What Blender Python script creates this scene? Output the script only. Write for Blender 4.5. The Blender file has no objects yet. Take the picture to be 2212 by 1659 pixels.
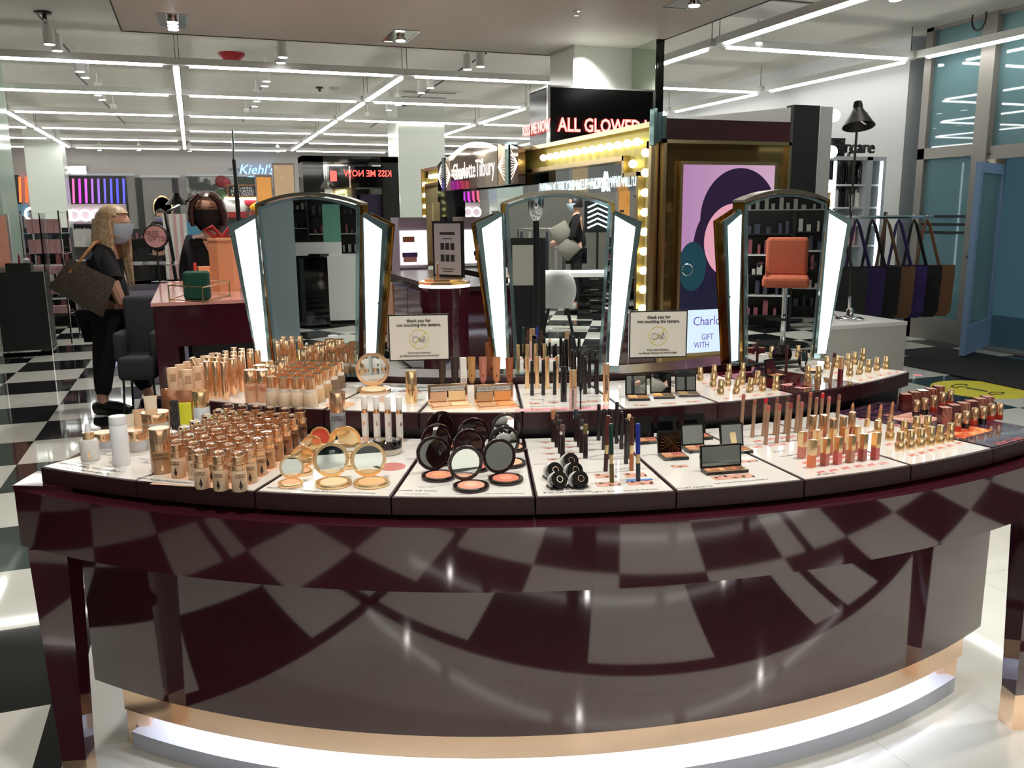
import bpy, bmesh, math, random
from mathutils import Vector, Matrix
random.seed(7)
C = bpy.context.scene.collection
sin, cos, pi = math.sin, math.cos, math.pi
# ---------------------------------------------------------------- camera
FPX, PITCH, ROLL, YAW = 1867.0, 0.194017, -0.008675, 0.346869
CAM = Vector((1.1208, -5.84, 1.4813))
FW = Vector((sin(YAW)*cos(PITCH), cos(YAW)*cos(PITCH), -sin(PITCH)))
R0 = Vector((cos(YAW), -sin(YAW), 0)); U0 = R0.cross(FW)
RT = R0*cos(ROLL) + U0*sin(ROLL); UP = U0*cos(ROLL) - R0*sin(ROLL)
cd = bpy.data.cameras.new('camera'); cam = bpy.data.objects.new('camera', cd); C.objects.link(cam)
m = Matrix((RT, UP, -FW)).transposed().to_4x4(); m.translation = CAM; cam.matrix_world = m
cd.sensor_width = 36; cd.lens = FPX/2212*36; cd.clip_start = .05; cd.clip_end = 200
sc = bpy.context.scene; sc.camera = cam
sc.view_settings.view_transform = 'Standard'; sc.view_settings.look = 'None'
sc.view_settings.gamma = 1; sc.view_settings.use_curve_mapping = False
sc.view_settings.exposure = 0.22
w = bpy.data.worlds.new('world'); sc.world = w; w.use_nodes = True
w.node_tree.nodes['Background'].inputs[0].default_value = (.62, .74, .9, 1)
w.node_tree.nodes['Background'].inputs[1].default_value = .35

def ray(px, py): return FW + RT*((px-1106)/FPX) - UP*((py-829.5)/FPX)
def G(px, py, z=0.0):
    d = ray(px, py); return CAM + d*((z-CAM.z)/d.z)
def PY(px, py, Y):
    d = ray(px, py); return CAM + d*((Y-CAM.y)/d.y)
def PX(px, py, X):
    d = ray(px, py); return CAM + d*((X-CAM.x)/d.x)
def HZ(P, py):            # height over ground point P of image row py
    lo, hi = -1.0, 8.0
    for _ in range(40):
        z = (lo+hi)/2; d = Vector((P[0], P[1], z))-CAM
        y = 829.5 - FPX*d.dot(UP)/d.dot(FW)
        if y > py: lo = z
        else: hi = z
    return (lo+hi)/2

# ---------------------------------------------------------------- materials
MT = {}
def M(name, col=(.5,.5,.5), rough=.5, metal=0, emit=0, ecol=None, trans=0, coat=0, ior=1.45, noise=None, bump=0, spec=.5, alpha=1):
    if name in MT: return MT[name]
    mt = bpy.data.materials.new(name); mt.use_nodes = True; nt = mt.node_tree
    b = nt.nodes['Principled BSDF']; I = b.inputs
    I['Base Color'].default_value = (*col, 1); I['Roughness'].default_value = rough
    I['Metallic'].default_value = metal; I['IOR'].default_value = ior
    I['Transmission Weight'].default_value = trans; I['Coat Weight'].default_value = coat
    I['Coat Roughness'].default_value = .03; I['Specular IOR Level'].default_value = spec; I['Alpha'].default_value = alpha
    if emit:
        I['Emission Color'].default_value = (*(ecol or col), 1); I['Emission Strength'].default_value = emit
    if noise:      # (scale, second colour, contrast lo, hi)
        tc = nt.nodes.new('ShaderNodeTexCoord'); n = nt.nodes.new('ShaderNodeTexNoise'); n.inputs['Scale'].default_value = noise[0]
        n.inputs['Detail'].default_value = 4
        r = nt.nodes.new('ShaderNodeValToRGB'); r.color_ramp.elements[0].color = (*col, 1); r.color_ramp.elements[1].color = (*noise[1], 1)
        r.color_ramp.elements[0].position = noise[2]; r.color_ramp.elements[1].position = noise[3]
        nt.links.new(tc.outputs['Object'], n.inputs['Vector']); nt.links.new(n.outputs['Fac'], r.inputs[0]); nt.links.new(r.outputs[0], I['Base Color'])
        if bump:
            bp = nt.nodes.new('ShaderNodeBump'); bp.inputs['Strength'].default_value = bump; bp.inputs['Distance'].default_value = .003
            nt.links.new(n.outputs['Fac'], bp.inputs['Height']); nt.links.new(bp.outputs[0], I['Normal'])
    MT[name] = mt; return mt
def rgb(r, g, b):         # 8-bit sRGB -> linear
    f = lambda c: ((c/255+.055)/1.055)**2.4 if c > 10 else c/255/12.92
    return (f(r), f(g), f(b))

mBurg = M('burgundy lacquer', rgb(60,22,32), .05, ior=1.9)
mBurgM = M('burgundy satin', rgb(48,20,26), .28)
mCopper = M('copper trim', rgb(246,212,182), .16, .9)
mGold = M('rose gold', rgb(246,202,162), .13, .86)
mGoldY = M('yellow gold', rgb(248,212,162), .13, .86)
mBrass = M('brass frame', rgb(206,184,140), .2, 1)
mWhite = M('white gloss panel', rgb(226,222,216), .06, coat=.4)
mWhiteM = M('white paint', rgb(222,222,218), .5)
mGrey = M('light grey paint', rgb(178,176,172), .5)
mCeil = M('ceiling paint', rgb(206,203,194), .9)
mSoff = M('soffit paint', rgb(200,198,190), .5)
mWall = M('wall paint', rgb(176,172,168), .8)
mBlack = M('black satin', rgb(22,22,23), .35)
mBlackG = M('black gloss', rgb(12,12,13), .05, coat=.3)
mDark = M('dark grey', rgb(40,40,42), .5)
mMirror = M('mirror glass', (.80,.84,.83), .0, 1)
mBronze = M('bronze mirror', (.55,.40,.30), .03, 1)
mMirTeal = M('mirror edge glass', rgb(150,178,182), .05, .85)
mChrome = M('chrome', (.75,.75,.76), .1, 1)
mMint = M('mint white glass', rgb(214,222,212), .15)
mLED = M('led diffuser', (1,.985,.94), .5, emit=17)
mLampW = M('vanity light diffuser', (1,1,1), .5, emit=2.6, ecol=(.93,.98,1))
mBulb = M('bulb glass', (1,.95,.6), .2, emit=2.6, ecol=(1,.9,.46))
mGlass = M('clear glass', (.9,.95,.95), .0, trans=1, ior=1.2)
mAcryl = M('clear acrylic', (.95,.97,.97), .03, trans=1, ior=1.15)
mRed = M('red plastic', rgb(150,30,36), .35)
mPlug = M('spot glow', (1,1,.97), .5, emit=10)
mSkin = M('skin', rgb(196,150,128), .5)
mCloth = M('black cloth', rgb(16,16,19), .9)
mPink = M('pink gloss', rgb(222,158,150), .12, coat=.4)

# ---------------------------------------------------------------- mesh helpers
class B:
    def __init__(s): s.v = []; s.f = []
    def add(s, vs, fs, T=None):
        o = len(s.v); s.v += [tuple(T @ Vector(p)) if T else tuple(p) for p in vs]
        s.f += [tuple(i+o for i in f) for f in fs]; return s
    def box(s, x0, x1, y0, y1, z0, z1, T=None):
        vs = [(x,y,z) for z in (z0,z1) for y in (y0,y1) for x in (x0,x1)]
        return s.add(vs, [(0,2,3,1),(4,5,7,6),(0,1,5,4),(2,6,7,3),(0,4,6,2),(1,3,7,5)], T)
    def cbox(s, c, d, rz=0, T=None):
        A = Matrix.Translation(c) @ Matrix.Rotation(rz, 4, 'Z')
        if T: A = T @ A
        return s.box(-d[0]/2, d[0]/2, -d[1]/2, d[1]/2, -d[2]/2, d[2]/2, A)
    def lathe(s, pr, n=20, T=None, sx=1, sy=1, close=True):
        vs = []; fs = []
        for r, z in pr:
            for k in range(n):
                a = 2*pi*k/n; vs.append((r*cos(a)*sx, r*sin(a)*sy, z))
        for j in range(len(pr)-1):
            for k in range(n):
                a, b = j*n+k, j*n+(k+1) % n; fs.append((a, b, b+n, a+n))
        if close:
            if pr[0][0] > 1e-6: fs.append(tuple(reversed(range(n))))
            if pr[-1][0] > 1e-6: fs.append(tuple(range((len(pr)-1)*n, len(pr)*n)))
        return s.add(vs, fs, T)
    def prism(s, poly, z0, z1, T=None):
        n = len(poly); vs = [(x,y,z0) for x,y in poly]+[(x,y,z1) for x,y in poly]
        fs = [tuple(reversed(range(n))), tuple(range(n,2*n))]+[(k,(k+1)%n,(k+1)%n+n,k+n) for k in range(n)]
        return s.add(vs, fs, T)
    def extr(s, poly, y0, y1, T=None):      # poly in xz (ccw seen from -y), extruded in y
        n = len(poly); vs = [(x,y0,z) for x,z in poly]+[(x,y1,z) for x,z in poly]
        fs = [tuple(range(n)), tuple(reversed(range(n,2*n)))]+[((k+1)%n,k,k+n,(k+1)%n+n) for k in range(n)]
        return s.add(vs, fs, T)
    def tube(s, pts, r, n=8, T=None, cap=True):
        pts = [Vector(p) for p in pts]; rs = r if isinstance(r, (list, tuple)) else [r]*len(pts); vs = []; fs = []
        for i, p in enumerate(pts):
            d = (pts[min(i+1, len(pts)-1)]-pts[max(i-1, 0)]).normalized()
            a = d.orthogonal().normalized() if i == 0 else (A - d*A.dot(d)).normalized()
            A = a; b = d.cross(a)
            for k in range(n):
                t = 2*pi*k/n; vs.append(tuple(p+(a*cos(t)+b*sin(t))*rs[i]))
        for i in range(len(pts)-1):
            for k in range(n):
                q, t = i*n+k, i*n+(k+1) % n; fs.append((q, t, t+n, q+n))
        if cap: fs += [tuple(reversed(range(n))), tuple(range((len(pts)-1)*n, len(pts)*n))]
        return s.add(vs, fs, T)
    def quad(s, a, b, c, d): return s.add([a,b,c,d], [(0,1,2,3)])
    def ob(s, name, mat, parent=None, smooth=False, **kw):
        me = bpy.data.meshes.new(name); me.from_pydata(s.v, [], s.f); me.validate(); me.update()
        me.materials.append(mat)
        if smooth:
            me.shade_smooth()
            try: me.set_sharp_from_angle(angle=.7)
            except Exception: pass
        o = bpy.data.objects.new(name, me); C.objects.link(o)
        if parent: o.parent = parent
        for k, v in kw.items(): o[k] = v
        return o
def thing(name, label, cat, loc=(0,0,0), rz=0, group=None, rx=0, ry=0):
    o = bpy.data.objects.new(name, None); C.objects.link(o); o.empty_display_size = .05
    o.location = loc; o.rotation_euler = (rx, ry, rz); o['label'] = label; o['category'] = cat
    if group: o['group'] = group
    return o
def tag(o, label, cat, group=None):
    o['label'] = label; o['category'] = cat
    if group: o['group'] = group
    return o
def dup(r, loc, rz=None, label=None, mats=None):
    def cp(o, par):
        c = o.copy(); C.objects.link(c); c.parent = par
        if mats and c.type == 'MESH' and c.name.split('.')[0] in mats:
            c.data = c.data.copy() if False else c.data
            c.material_slots[0].link = 'OBJECT'; c.material_slots[0].material = mats[c.name.split('.')[0]]
        for k in o.children: cp(k, c)
        return c
    c = cp(r, None); c.location = loc
    if rz is not None: c.rotation_euler = (0,0,rz)
    if label: c['label'] = label
    return c
def text(s, size, mat, parent=None, loc=(0,0,0), rot=(0,0,0), name='lettering', ext=.0004, align='CENTER', sx=1.0, label=None, off=0):
    cu = bpy.data.curves.new(name, 'FONT'); cu.body = s; cu.size = size; cu.extrude = ext; cu.align_x = align; cu.align_y = 'CENTER'; cu.offset = off
    cu.resolution_u = 2
    t = bpy.data.objects.new(name, cu); C.objects.link(t)
    dg = bpy.context.evaluated_depsgraph_get(); me = bpy.data.meshes.new_from_object(t.evaluated_get(dg))
    bpy.data.objects.remove(t); me.materials.clear(); me.materials.append(mat); me.name = name
    o = bpy.data.objects.new(name, me); C.objects.link(o); o.location = loc; o.rotation_euler = rot; o.scale = (sx,1,1)
    if parent: o.parent = parent
    if label: o['label'] = label
    return o
def struct(o): o['kind'] = 'structure'; return o
RX = pi/2
# ---------------------------------------------------------------- structure
s = .61
fl = struct(B().box(-16, 22, -24, 24, -.1, -.012).ob('floor', M('grout', rgb(60,60,58), .6)))
tB = B().box(.001, s-.001, .001, s-.001, -.012, 0)
mTB = M('black tile', rgb(30,33,35), .05, spec=.4, noise=(2.5, rgb(22,24,26), .4, .7))
mTW = M('white tile', rgb(214,214,206), .05, spec=.4, noise=(1.2, rgb(200,199,190), .4, .7))
tb = tB.ob('floor_tile', mTB, fl); tw = tB.ob('floor_tile', mTW, fl)
IX0, IX1, IY0, IY1 = .672, 6.33, -4.66, .0      # white island zone under the counter
far = {False: B(), True: B()}; cnt = 0; firstB = firstW = True
def inview(x, y):
    d = Vector((x,y,0))-CAM; f = d.dot(FW)
    if f < .3: return None
    return (1106+FPX*d.dot(RT)/f, 829.5-FPX*d.dot(UP)/f)
for j in range(-38, 39):
    for i in range(-26, 36):
        x, y = i*s, j*s
        if x > 5.6 or (IX0-.61 < x < IX1 and -9.3 < y < IY1): continue
        if i == 1 and j < -8: pass
        q = inview(x+s/2, y+s/2); blk = (i+j) % 2
        if x > 5 : blk = (i+j+1) % 2
        if q and -40 < q[0] < 2250 and q[1] < 1750 and y < 5.6 and cnt < 280 and not (500 < q[0] < 1850 and y > 0):
            if blk and firstB: o = tb; firstB = False
            elif not blk and firstW: o = tw; firstW = False
            else: o = (tb if blk else tw).copy(); C.objects.link(o)
            o.location = (x, y, 0); cnt += 1
        else: far[blk].box(x+.001, x+s-.001, y+.001, y+s-.001, -.012, 0)
for i in range(0, 24):          # checker zone by the entrance, its own grid
    for j in range(-30, 36):
        x, y = 6.33+i*s, -1.11+j*s; blk = (i+j) % 2 == 0; q = inview(x+s/2, y+s/2)
        if q and 1850 < q[0] < 2300 and q[1] > 640 and x < 9:
            o = (tb if blk else tw).copy(); C.objects.link(o); o.location = (x, y, 0)
        else: far[blk].box(x+.001, x+s-.001, y+.001, y+s-.001, -.012, 0)
far[0].box(6.101, 6.329, 0, 24, -.012, 0)
yq = IY0-.075
for m_ in range(8):
    for k in range(9):
        x = IX0+k*.6285; y = yq-(m_+1)*s
        if (m_+k) % 2: far[1].box(x+.001, x+.6275, y+.001, y+s-.001, -.012, 0)
        else: far[0].box(x+.001, x+.6275, y+.001, y+s-.001, -.012, 0)
far[0].ob('floor_tile', mTW, fl, kind='stuff'); far[1].ob('floor_tile', mTB, fl, kind='stuff')
st = B().box(IX0-.075, IX0, -9.2, 0, -.012, .0004).box(-9, IX1, IY0-.075, IY0, -.012, .0004)
st.box(3.395, 3.47, -9, IY0-.075, 0, .0008)
st.ob('floor_border', mTB, fl)
xs = [IX0, 1.655, 2.84, 4.03, 5.22, IX1]; ys = [IY0, -4.55, -3.34, -2.13, -.92, IY1]
big = {}
for a in range(len(xs)-1):
    for b in range(len(ys)-1):
        B().box(xs[a]+.0008, xs[a+1]-.0008, ys[b]+.0008, ys[b+1]-.0008, -.012, 0).ob('floor_tile', mTW, fl)
cl = struct(B().box(-16, 22, -24, 24, 3.5, 3.6).ob('ceiling', mCeil))
# soffit over the counters
SX0, SX1, SY = .69, 5.2, 2.39
sf = struct(B().box(SX0, SX1, -9, SY, 3.0, 3.3).ob('ceiling', mSoff))
B().box(SX0-.01, SX0, -9, SY+.01, 2.995, 3.3).box(SX0-.01, SX1, SY, SY+.012, 2.995, 3.3).box(SX1, SX1+.012, -9, SY+.012, 2.995, 3.3).ob('edge_trim', mDark, sf)
# back wall with shopfront openings, left and right walls
YB = 20.0
wb = struct(B().box(-16, 22, YB, YB+.2, 0, 3.5).ob('wall_back', mWall))
struct(B().box(-16, 22, -18.2, -18, 0, 3.5).ob('wall_front', M('far shop wall', rgb(150,148,142), .7)))
struct(B().box(-16.2, -16, -24, 24, 0, 3.5).ob('wall_left', mWall))
XW = 9.15
XI = PY(1957, 250, 2.7).x
struct(B().box(XI, XI+.3, 2.7, 20, 0, 3.5).ob('wall_right', M('wall white', rgb(196,199,199), .7)))
# ---------------------------------------------------------------- ceiling lights
LZ = 3.15; K = (LZ-1.4813)/(3.3-1.4813)
def LX(x): return 1.1208+(x-1.1208)*K
def LY(y): return -5.84+(y+5.84)*K
nx = [LX(1.07+2.83*i) for i in range(-4, 4)]; ny = [LY(v) for v in (2.92, 5.96, 8.75, 11.65, 14.6, 17.25, 20.1)]
def bar(L, label, grp):
    t = thing('linear_light', label, 'ceiling light', (0,0,0), 0, grp)
    B().box(.001, L-.001, -.035, .035, 0, .075).ob('housing', mWhiteM, t)
    B().tube([(.04,0,.075), (.04,0,3.5-LZ)], .004, 4).ob('cable', mDark, t)
    B().box(.14, L-.14, -.028, .028, -.022, 0).ob('diffuser', mLED, t)
    return t
def wires(): pass
GX, GY = 'white light bars running across the ceiling', 'white light bars running away down the ceiling'
protoX = protoY = None
def place(x, y, L, ry, lab, grp, cache={}):
    k = round(L, 3), grp
    if k not in cache: o = cache[k] = bar(L, lab, grp)
    else: o = dup(cache[k], (0,0,0))
    o.location = (x, y, LZ); o.rotation_euler = (0,0,ry)
    return o
    b = B().tube([(0,0,.075), (0,0,3.5-LZ)], .004, 4).ob('cable', mDark, o)
ORD = ['first', 'second', 'third', 'fourth', 'fifth', 'sixth', 'seventh', 'eighth', 'ninth', 'tenth', 'eleventh', 'twelfth', 'thirteenth', 'fourteenth', 'fifteenth', 'sixteenth', 'seventeenth', 'eighteenth', 'nineteenth', 'twentieth', 'twenty first', 'twenty second', 'twenty third', 'twenty fourth', 'twenty fifth', 'twenty sixth', 'twenty seventh', 'twenty eighth']
LBX = 'white linear light bar crossing the ceiling behind the camera, seen only as a reflection'
for j, y in enumerate(ny):
    for i in range(len(nx)-1):
        if j == 0 and i != 6: continue
        lab = 'white crosswise light bar in the '+ORD[j]+' row back from the counter, '+ORD[i]+' from the left'
        place(nx[i], y, nx[i+1]-nx[i], 0, lab, GX)['label'] = lab
def yb(i, y0, y1, lab): place(nx[i], y0+.037, y1-y0-.074, pi/2, lab, GY)['label'] = lab
for j in range(1, len(ny)-1):
    for i in range(2, len(nx)):
        yb(i, ny[j], ny[j+1], 'white lengthwise light bar in the '+ORD[i-2]+' line from the left, '+ORD[j-1]+' span back')
for i in (6, 7):
    w_ = ('nearer the dropped ceiling', 'nearer the entrance windows')[i-6]
    yb(i, ny[0], ny[1], 'lengthwise light bar at the right, '+w_+', far span')
    yb(i, ny[0]-2.75, ny[0], 'lengthwise light bar at the right, '+w_+', middle span')
    yb(i, ny[0]-5.5, ny[0]-2.75, 'lengthwise light bar at the right, '+w_+', near span')
for j, y in enumerate((-9.3, -11.9, -14.5, -17.1)):
    for i in range(2, 7): place(nx[i], y, nx[i+1]-nx[i], 0, LBX, GX)['label'] = 'white light bar behind the camera, '+ORD[j]+' row back, '+ORD[i-2]+' along'
# recessed square downlights in the soffit
def down(px, py, n, lab):
    P = G(px, py, 3.0); t = thing('recessed_downlight', lab, 'ceiling light', (P.x, P.y, 2.998))
    a, b = .1, .25
    B().box(-a-.012, a+.012, -b-.012, -b, -.004, 0).box(-a-.012, a+.012, b, b+.012, -.004, 0).box(-a-.012, -a, -b, b, -.004, 0).box(a, a+.012, -b, b, -.004, 0).ob('frame', mChrome, t)
    B().box(-a, a, -b, b, -.001, 0).ob('reflector', M('downlight reflector', (.45,.42,.38), .15, 1), t)
    for k in range(n):
        y = (k-(n-1)/2)*.13
        B().lathe([(.03,0),(.048,-.03),(.048,-.036)], 16, Matrix.Translation((0,y,0))).ob('spot_head', mChrome, t, True)
        B().lathe([(.04,-.037),(.04,-.042)], 16, Matrix.Translation((0,y,0))).ob('lamp', M('downlight lamp', (1,1,1), .5, emit=18), t)
def lamp(x, y, z, W, tgt=None, size=.06, col=(1,.96,.9), ang=1.9):
    d = bpy.data.lights.new('fill_spot', 'SPOT'); d.energy = W; d.color = col; d.shadow_soft_size = size; d.spot_size = ang; d.spot_blend = .8
    o = bpy.data.objects.new('fill_spot', d); C.objects.link(o); o.location = (x, y, z)
    if tgt: o.rotation_euler = (Vector(tgt)-Vector((x,y,z))).to_track_quat('-Z', 'Y').to_euler()
for x in (1.1, 2.9, 4.6):
    for y in (1.7, -.2, -2.2, -4.2, -6.4): lamp(x, y, 2.94, 105)  # bare spot grid added under the soffit to brighten counter and floor
for x in (-3, 1.5, 6):
    for y in (-9.8, -12.6): lamp(x, y, 3.4, 420, ang=2.5)  # unseen spots added behind the camera to brighten the mirror reflections
down(373, 45, 3, 'square recessed ceiling light with three bright lamps, above left')
down(865, 78, 1, 'recessed ceiling light with one bright lamp, above the middle')
down(1500, 0, 1, 'recessed ceiling light cut off by the top edge of the photo')
# sprinkler, smoke head, alarm
def ceilbit(name, px, py, z, lab, mat, pr):
    P = G(px, py, z); t = thing(name, lab, 'ceiling fitting', (P.x, P.y, z)); B().lathe(pr, 16).ob('body', mat, t, True); return t
ceilbit('sprinkler', 1245, 22, 3.0, 'small metal sprinkler head under the grey dropped ceiling', mChrome, [(.03,0),(.03,-.01),(.006,-.012),(.006,-.035),(.018,-.036),(.018,-.04)])
ceilbit('fire_alarm', 500, 115, 3.5, 'red domed fire alarm on the ceiling', mRed, [(.16,0),(.16,-.03),(.1,-.09),(.04,-.1),(.04,-.13),(.01,-.13)])
ceilbit('sprinkler', 95, 25, 3.5, 'dark sprinkler head on the ceiling at the far left', mDark, [(.07,0),(.07,-.02),(.02,-.03),(.02,-.07)])
ceilbit('sprinkler', 690, 188, 3.5, 'small sprinkler head left of its neighbour, middle of the ceiling', mDark, [(.06,0),(.06,-.02),(.02,-.03),(.02,-.07)])
ceilbit('smoke_detector', 722, 189, 3.5, 'small pale detector right of the sprinkler, middle of the ceiling', mGrey, [(.08,0),(.08,-.03),(.03,-.05)])
# track spots
def track(p0, p1, spots, lab):
    A = G(*p0, 3.42); D = G(*p1, 3.42)
    o = B().tube([A, D], .012, 4).ob('light_track', mDark); tag(o, lab, 'light track')
    return
def spot(px, py, lab):
    P = G(px, py, 3.2); t = thing('track_spotlight', lab, 'spotlight', (P.x, P.y, 3.2), 0, 'white cylinder spotlights on ceiling tracks')
    B().lathe([(.055,0),(.055,.17),(.02,.175)], 14).ob('housing', mWhiteM, t, True)
    B().lathe([(.048,-.004),(.048,0)], 14).ob('lamp', mPlug, t)
    B().lathe([(.012,.17),(.012,.3)], 6).ob('stem', mWhiteM, t)
track((75,25), (150,112), 0, 'thin dark light track on the ceiling at the far left')
track((165,160), (270,268), 0, 'dark light track continuing beyond the first light bars, left')
track((617,92), (525,262), 0, 'dark light track left of the middle light bars')
track((1050,115), (800,275), 0, 'dark light track right of the middle light bars')
SP = [(107,96),(124,110),(173,155),(184,168),(212,206),(221,216),(247,248),(611,124),(607,136),(576,176),(572,186),(555,219),(550,230),(533,256),
      (1038,144),(1010,150),(930,190),(910,201),(860,227),(840,238),(796,263),(1636,93),(1934,0),(215,325),(300,325),(410,327),(600,328)]
for k, q in enumerate(sorted(SP)): spot(q[0], q[1], 'white cylindrical spotlight with a glowing lamp, '+ORD[k]+' of the track lights from the left')
# ceiling vent left of right pillar, slot diffuser
v = thing('ceiling_vent', 'square slotted air vent in the ceiling above the middle pillar', 'vent', (*G(918,204,3.5).xy, 3.495))
for k in (-1, 1): B().box(-.45, .45, k*.3-.04, k*.3+.04, -.01, 0).ob('slot', mDark, v)
B().box(-.5, .5, -.4, .4, -.004, .0).ob('plate', mCeil, v)
P = G(1640, 18, 3.495); v = thing('ceiling_vent', 'grey rectangular ceiling hatch beside the dropped ceiling, top right', 'vent', (P.x, P.y, 3.49))
B().box(-.5, .5, -.35, .35, -.01, 0).ob('plate', mGrey, v)
# ---------------------------------------------------------------- columns
def column(name, x0, x1, y0, y1, z0, z1, mat, lab=None):
    return struct(B().box(x0, x1, y0, y1, z0, z1).ob(name, mat))
column('column_near', 4.52, 5.13, 1.83, SY, 0, 3.0, mMint)
fin = struct(B().box(5.13, 5.20, 1.36, 1.83, 0, 3.0).ob('column_fin', mBlackG))
B().box(5.12, 5.13, 1.372, 1.825, 1.9, 3.0).ob('glass_panel', M('grey green mirror', (.55,.6,.52), .03, 1), fin)
for x in (4.528, 4.5): pass
B().box(4.515, 4.53, 1.822, 1.83, 0, 3.0).ob('corner_strip', mGrey, bpy.data.objects['column_near'])
def pcol(xl, xr, Y, name, mat=mMint, d=.7):
    a = PY(xl, 500, Y).x; b = PY(xr, 500, Y).x
    o = column(name, a, b, Y, Y+d, 0, 3.5, mat)
    B().box(a-.005, b+.005, Y-.005, Y, 3.2, 3.21).ob('joint', mGrey, o); return o
pcol(72, 152, 17.2, 'column_left'); pcol(867, 965, 10.2, 'column_middle', d=.9)
pcol(-260, 12, 6.3, 'column_edge', M('green glass', rgb(170,190,176), .1), 1)
# ================================================================ main counter
CO = Vector((2.0, -3.90, 0)); CR = math.atan2(-.242, .970)
CM = Matrix.Translation(CO) @ Matrix.Rotation(CR, 4, 'Z'); CMI = CM.inverted()
def WL(u, v, z=0): return CM @ Vector((u, v, z))
def arc(Rd, a0, a1, n, c=2.1): return [(Rd*sin(a0+(a1-a0)*k/n), c-Rd*cos(a0+(a1-a0)*k/n)) for k in range(n+1)]
def sector(b, R_, r_, a0, a1, z0, z1, n=10, c=2.1): return b.prism(arc(R_, a0, a1, n, c)+arc(r_, a1, a0, n, c), z0, z1)
ct = thing('display_counter', 'large curved burgundy lacquer makeup counter in the foreground on copper feet', 'counter', CO, CR)
aB = math.asin(1.343/2.357)
bd = B().prism(arc(2.357, -aB, aB, 48, 2.21)+[(1.15, 1.25), (-1.15, 1.25)], .19, .72).ob('body', mBurg, ct, True)
aA = math.asin(1.385/2.47)
B().prism(arc(2.47, -aA, aA, 56, 2.08)+[(1.385, .16), (1.2, 1.3), (-1.2, 1.3), (-1.385, .16)], .69, .835).ob('apron', mBurg, ct, True)
for sgn, lab in ((-1, 'left'), (1, 'right')):
    x = 1.31*sgn; b = B()
    t_, q = .045, .03
    vs = [(x-t_, -.0, .69), (x+t_, -.0, .69), (x+t_, .09, .69), (x-t_, .09, .69), (x-q, .01, .11), (x+q, .01, .11), (x+q, .07, .11), (x-q, .07, .11)]
    b.add(vs, [(0,3,2,1), (4,5,6,7), (0,1,5,4), (1,2,6,5), (2,3,7,6), (3,0,4,7)]); lg = b.ob('leg', mBurg, ct)
    B().box(x-q, x+q, .01, .07, 0, .11).ob('foot', mCopper, lg)
    B().prism([(x-.075, .03 if sgn < 0 else -.0), (x+.075, -.0 if sgn < 0 else .03), (x+.075*(.9), .13), (x-.075*.9, .15)], .835, .846).ob('corner_block', mBurg, ct)
sector(B(), 2.352, 2.31, -.56, .56, .125, .19, 48, 2.21).ob('copper_rail', mCopper, ct, True)
for x, y in ((-1.225, .245), (1.225, .245), (-1.05, .75), (1.05, .75)):
    B().box(x-.03, x+.03, y, y+.06, 0, .19).ob('copper_leg', mCopper, ct)
rs = sector(B(), 2.342, 1.5, -.558, .558, 0, .05, 48, 2.21).ob('glowing_riser', M('white riser', (.42,.44,.5), .35), ct, True)
sector(B(), 2.2, 2.16, -.5, .5, .172, .188, 30, 2.21).ob('led_strip', M('under counter led', (1,1,1), .5, emit=24, ecol=(.74,.84,1)), ct)
sector(B(), 2.306, 2.296, -.555, .555, .13, .185, 40, 2.21).ob('led_strip', M('added rim led', (1,1,1), .5, emit=14, ecol=(.8,.88,1)), ct)  # second strip, hidden behind the rail, added to brighten the floor
LT, UT = .885, .958          # top surfaces of the two tiers
sector(B(), 2.40, 1.93, -.565, .565, .835, .846, 40).ob('lower_plinth', mBlack, ct)
sector(B(), 1.93, 1.5, -.6, .66, .835, .912, 40).ob('upper_plinth', mBlack, ct)
ul_ = sector(B(), 1.545, 1.40, -.5, .5, .912, .978, 40).ob('mirror_ledge', mBurgM, ct)
TL = ['skincare', 'foundation', 'powder', 'blusher', 'eye pencil', 'eye palette', 'lip pencil and gloss', 'lipstick', 'dark patterned lipstick']
da = .127
mPeach = M('peach print', rgb(238,200,172), .1); mDR = M('dark red gloss panel', rgb(70,22,26), .05, coat=.5)
mNight = M('dark patterned print', rgb(44,34,48), .08, coat=.3, noise=(60, rgb(95,60,80), .45, .6))
def tray(k, R_, r_, z0, z1, lab, pm, off=0.0, dd=da, a=None):
    a0, a1 = a if a else ((k-4.5)*dd+off, (k-3.5)*dd+off)
    t = thing('tester_tray', lab, 'display tray', CO, CR, None)
    sector(B(), R_, r_, a0+.0008, a1-.0008, z0, z1, 8).ob('tray_body', mBurgM, t)
    e = .006
    sector(B(), R_-e, r_+e, a0+e/R_, a1-e/R_, z1, z1+.002, 8).ob('top_panel', pm, t)
    return t
lower = []
for k in range(9):
    lower.append(tray(k, 2.445, 1.95, .847, LT, 'lower tier '+TL[k]+' tester tray with white printed top' if k < 8 else 'rightmost lower tray with dark star patterned print', mWhite if k < 8 else mNight))
UL_ = ['gold concealer tube', 'beige foundation bottle', 'powder compact and swatch', 'face palette', 'mascara', 'small eye palette', 'gold lipstick', 'dark red', 'end lipstick']
ua = [-.60, -.475, -.345, -.207, -.064, .078, .222, .36, .507, .668]
for k in range(9):
    tray(k, 1.955, 1.56, .913, UT, 'upper tier '+UL_[k]+' tester tray', mWhite if k != 7 else mDR, a=(ua[k], ua[k+1]))
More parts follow.
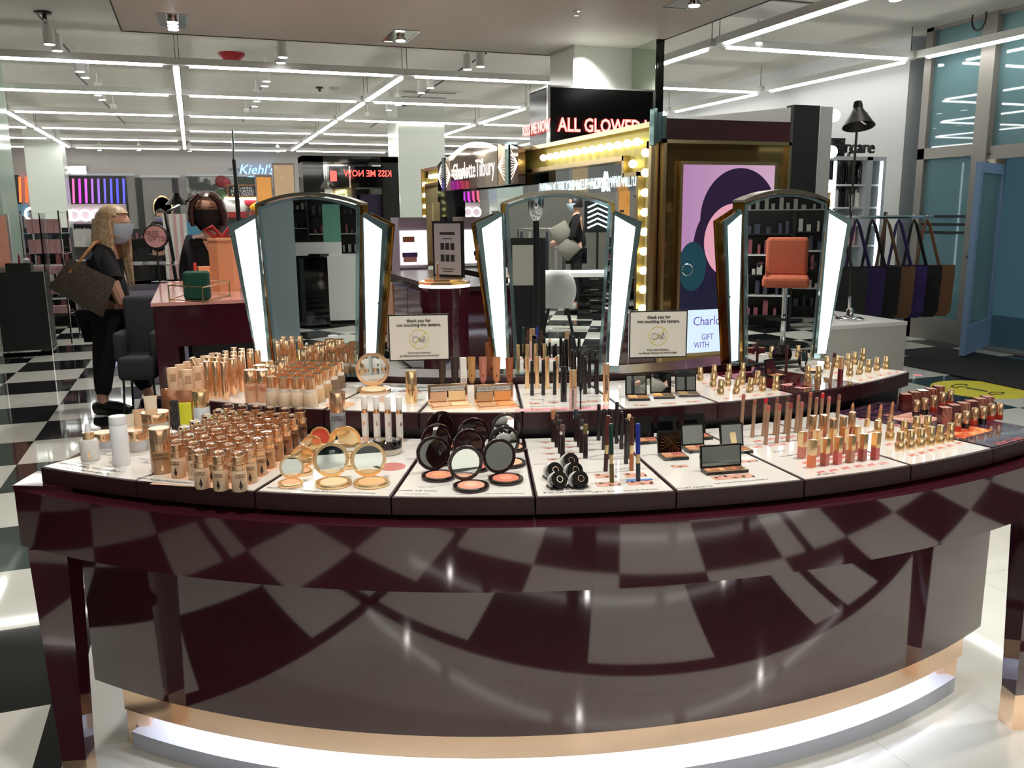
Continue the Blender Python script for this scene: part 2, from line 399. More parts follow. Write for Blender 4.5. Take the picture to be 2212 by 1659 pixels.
# ---- printing on trays: helper in polar tray coordinates
mInk = M('black ink', rgb(28,26,28), .4); mLipInk = M('lip print', rgb(196,92,96), .2, noise=(80, rgb(240,190,180), .4, .6)); mEye = M('eye print', rgb(214,160,140), .25, noise=(60, rgb(60,40,38), .55, .62))
def polar(R_, a, c=2.1): return (R_*sin(a), c-R_*cos(a))
def on(z, px, py): P = G(px, py, z); return P
def ink(tr, s_, px, py, size, z=None, ang=None, mat=None, sx=1):
    z = z or LT; P = G(px, py, z+.0022); L = CMI @ P
    a = math.atan2(L.x, 2.1-L.y) if ang is None else ang
    return text(s_, size, mat or mInk, tr, (L.x, L.y, z+.0022), (0,0,a), ext=.0001, sx=sx)
def patch(tr, px, py, w_, h_, mat, z=None, rot=None, name='printed_patch', zz=.0022):
    z = z or LT; P = G(px, py, z); L = CMI @ P; a = math.atan2(L.x, 2.1-L.y) if rot is None else rot
    o = B().box(-w_/2, w_/2, -h_/2, h_/2, 0, .0003).ob(name, mat, tr); o.location = (L.x, L.y, z+zz); o.rotation_euler = (0,0,a); return o
def disc(tr, px, py, r, mat, z=None):
    z = z or LT; P = G(px, py, z); L = CMI @ P
    o = B().lathe([(r, 0), (r, .0003)], 32).ob('colour_swatch', mat, tr); o.location = (L.x, L.y, z+.0022); return o
T = lower
def fine(tr, px, py, w_, z=None):
    for k in (0, 1): patch(tr, px+k*2-1, py+k*1.9, w_*(1-.2*k), .0007, M('fine print grey', rgb(120,118,118), .4), z, name='fine_print')
ink(T[0], 'SCIENCE POWERED SKINCARE FOR', 188, 1009, .012); ink(T[0], 'CLINICALLY PROVEN RESULTS', 182, 1017, .012)
for px, py in ((180,1003), (246,1010), (315,993), (226,975), (250,985)):
    fine(T[0], px, py, .05); ink(T[0], '100%' if px > 200 else '97%', px, py+4, .0065); fine(T[0], px, py+8, .045)
patch(T[1], 510, 1005, .23, .36, mPeach, rot=-.30); patch(T[1], 366, 1042, .15, .034, mWhite, zz=.0032)
ink(T[1], 'AIRBRUSH FLAWLESS FOUNDATION', 366, 1039, .011, LT+.0014); patch(T[1], 366, 1044, .10, .001, mInk, zz=.0037)
ink(T[2], 'MAGIC VANISH!', 608, 1055, .010); ink(T[2], 'AIRBRUSH FLAWLESS FINISH POWDER', 729, 1063, .010)
disc(T[2], 846, 1010, .034, M('rose swatch', rgb(206,132,124), .12))
ink(T[3], 'CHEEK TO CHIC', 900, 1060, .012); ink(T[3], 'SWISH & POP BLUSHER', 899, 1067, .0055)
for px, py, s_ in ((920,1052,'PILLOW TALK'), (1000,1068,'PILLOW TALK'), (1080,1052,'NEW!'), (1090,1066,'THE 9 SHADES OF CHEEK TO CHIC')): ink(T[3], s_, px, py, .0055)
ink(T[4], 'EYES TO MESMERISE', 1226, 1063, .012); ink(T[4], 'NEW! EYE COLOUR MAGIC', 1350, 1060, .012)
ink(T[4], 'COLOUR CHAMELEON', 1190, 1002, .008); ink(T[4], "ROCK 'N' KOHL", 1320, 981, .008)
for px, py in ((1178,958), (1184,970), (1188,982), (1192,994), (1226,955), (1230,968), (1235,980), (1245,993)): patch(T[4], px, py, .022, .012, mEye)
for px, py, w_ in ((1308,1030,.05), (1372,1028,.05), (1314,1048,.055), (1383,1045,.06), (1203,1054,.036), (1252,1054,.036)): patch(T[4], px, py, w_, .02 if w_ < .04 else .03, mEye)
patch(T[4], 1381, 1039, .06, .012, M('blue print', rgb(90,140,220), .2), zz=.0026)
ink(T[5], 'LUXURY PALETTE', 1496, 1053, .012); ink(T[5], 'THE CHARLOTTE DARLING PALETTE', 1602, 1040, .008)
patch(T[5], 1583, 1032, .10, .03, mEye); patch(T[5], 1615, 998, .05, .018, mEye); patch(T[5], 1467, 1009, .04, .018, mEye)
for px, py in ((1636,955), (1665,950), (1693,947), (1712,945), (1638,967), (1668,964), (1690,962)): patch(T[6], px, py, .026, .014, mLipInk)
for px, py in ((1774,1022), (1800,1018), (1827,1013), (1855,1009), (1881,1006), (1908,1003), (1742,1001), (1770,997), (1795,993), (1825,989), (1848,986), (1881,984)): patch(T[6], px, py, .024, .014, mLipInk)
ink(T[6], 'LIP LUSTRE', 1784, 1024, .011); ink(T[6], 'COLLAGEN LIP BATH', 1712, 983, .008); ink(T[6], 'LIP CHEAT', 1683, 975, .008); ink(T[6], 'NEW! FALL IN LOVE WITH YOUR LIPS', 1668, 938, .007)
for k in range(6): patch(T[7], 1972+k*20, 985-k*5.2, .024, .015, mLipInk)
for px, py in ((1860,907), (1918,898), (1938,922), (1880,935), (1890,931), (1920,962), (1935,920)): patch(T[7], px, py, .024, .014, mLipInk)
fine(T[7], 2056, 988, .07)
patch(T[8], 2090, 935, .15, .06, M('flame print', rgb(200,60,40), .1, noise=(25, rgb(240,170,110), .4, .65))); patch(T[8], 1975, 905, .12, .10, M('pale rose print', rgb(206,140,120), .1, noise=(20, rgb(230,190,170), .4, .6)))
ink(T[8], 'Hot Lips', 2178, 952, .035, mat=M('coral ink', rgb(200,70,64), .3))
for k, t_ in enumerate([o for o in C.objects if o.name.startswith('tester_tray')][9:18]):
    if k == 3: ink(t_, 'FILMSTAR BRONZE & GLOW KIT', 975, 891, .008, UT)
    if k == 4:
        patch(t_, 1215, 885, .26, .035, M('pink print', rgb(232,160,170), .15), UT)
        for px, py in ((1155,873), (1195,871), (1255,870), (1280,869), (1160,887), (1200,887)): patch(t_, px, py, .03, .016, mEye, UT, zz=.0026)
        ink(t_, 'LEGENDARY BROWS', 1160, 850, .007, UT); ink(t_, 'THE CLASSIC', 1160, 863, .007, UT); ink(t_, 'FULL FAT LASHES', 1170, 878, .008, UT); ink(t_, 'THE FELINE FLICK', 1285, 857, .007, UT); ink(t_, 'LEGENDARY LASHES VOLUME 2', 1285, 876, .007, UT)
    if k == 2:
        for px, py, c_ in ((735,876,(222,176,146)), (835,864,(196,146,112)), (886,849,(178,116,88))): disc(t_, px, py, .042 if px < 880 else .036, M('swatch %d' % px, rgb(*c_), .12), UT)
        fine(t_, 888, 878, .03, UT); fine(t_, 770, 860, .05, UT)
    if k == 5:
        ink(t_, 'LUXURY', 1372, 884, .008, UT)
        for px, py in ((1385,877), (1445,873), (1498,869)): patch(t_, px, py, .04, .014, mEye, UT)
    if k == 6:
        for px, py in ((1523,830), (1547,843), (1578,843), (1610,838), (1640,837), (1573,862), (1603,858), (1633,856), (1665,853), (1693,852)): patch(t_, px, py, .024, .014, mLipInk, UT)
        ink(t_, 'MATTE REVOLUTION', 1590, 869, .007, UT)
    if k == 7:
        for px, py in ((1705,832), (1735,838)): patch(t_, px, py, .05, .03, mLipInk, UT)
        disc(t_, 1737, 833, .035, M('wine swatch', rgb(104,24,34), .1), UT)
    if k == 8:
        for px, py in ((1862,822), (1882,817), (1903,812), (1922,808), (1938,805), (1806,807)): patch(t_, px, py, .026, .016, mLipInk, UT)
        disc(t_, 1982, 812, .014, M('rose dot', rgb(220,110,120), .2), UT); ink(t_, 'HOT LIPS', 1903, 826, .008, UT)
# ---- products ---------------------------------------------------------------
CROP = {1:(0,700,3.95), 2:(320,700,3.95), 3:(700,730,4.483), 4:(1100,700,4.254), 5:(1500,700,4.365), 6:(1780,700,4.366), 7:(330,720,4.916), 8:(1420,740,5.027), 9:(1900,740,7.09)}
def Q(c, x, y): a, b, k = CROP[c]; return a+x/k, b+y/k
LZt, UZt = LT+.0022, UT+.0022
def at(c, x, y, z): return G(*Q(c, x, y), z)
def lt(P, z): return (P.x, P.y, z)
def lat(name, pr, mat, par, n=20, z=0, **k): return B().lathe(pr, n, Matrix.Translation((0,0,z))).ob(name, mat, par, True, **k)
ords = ORD
def face(P): return math.atan2(CAM.x-P.x, -(CAM.y-P.y))      # turn a thing's -y side to the aisle
# pump foundation bottles
def shade(k): return M('foundation shade %d' % k, [rgb(224,190,158), rgb(214,176,138), rgb(204,160,120), rgb(188,142,102), rgb(166,118,80), rgb(138,92,60), rgb(104,66,42)][k], .12, coat=.4)
mCapC = M('clear cap', (.96,.94,.92), .02, trans=1, ior=1.3)
mMark = M('dark print mark', rgb(50,34,26), .4)
def rhomb(par, y, z, w_=.004, h_=.009, mat=None):
    B().add([(-w_,y,z),(0,y,z-h_),(w_,y,z),(0,y,z+h_*1.6)], [(0,1,2,3)]).ob('printed_mark', mat or mMark, par)
def pump(k):
    t = thing('foundation_bottle', 'x', 'bottle', (0,0,0), 0, 'foundation pump bottles with clear caps on the lower tier')
    lat('glass_body', [(.0,0),(.0155,0),(.017,.003),(.017,.046),(.015,.05)], shade(k), t)
    lat('gold_collar', [(.0165,.05),(.0165,.06),(.0125,.062),(.0125,.066),(.011,.067),(.011,.078),(.0,.079)], mGold, t)
    lat('clear_cap', [(.0145,.062),(.0148,.087),(.0125,.089),(.0,.0885)], mCapC, t)
    text('AIRBRUSH\nFLAWLESS', .0048, mMark, t, (0,-.0174,.037), (RX,0,0)); rhomb(t, -.0175, .014)
    return t
pumps = [pump(k) for k in range(7)]; used = set()
CAPS = [[(440,1065),(600,1080),(760,1085)], [(240,985),(385,1000),(530,1010),(690,1015),(850,1025)], [(205,910),(345,935),(480,945),(625,955),(775,965),(930,970)],
 [(310,865),(440,880),(575,890),(715,900),(860,910),(1010,915)], [(405,820),(540,830),(665,845),(800,855),(940,860),(1085,860)], [(505,770),(625,785),(755,795),(880,800),(1020,810),(1160,815)],
 [(600,725),(715,740),(840,745),(960,755),(1095,760),(1225,770)], [(685,680),(800,690),(920,695),(1040,705),(1165,715),(1295,715)]]
for r_, row in enumerate(CAPS):
    for i, (x, y) in enumerate(row):
        P = at(2, x, y+6, LZt+.088)
        k = max(0, min(6, int(r_*.72*(i/5.)**.8+.6+ (i==len(row)-1 and r_ > 2)*1.2)))
        lab = 'clear-capped foundation pump bottle in the '+ords[r_]+' row from the front, '+ords[i]+' from the left'
        if k not in used: o = pumps[k]; o.location = lt(P, LZt); used.add(k)
        else: o = dup(pumps[k], lt(P, LZt))
        o.rotation_euler = (0,0,face(P)+random.uniform(-.5,.5)); o['label'] = lab
for k in range(7):
    if k not in used:
        for ch in list(pumps[k].children): bpy.data.objects.remove(ch)
        bpy.data.objects.remove(pumps[k])
def big_bottle(lab, P, r, H, cap_h, body, cap, cat='bottle', name='bottle', z=None, txt=None):
    z = LZt if z is None else z
    t = thing(name, lab, cat, lt(P, z), face(P))
    lat('body', [(0,0),(r*.95,0),(r,.003),(r,H-cap_h-.002),(r*.93,H-cap_h)], body, t, 28)
    lat('cap', [(r*.98,H-cap_h),(r*.98,H-.002),(r*.94,H),(0,H)], cap, t, 28)
    if txt: text(txt, r*.36, mMark, t, (0,-r-.0006,(H-cap_h)*.78), (RX,0,0)); rhomb(t, -r-.0008, (H-cap_h)*.25, .003, .007, mGold)
    return t
big_bottle('large foundation bottle with ribbed gold cap at the left end of the pump bottles', at(2,125,1262,LZt), .0245, .108, .052, shade(3), mGold, txt='AIRBRUSH\nFLAWLESS')
big_bottle('clear setting spray bottle with rose gold cap beside the gold compacts', at(2,1628,955,LZt), .0225, .125, .055, M('clear plastic', (.85,.85,.9), .15, trans=.7, ior=1.3), mGold, txt='AIRBRUSH\nFLAWLESS')
big_bottle('clear labelled bottle with gold cap behind the yellow packet', Vector((*at(2,470,905,LZt).xy, 0)), .023, .115, .045, M('silver label', rgb(196,202,208), .2, coat=.3), mGoldY)
t = big_bottle('plain white cylinder bottle on the skincare tray', at(1,1040,1197,LZt), .0205, .122, .02, M('white plastic', rgb(232,232,236), .35), M('white plastic'))
t = thing('dropper_bottle', 'frosted serum bottle with gold collar and white dropper on the skincare tray', 'bottle', lt(at(1,775,1158,LZt), LZt), 0)
lat('glass_body', [(0,0),(.021,0),(.0225,.004),(.0225,.048),(.019,.053),(.011,.055)], M('frosted glass', rgb(215,212,208), .2, coat=.5), t, 28)
lat('gold_collar', [(.0135,.055),(.0135,.071),(0,.072)], mGoldY, t); lat('dropper', [(.007,.071),(.006,.088),(.003,.094),(0,.095)], M('white plastic'), t)
B().lathe([(.005,0),(.005,.0005)], 14, Matrix.Translation((.006,-.0222,.02)) @ Matrix.Rotation(RX,4,'X')).ob('sticker', mWhiteM, t)
rhomb(t, -.0228, .014, .004, .01, mGoldY)
def jar(lab, P, r, H, lid=.45, z=None):
    t = thing('cream_jar', lab, 'jar', lt(P, z or LZt), 0)
    lat('glass_body', [(0,0),(r*.9,0),(r*.95,.004),(r*.97,H*(1-lid))], M('jar glass', (.9,.9,.92), .05, trans=.6, ior=1.4), t, 28)
    lat('lid', [(r,H*(1-lid)),(r,H-.002),(r*.97,H),(0,H)], mGold, t, 28)
jar('small cream jar with gold lid left of the white cylinder bottle', at(1,893,1062,LZt), .0275, .045); jar('cream jar with gold lid right of the white cylinder bottle', at(1,1178,1072,LZt), .033, .056)
jar('largest cream jar with wide rose gold lid, behind the others', at(1,1345,1010,LZt), .036, .085, .3)
def squeeze(lab, P, w_, H, col, cap, z, name='squeeze_tube', top=1.0, cat='tube', rz=None, mk=True):
    t = thing(name, lab, cat, lt(P, z), face(P) if rz is None else rz)
    n = 16; pr = []
    for j, (fz, fy) in enumerate(((.12, 1), (.4, .8), (.75, .35), (.97, .05), (1, .05))):
        wd = w_/2*(.78+.22*fz*top)
        pr.append([(wd*cos(2*pi*k/n), w_/2*.75*fy*sin(2*pi*k/n), H*fz) for k in range(n)])
    vs = sum(pr, []); fs = [(j*n+k, j*n+(k+1)%n, (j+1)*n+(k+1)%n, (j+1)*n+k) for j in range(4) for k in range(n)]+[tuple(range(n)), tuple(range(4*n, 5*n))]
    B().add(vs, fs).ob('tube_body', col, t, True)
    lat('cap', [(0,0),(w_*.3,0),(w_*.34,H*.12),(0,H*.121)], cap, t)
    if mk: rhomb(t, -w_*.36, H*.3, w_*.1, w_*.16)
    return t
mCream = M('cream plastic', rgb(228,214,190), .35); mBeige = M('beige plastic', rgb(222,184,148), .35)
squeeze('short white tube with fine black print, left of three tubes behind the skincare', at(1,1115,1000,LZt), .028, .075, mCream, M('white plastic'), LZt)
squeeze('peach tube in the middle of three tubes behind the skincare', at(1,1205,985,LZt), .03, .085, mBeige, mBeige, LZt)
squeeze('tall cream tube, rightmost of three tubes behind the skincare', at(1,1310,960,LZt), .034, .115, mCream, M('white plastic'), LZt)
# pouch and packets
P = at(2, 285, 870, LZt); t = thing('cosmetic_pouch', 'crinkled rose gold zip pouch standing at the back of the foundation tray', 'pouch', lt(P, LZt), .1-.35)
b = B(); W_ = .096; n = 10; fr = []; 
for side in (-1, 1):
    for j in range(6):
        for i in range(n+1):
            f = i/n; z = .112*j/5*(1-.12*f); th = .014*(1-j/5)**.6*sin(pi*min(max(f,.04),.96))+.0015
            fr.append(((f-.5)*W_, side*th+.002*sin(9*f+j), z))
m_ = (n+1)*6
for side in (0, 1):
    for j in range(5):
        for i in range(n):
            a_ = side*m_+j*(n+1)+i; q_ = (a_, a_+1, a_+n+2, a_+n+1); b.f.append(q_ if side == 0 else q_[::-1])
b.v = fr; b.ob('pouch_body', M('rose gold foil', rgb(206,150,120), .3, .8, noise=(40, rgb(180,120,92), .4, .6)), t, True)
B().box(-.048, .048, -.003, .003, .104, .108, Matrix.Rotation(.11, 4, 'Y')).ob('zip', mCopper, t)
def card(lab, P, w_, H, th, mat, z, rz=0, rx=0, name='packet', cat='packet'):
    t = thing(name, lab, cat, lt(P, z), rz); 
    o = B().box(-w_/2, w_/2, -th/2, th/2, 0, H).ob('sachet', mat, t); return t
card('narrow black textured packet left of the yellow packet', at(2,245,950,LZt), .022, .10, .008, M('black glitter', rgb(30,30,34), .5, noise=(300, rgb(90,90,90), .5, .6)), LZt, -.5)
card('bright yellow packet standing among the pump bottles', at(2,322,915,LZt), .04, .082, .006, M('yellow print', rgb(222,222,60), .4), LZt, -.2)
# compacts: base disc + tilted lid with mirror
def compact(R_, rim, pan, inner=None, group=None, name='powder_compact', tilt=.03, thick=.008, mirror=None):
    t = thing(name, 'x', 'compact', (0,0,0), 0, group)
    lat('base', [(0,0),(R_*.96,0),(R_,thick*.5),(R_*.97,thick),(R_*.80,thick),(R_*.78,thick*.75),(0,thick*.75)], rim, t, 36)
    lat('powder', [(0,0),(R_*.74,0),(R_*.72,.002),(0,.0022)], pan, t, 32, thick*.75)
    if inner: lat('centre_powder', [(0,0),(R_*.36,0),(R_*.35,.0006),(0,.0007)], inner, t, 24, thick*.75+.0022)
    A = Matrix.Translation((0, R_*.98, thick*.7)) @ Matrix.Rotation(-tilt+RX, 4, 'X') @ Matrix.Translation((0, R_, 0))
    ld = B().lathe([(R_*.79,.002),(R_*.81,.005),(R_*.97,.005),(R_,0),(R_*.96,-.004),(0,-.005)], 36, A, close=False).ob('lid', rim, t, True)
    B().lathe([(R_*.81,.0021),(R_*.81,.0026),(0,.0026)], 32, A).ob('mirror', mirror or mMirror, ld, True)
    B().lathe([(.003,-.008),(.003,.008)], 10, Matrix.Translation((0, R_*1.0, thick*.7)) @ Matrix.Rotation(RX,4,'Y')).ob('hinge', rim, t, True)
    return t
mPow = M('ivory powder', rgb(236,206,164), .8); mPow2 = M('tan powder', rgb(226,180,130), .8); mPowP = M('peach powder', rgb(232,180,140), .8); mRedP = M('coral powder', rgb(214,84,70), .7)
def cplace(o, c, x, y, z, R_, rz=None, fwd=1.0):   # from the lid's centre in the photograph
    P = at(c, x, y, z+R_*1.05); rz_ = face(P)*.6 if rz is None else rz
    P = P + Vector((sin(rz_), -cos(rz_), 0))*R_*fwd
    o.location = lt(P, z); o.rotation_euler = (0,0,rz_)
g_ = 'open gold compacts on the powder tray'
for R_, x, y, mt, lab in ((.041,1562,1170,mPow,'large open gold compact with ivory powder, middle of the front powder row'), (.041,1880,1168,mPow2,'large open gold compact with pale tan powder, right of the front powder row'),
    (.041,1678,1020,mPow,'large open gold compact behind the two large front ones'), (.0285,1227,1235,mPowP,'small open gold compact with peach powder, front left of the powder tray'),
    (.0275,1318,1145,mPowP,'small open gold compact, second in the slanting line of small ones'), (.0275,1400,1052,mRedP,'small open gold compact with red pan, third in the slanting line'), (.0275,1468,978,mRedP,'small open gold compact with coral red pan, furthest back')):
    o = compact(R_, mGoldY, mt, group=g_, mirror=mMirror if y != 978 else mRedP); o['label'] = lab; cplace(o, 2, x, y, LZt, R_, rz=(-.25 if R_ < .03 else -.05))
blk = M('aubergine gloss', rgb(34,18,20), .12, coat=.4)
LB = [[(1062,1135),(1368,1225),(1700,1162)], [(1095,1000),(1405,1055),(1740,1020)], [(1140,870),(1442,935),(1757,885)]]
nm = [['left','middle','right'][i] for i in range(3)]
bl = [(rgb(216,142,116), rgb(232,160,110)), (rgb(226,160,134), rgb(240,188,164)), (rgb(206,122,98), rgb(224,150,124)), (rgb(224,170,140), rgb(236,190,160)), (rgb(214,110,110), rgb(236,150,150)), (rgb(228,180,140), rgb(238,196,160)), (rgb(190,110,90),rgb(220,140,120)), (rgb(230,130,130),rgb(240,170,170)), (rgb(222,170,140),rgb(238,200,170))]
for r_ in range(3):
    for i in range(3):
        k = r_*3+i; o = compact(.041, blk, M('blush outer %d' % k, bl[k][0], .8), M('blush inner %d' % k, bl[k][1], .8), 'dark rimmed open blusher compacts', 'blusher_compact', tilt=(.16,.03,.16,.06,.1,.02,.1,.02,.02)[k])
        o['label'] = 'open dark rimmed blusher compact, '+['front','middle','back'][r_]+' row, '+nm[i]; cplace(o, 3, *LB[r_][i], LZt, .041, rz=0)
P = at(2, 2045, 1098, LZt); t = thing('powder_jar', 'squat loose powder jar with black mirrored lid on the powder tray', 'jar', lt(P, LZt))
lat('glass_body', [(0,0),(.033,0),(.036,.004),(.036,.016)], M('cloudy glass', rgb(214,206,192), .15, coat=.3), t, 32); lat('lid', [(.037,.016),(.037,.034),(.035,.036),(0,.036)], mBlackG, t, 32); lat('lid_mirror', [(.03,.0362),(0,.0364)], mMirror, t, 32)
# white concealer pens
def pen(): 
    t = thing('concealer_pen', 'x', 'pen', (0,0,0), 0, 'white pens with rose gold band')
    lat('clear_base', [(0,0),(.0085,0),(.0085,.016)], mPeach, t, 14); lat('barrel', [(.0088,.016),(.0092,.018),(.0092,.078)], M('white satin', rgb(232,226,222), .3), t, 14)
    lat('gold_band', [(.0078,.078),(.0078,.09)], mGold, t, 14); lat('cap', [(.0085,.09),(.0085,.122),(.007,.124),(0,.124)], M('white satin'), t, 14); rhomb(t, -.0094, .05, .003, .006, mGold)
    return t
p0 = pen()
for i, (x, y) in enumerate(((1858,1008), (1958,1012), (2055,1015), (2150,1018))):
    P = at(2, x, y-8, LZt); o = p0 if i == 0 else dup(p0, (0,0,0)); o.location = lt(P, LZt); o.rotation_euler = (0,0,face(P)+.25*i-.3); o['label'] = 'white concealer pen with rose gold band, '+ords[i]+' from the left of four'
# generic stick products
def stick(name, lab, cat, grp, segs, n=12):
    """segs: (part, material, [(r, z)...])"""
    t = thing(name, lab, cat, (0,0,0), 0, grp)
    for nm_, mt_, pr in segs: lat(nm_, pr, mt_, t, n)
    return t
def put(o, lab, P, z, tilt=(0,0), rz=None):
    o.location = lt(P, z); o.rotation_euler = (tilt[0], tilt[1], rz if rz is not None else random.uniform(0, 6)); o['label'] = lab; return o
mAub = M('aubergine plastic', rgb(38,24,26), .18, coat=.3)
tops = [rgb(176,120,84), rgb(60,44,40), rgb(52,46,42), rgb(104,84,78), rgb(44,60,68), rgb(48,34,32), rgb(58,62,60), rgb(110,92,56)]
for i, (x, y) in enumerate(((405,1085),(438,1135),(468,1190),(490,1240),(612,1080),(643,1130),(665,1185),(700,1235))):
    o = stick('eyeshadow_pencil', 'x', 'pencil', 'chunky eyeshadow pencils', [('barrel', mAub, [(0,0),(.0062,0),(.0062,.014),(.0058,.015),(.0058,.062)]), ('coloured_cap', M('shadow cap %d' % i, tops[i], .25), [(.006,.062),(.006,.084),(.005,.086),(0,.086)])])
    put(o, 'chunky eyeshadow pencil, '+('left' if i < 4 else 'right')+' group, '+ords[i%4]+' from the back', at(4,x,y-4,LZt), LZt)
    B().lathe([(.0045,0),(.0045,.0004)], 12, Matrix.Translation((0,-.0062,.066)) @ Matrix.Rotation(RX,4,'X')).ob('sticker', mWhiteM, o)
mPB = M('pencil black', rgb(24,18,20), .2, coat=.3)
def pencil(lab, P, z, H, r, body, capc, base=None, rz=None, grp=None, tilt=(0,0)):
    segs = [('base_cap', base or body, [(0,0),(r*1.12,0),(r*1.12,H*.14)]), ('barrel', body, [(r,H*.14),(r,H*.86)]), ('coloured_end', capc, [(r*.98,H*.86),(r*.98,H-.002),(r*.7,H),(0,H)])]
    return put(stick('makeup_pencil', 'x', 'pencil', grp, segs, 10), lab, P, z, tilt, rz)
for i, (x, y, H) in enumerate(((820,1070,.098),(868,1155,.106),(918,1150,.106),(985,1100,.112),(1030,1150,.098),(1072,1285,.112),(922,1240,.105),(1095,1238,.112))):
    pencil('thin black kohl pencil, '+ords[i]+' of the black ones on the eye tray', at(4,x,y-3,LZt), LZt, H, .005, mPB, mPB if i != 7 else mBeige, grp='thin black kohl pencils')
for x, y, H, c1, c2, cn in ((885,1355,.135,rgb(92,44,38),rgb(60,26,24),'brownish red'), (943,1458,.135,rgb(24,56,46),rgb(98,84,44),'dark green'), (1122,1348,.13,rgb(78,46,34),rgb(176,104,60),'dark brown'), (1185,1448,.135,rgb(36,52,140),rgb(34,44,58),'royal blue')):
    t = stick('eyeliner_pencil', 'double ended eyeliner pencil with '+cn+' cap, gold middle', 'pencil', None, [('lower_cap', M('lower '+cn, c2, .25), [(0,0),(.0052,0),(.0052,H*.32)]), ('gold_middle', mGoldY, [(.0045,H*.32),(.0045,H*.48)]), ('upper_cap', M('upper '+cn, c1, .25), [(.0052,H*.48),(.0052,H-.003),(.004,H),(0,H)])], 12)
    put(t, t['label'], at(4,x,y-4,LZt), LZt, (.0,.04))
# cream pots on their edge
for i, (x, y, cn) in enumerate(((548,1330,'back'), (402,1420,'middle left'), (585,1418,'middle right'), (440,1508,'front left'), (632,1502,'front right'))):
    P = at(4,x,y-6,LZt); t = thing('cream_eyeshadow_pot', 'small black eyeshadow pot tilted on its edge, '+cn+' of five', 'pot', lt(P, LZt), 0, 'black eyeshadow pots')
    A = Matrix.Translation((0,.0,.015)) @ Matrix.Rotation(1.05, 4, 'X')
    B().lathe([(0,-.004),(.017,-.004),(.0185,0),(.0185,.016),(0,.018)], 24, A).ob('pot', mBlackG, t, True); B().lathe([(.0195,-.008),(.0215,-.006),(.0215,-.003),(.0195,0)], 24, A).ob('frosted_rim', M('frosted rim', rgb(200,200,196), .3), t, True)
    B().lathe([(.0065,.0185),(.0075,.0185)], 16, A, close=False).ob('ring_mark', mCopper, t)
    B().box(-.02, .02, -.012, .016, 0, .004).ob('holder', mBlack, t)
# palettes
def palette(lab, P, z, w_, d_, rz, pans, cols, name='eyeshadow_palette', lidh=None, mirror=None, rim=None, tilt=.2, grp=None, inset=.006):
    rim = rim or mBlackG; t = thing(name, lab, 'palette', lt(P, z), rz, grp)
    B().box(-w_/2, w_/2, -d_/2, d_/2, 0, .007).ob('base', rim, t)
    B().box(-w_/2+.002, w_/2-.002, -d_/2+.003, d_/2-.002, .007, .0076).ob('gold_liner', mGoldY, t)
    nx_, ny_ = pans; cw = (w_-.008)/nx_; ch = (d_-.014)/ny_
    for j in range(ny_):
        for i in range(nx_):
            x0 = -w_/2+.004+i*cw; y0 = -d_/2+.008+j*ch
            B().box(x0+.0012, x0+cw-.0012, y0+.0012, y0+ch-.0012, .0076, .0084).ob('colour_pan', cols[(j*nx_+i) % len(cols)], t)
    H = lidh or d_; A = Matrix.Translation((0, d_/2, .006)) @ Matrix.Rotation(-tilt, 4, 'X')
    ld = B().box(-w_/2, w_/2, 0, .005, 0, H, A).ob('lid', rim, t)
    B().box(-w_/2+.004, w_/2-.004, -.0006, 0, .005, H-.004, A).ob('mirror', mirror or mMirror, ld)
    return t
def pc(*cs): return [M('pan %d %d %d' % c_, rgb(*c_), .6) for c_ in cs]
mRays = M('bronze ray mirror', rgb(60,44,34), .08, .9)
browns = pc((196,138,96), (176,116,80), (214,158,114), (150,92,66), (170,96,60), (120,78,60))
palette('long open eyeshadow palette with six brown shades, front of the palette tray', at(5,285,1395,LZt), LZt, .104, .036, -.12, (6,1), browns, lidh=.054, tilt=.12)
rosy = pc((198,140,110), (190,118,100), (206,150,118), (170,96,84))
palette('open quad palette with sunray mirror, left of the front row', at(4,1508,1228,LZt), LZt, .062, .05, -.18, (2,2), rosy, mirror=mRays, lidh=.056)
palette('open quad palette with half mirrored lid, middle of the front row', at(4,1725,1160,LZt), LZt, .062, .05, -.15, (2,2), rosy, lidh=.056)
palette('open quad palette with brown shades, right of the front row', at(5,400,1200,LZt), LZt, .064, .05, -.12, (2,2), browns, lidh=.06)
for i, (x, y) in enumerate(((1262,1085), (1500,1070), (1745,1050))):
    palette('open quad palette in the back row of the lower palette tray, '+ords[i]+' from the left', at(4,x,y,LZt), LZt, .06, .045, -.12, (2,2), rosy, lidh=.056, mirror=mBlackG, grp='back row of quad palettes')
rb = B()
for q in [o for o in C.objects if o.get('label', '').startswith('open quad palette with sunray')]:
    for k in range(22):
        a = 2*pi*k/22+.1; r1 = .034
        x1 = max(-.026, min(.026, .006+r1*cos(a))); z1 = max(.004, min(.05, .028+r1*sin(a)))
        rb.add([(.006,.0238,.028),(x1,.0238,z1),(x1+.0014*abs(sin(a)),.0238,z1+.0014*abs(cos(a)))], [(0,1,2)])
    rb.ob('sunray_print', M('bronze rays', rgb(150,104,66), .2, .7), q)
gld = [pc((196,150,96),(170,112,66),(214,170,120),(130,84,54)), pc((206,150,92),(86,72,66),(226,184,120),(120,92,64)), pc((170,140,90),(96,86,70),(140,116,80),(70,62,54))]
for i, (x, y) in enumerate(((1180,690), (1408,672), (1640,655))):
    palette('small open quad palette with mirror on the upper tier, '+ords[i]+' of three from the left', at(4,x,y,UZt), UZt, .062, .05, -.3+.0*i, (2,2), gld[i], lidh=.06, tilt=.1, grp='small quad palettes on the upper tier')
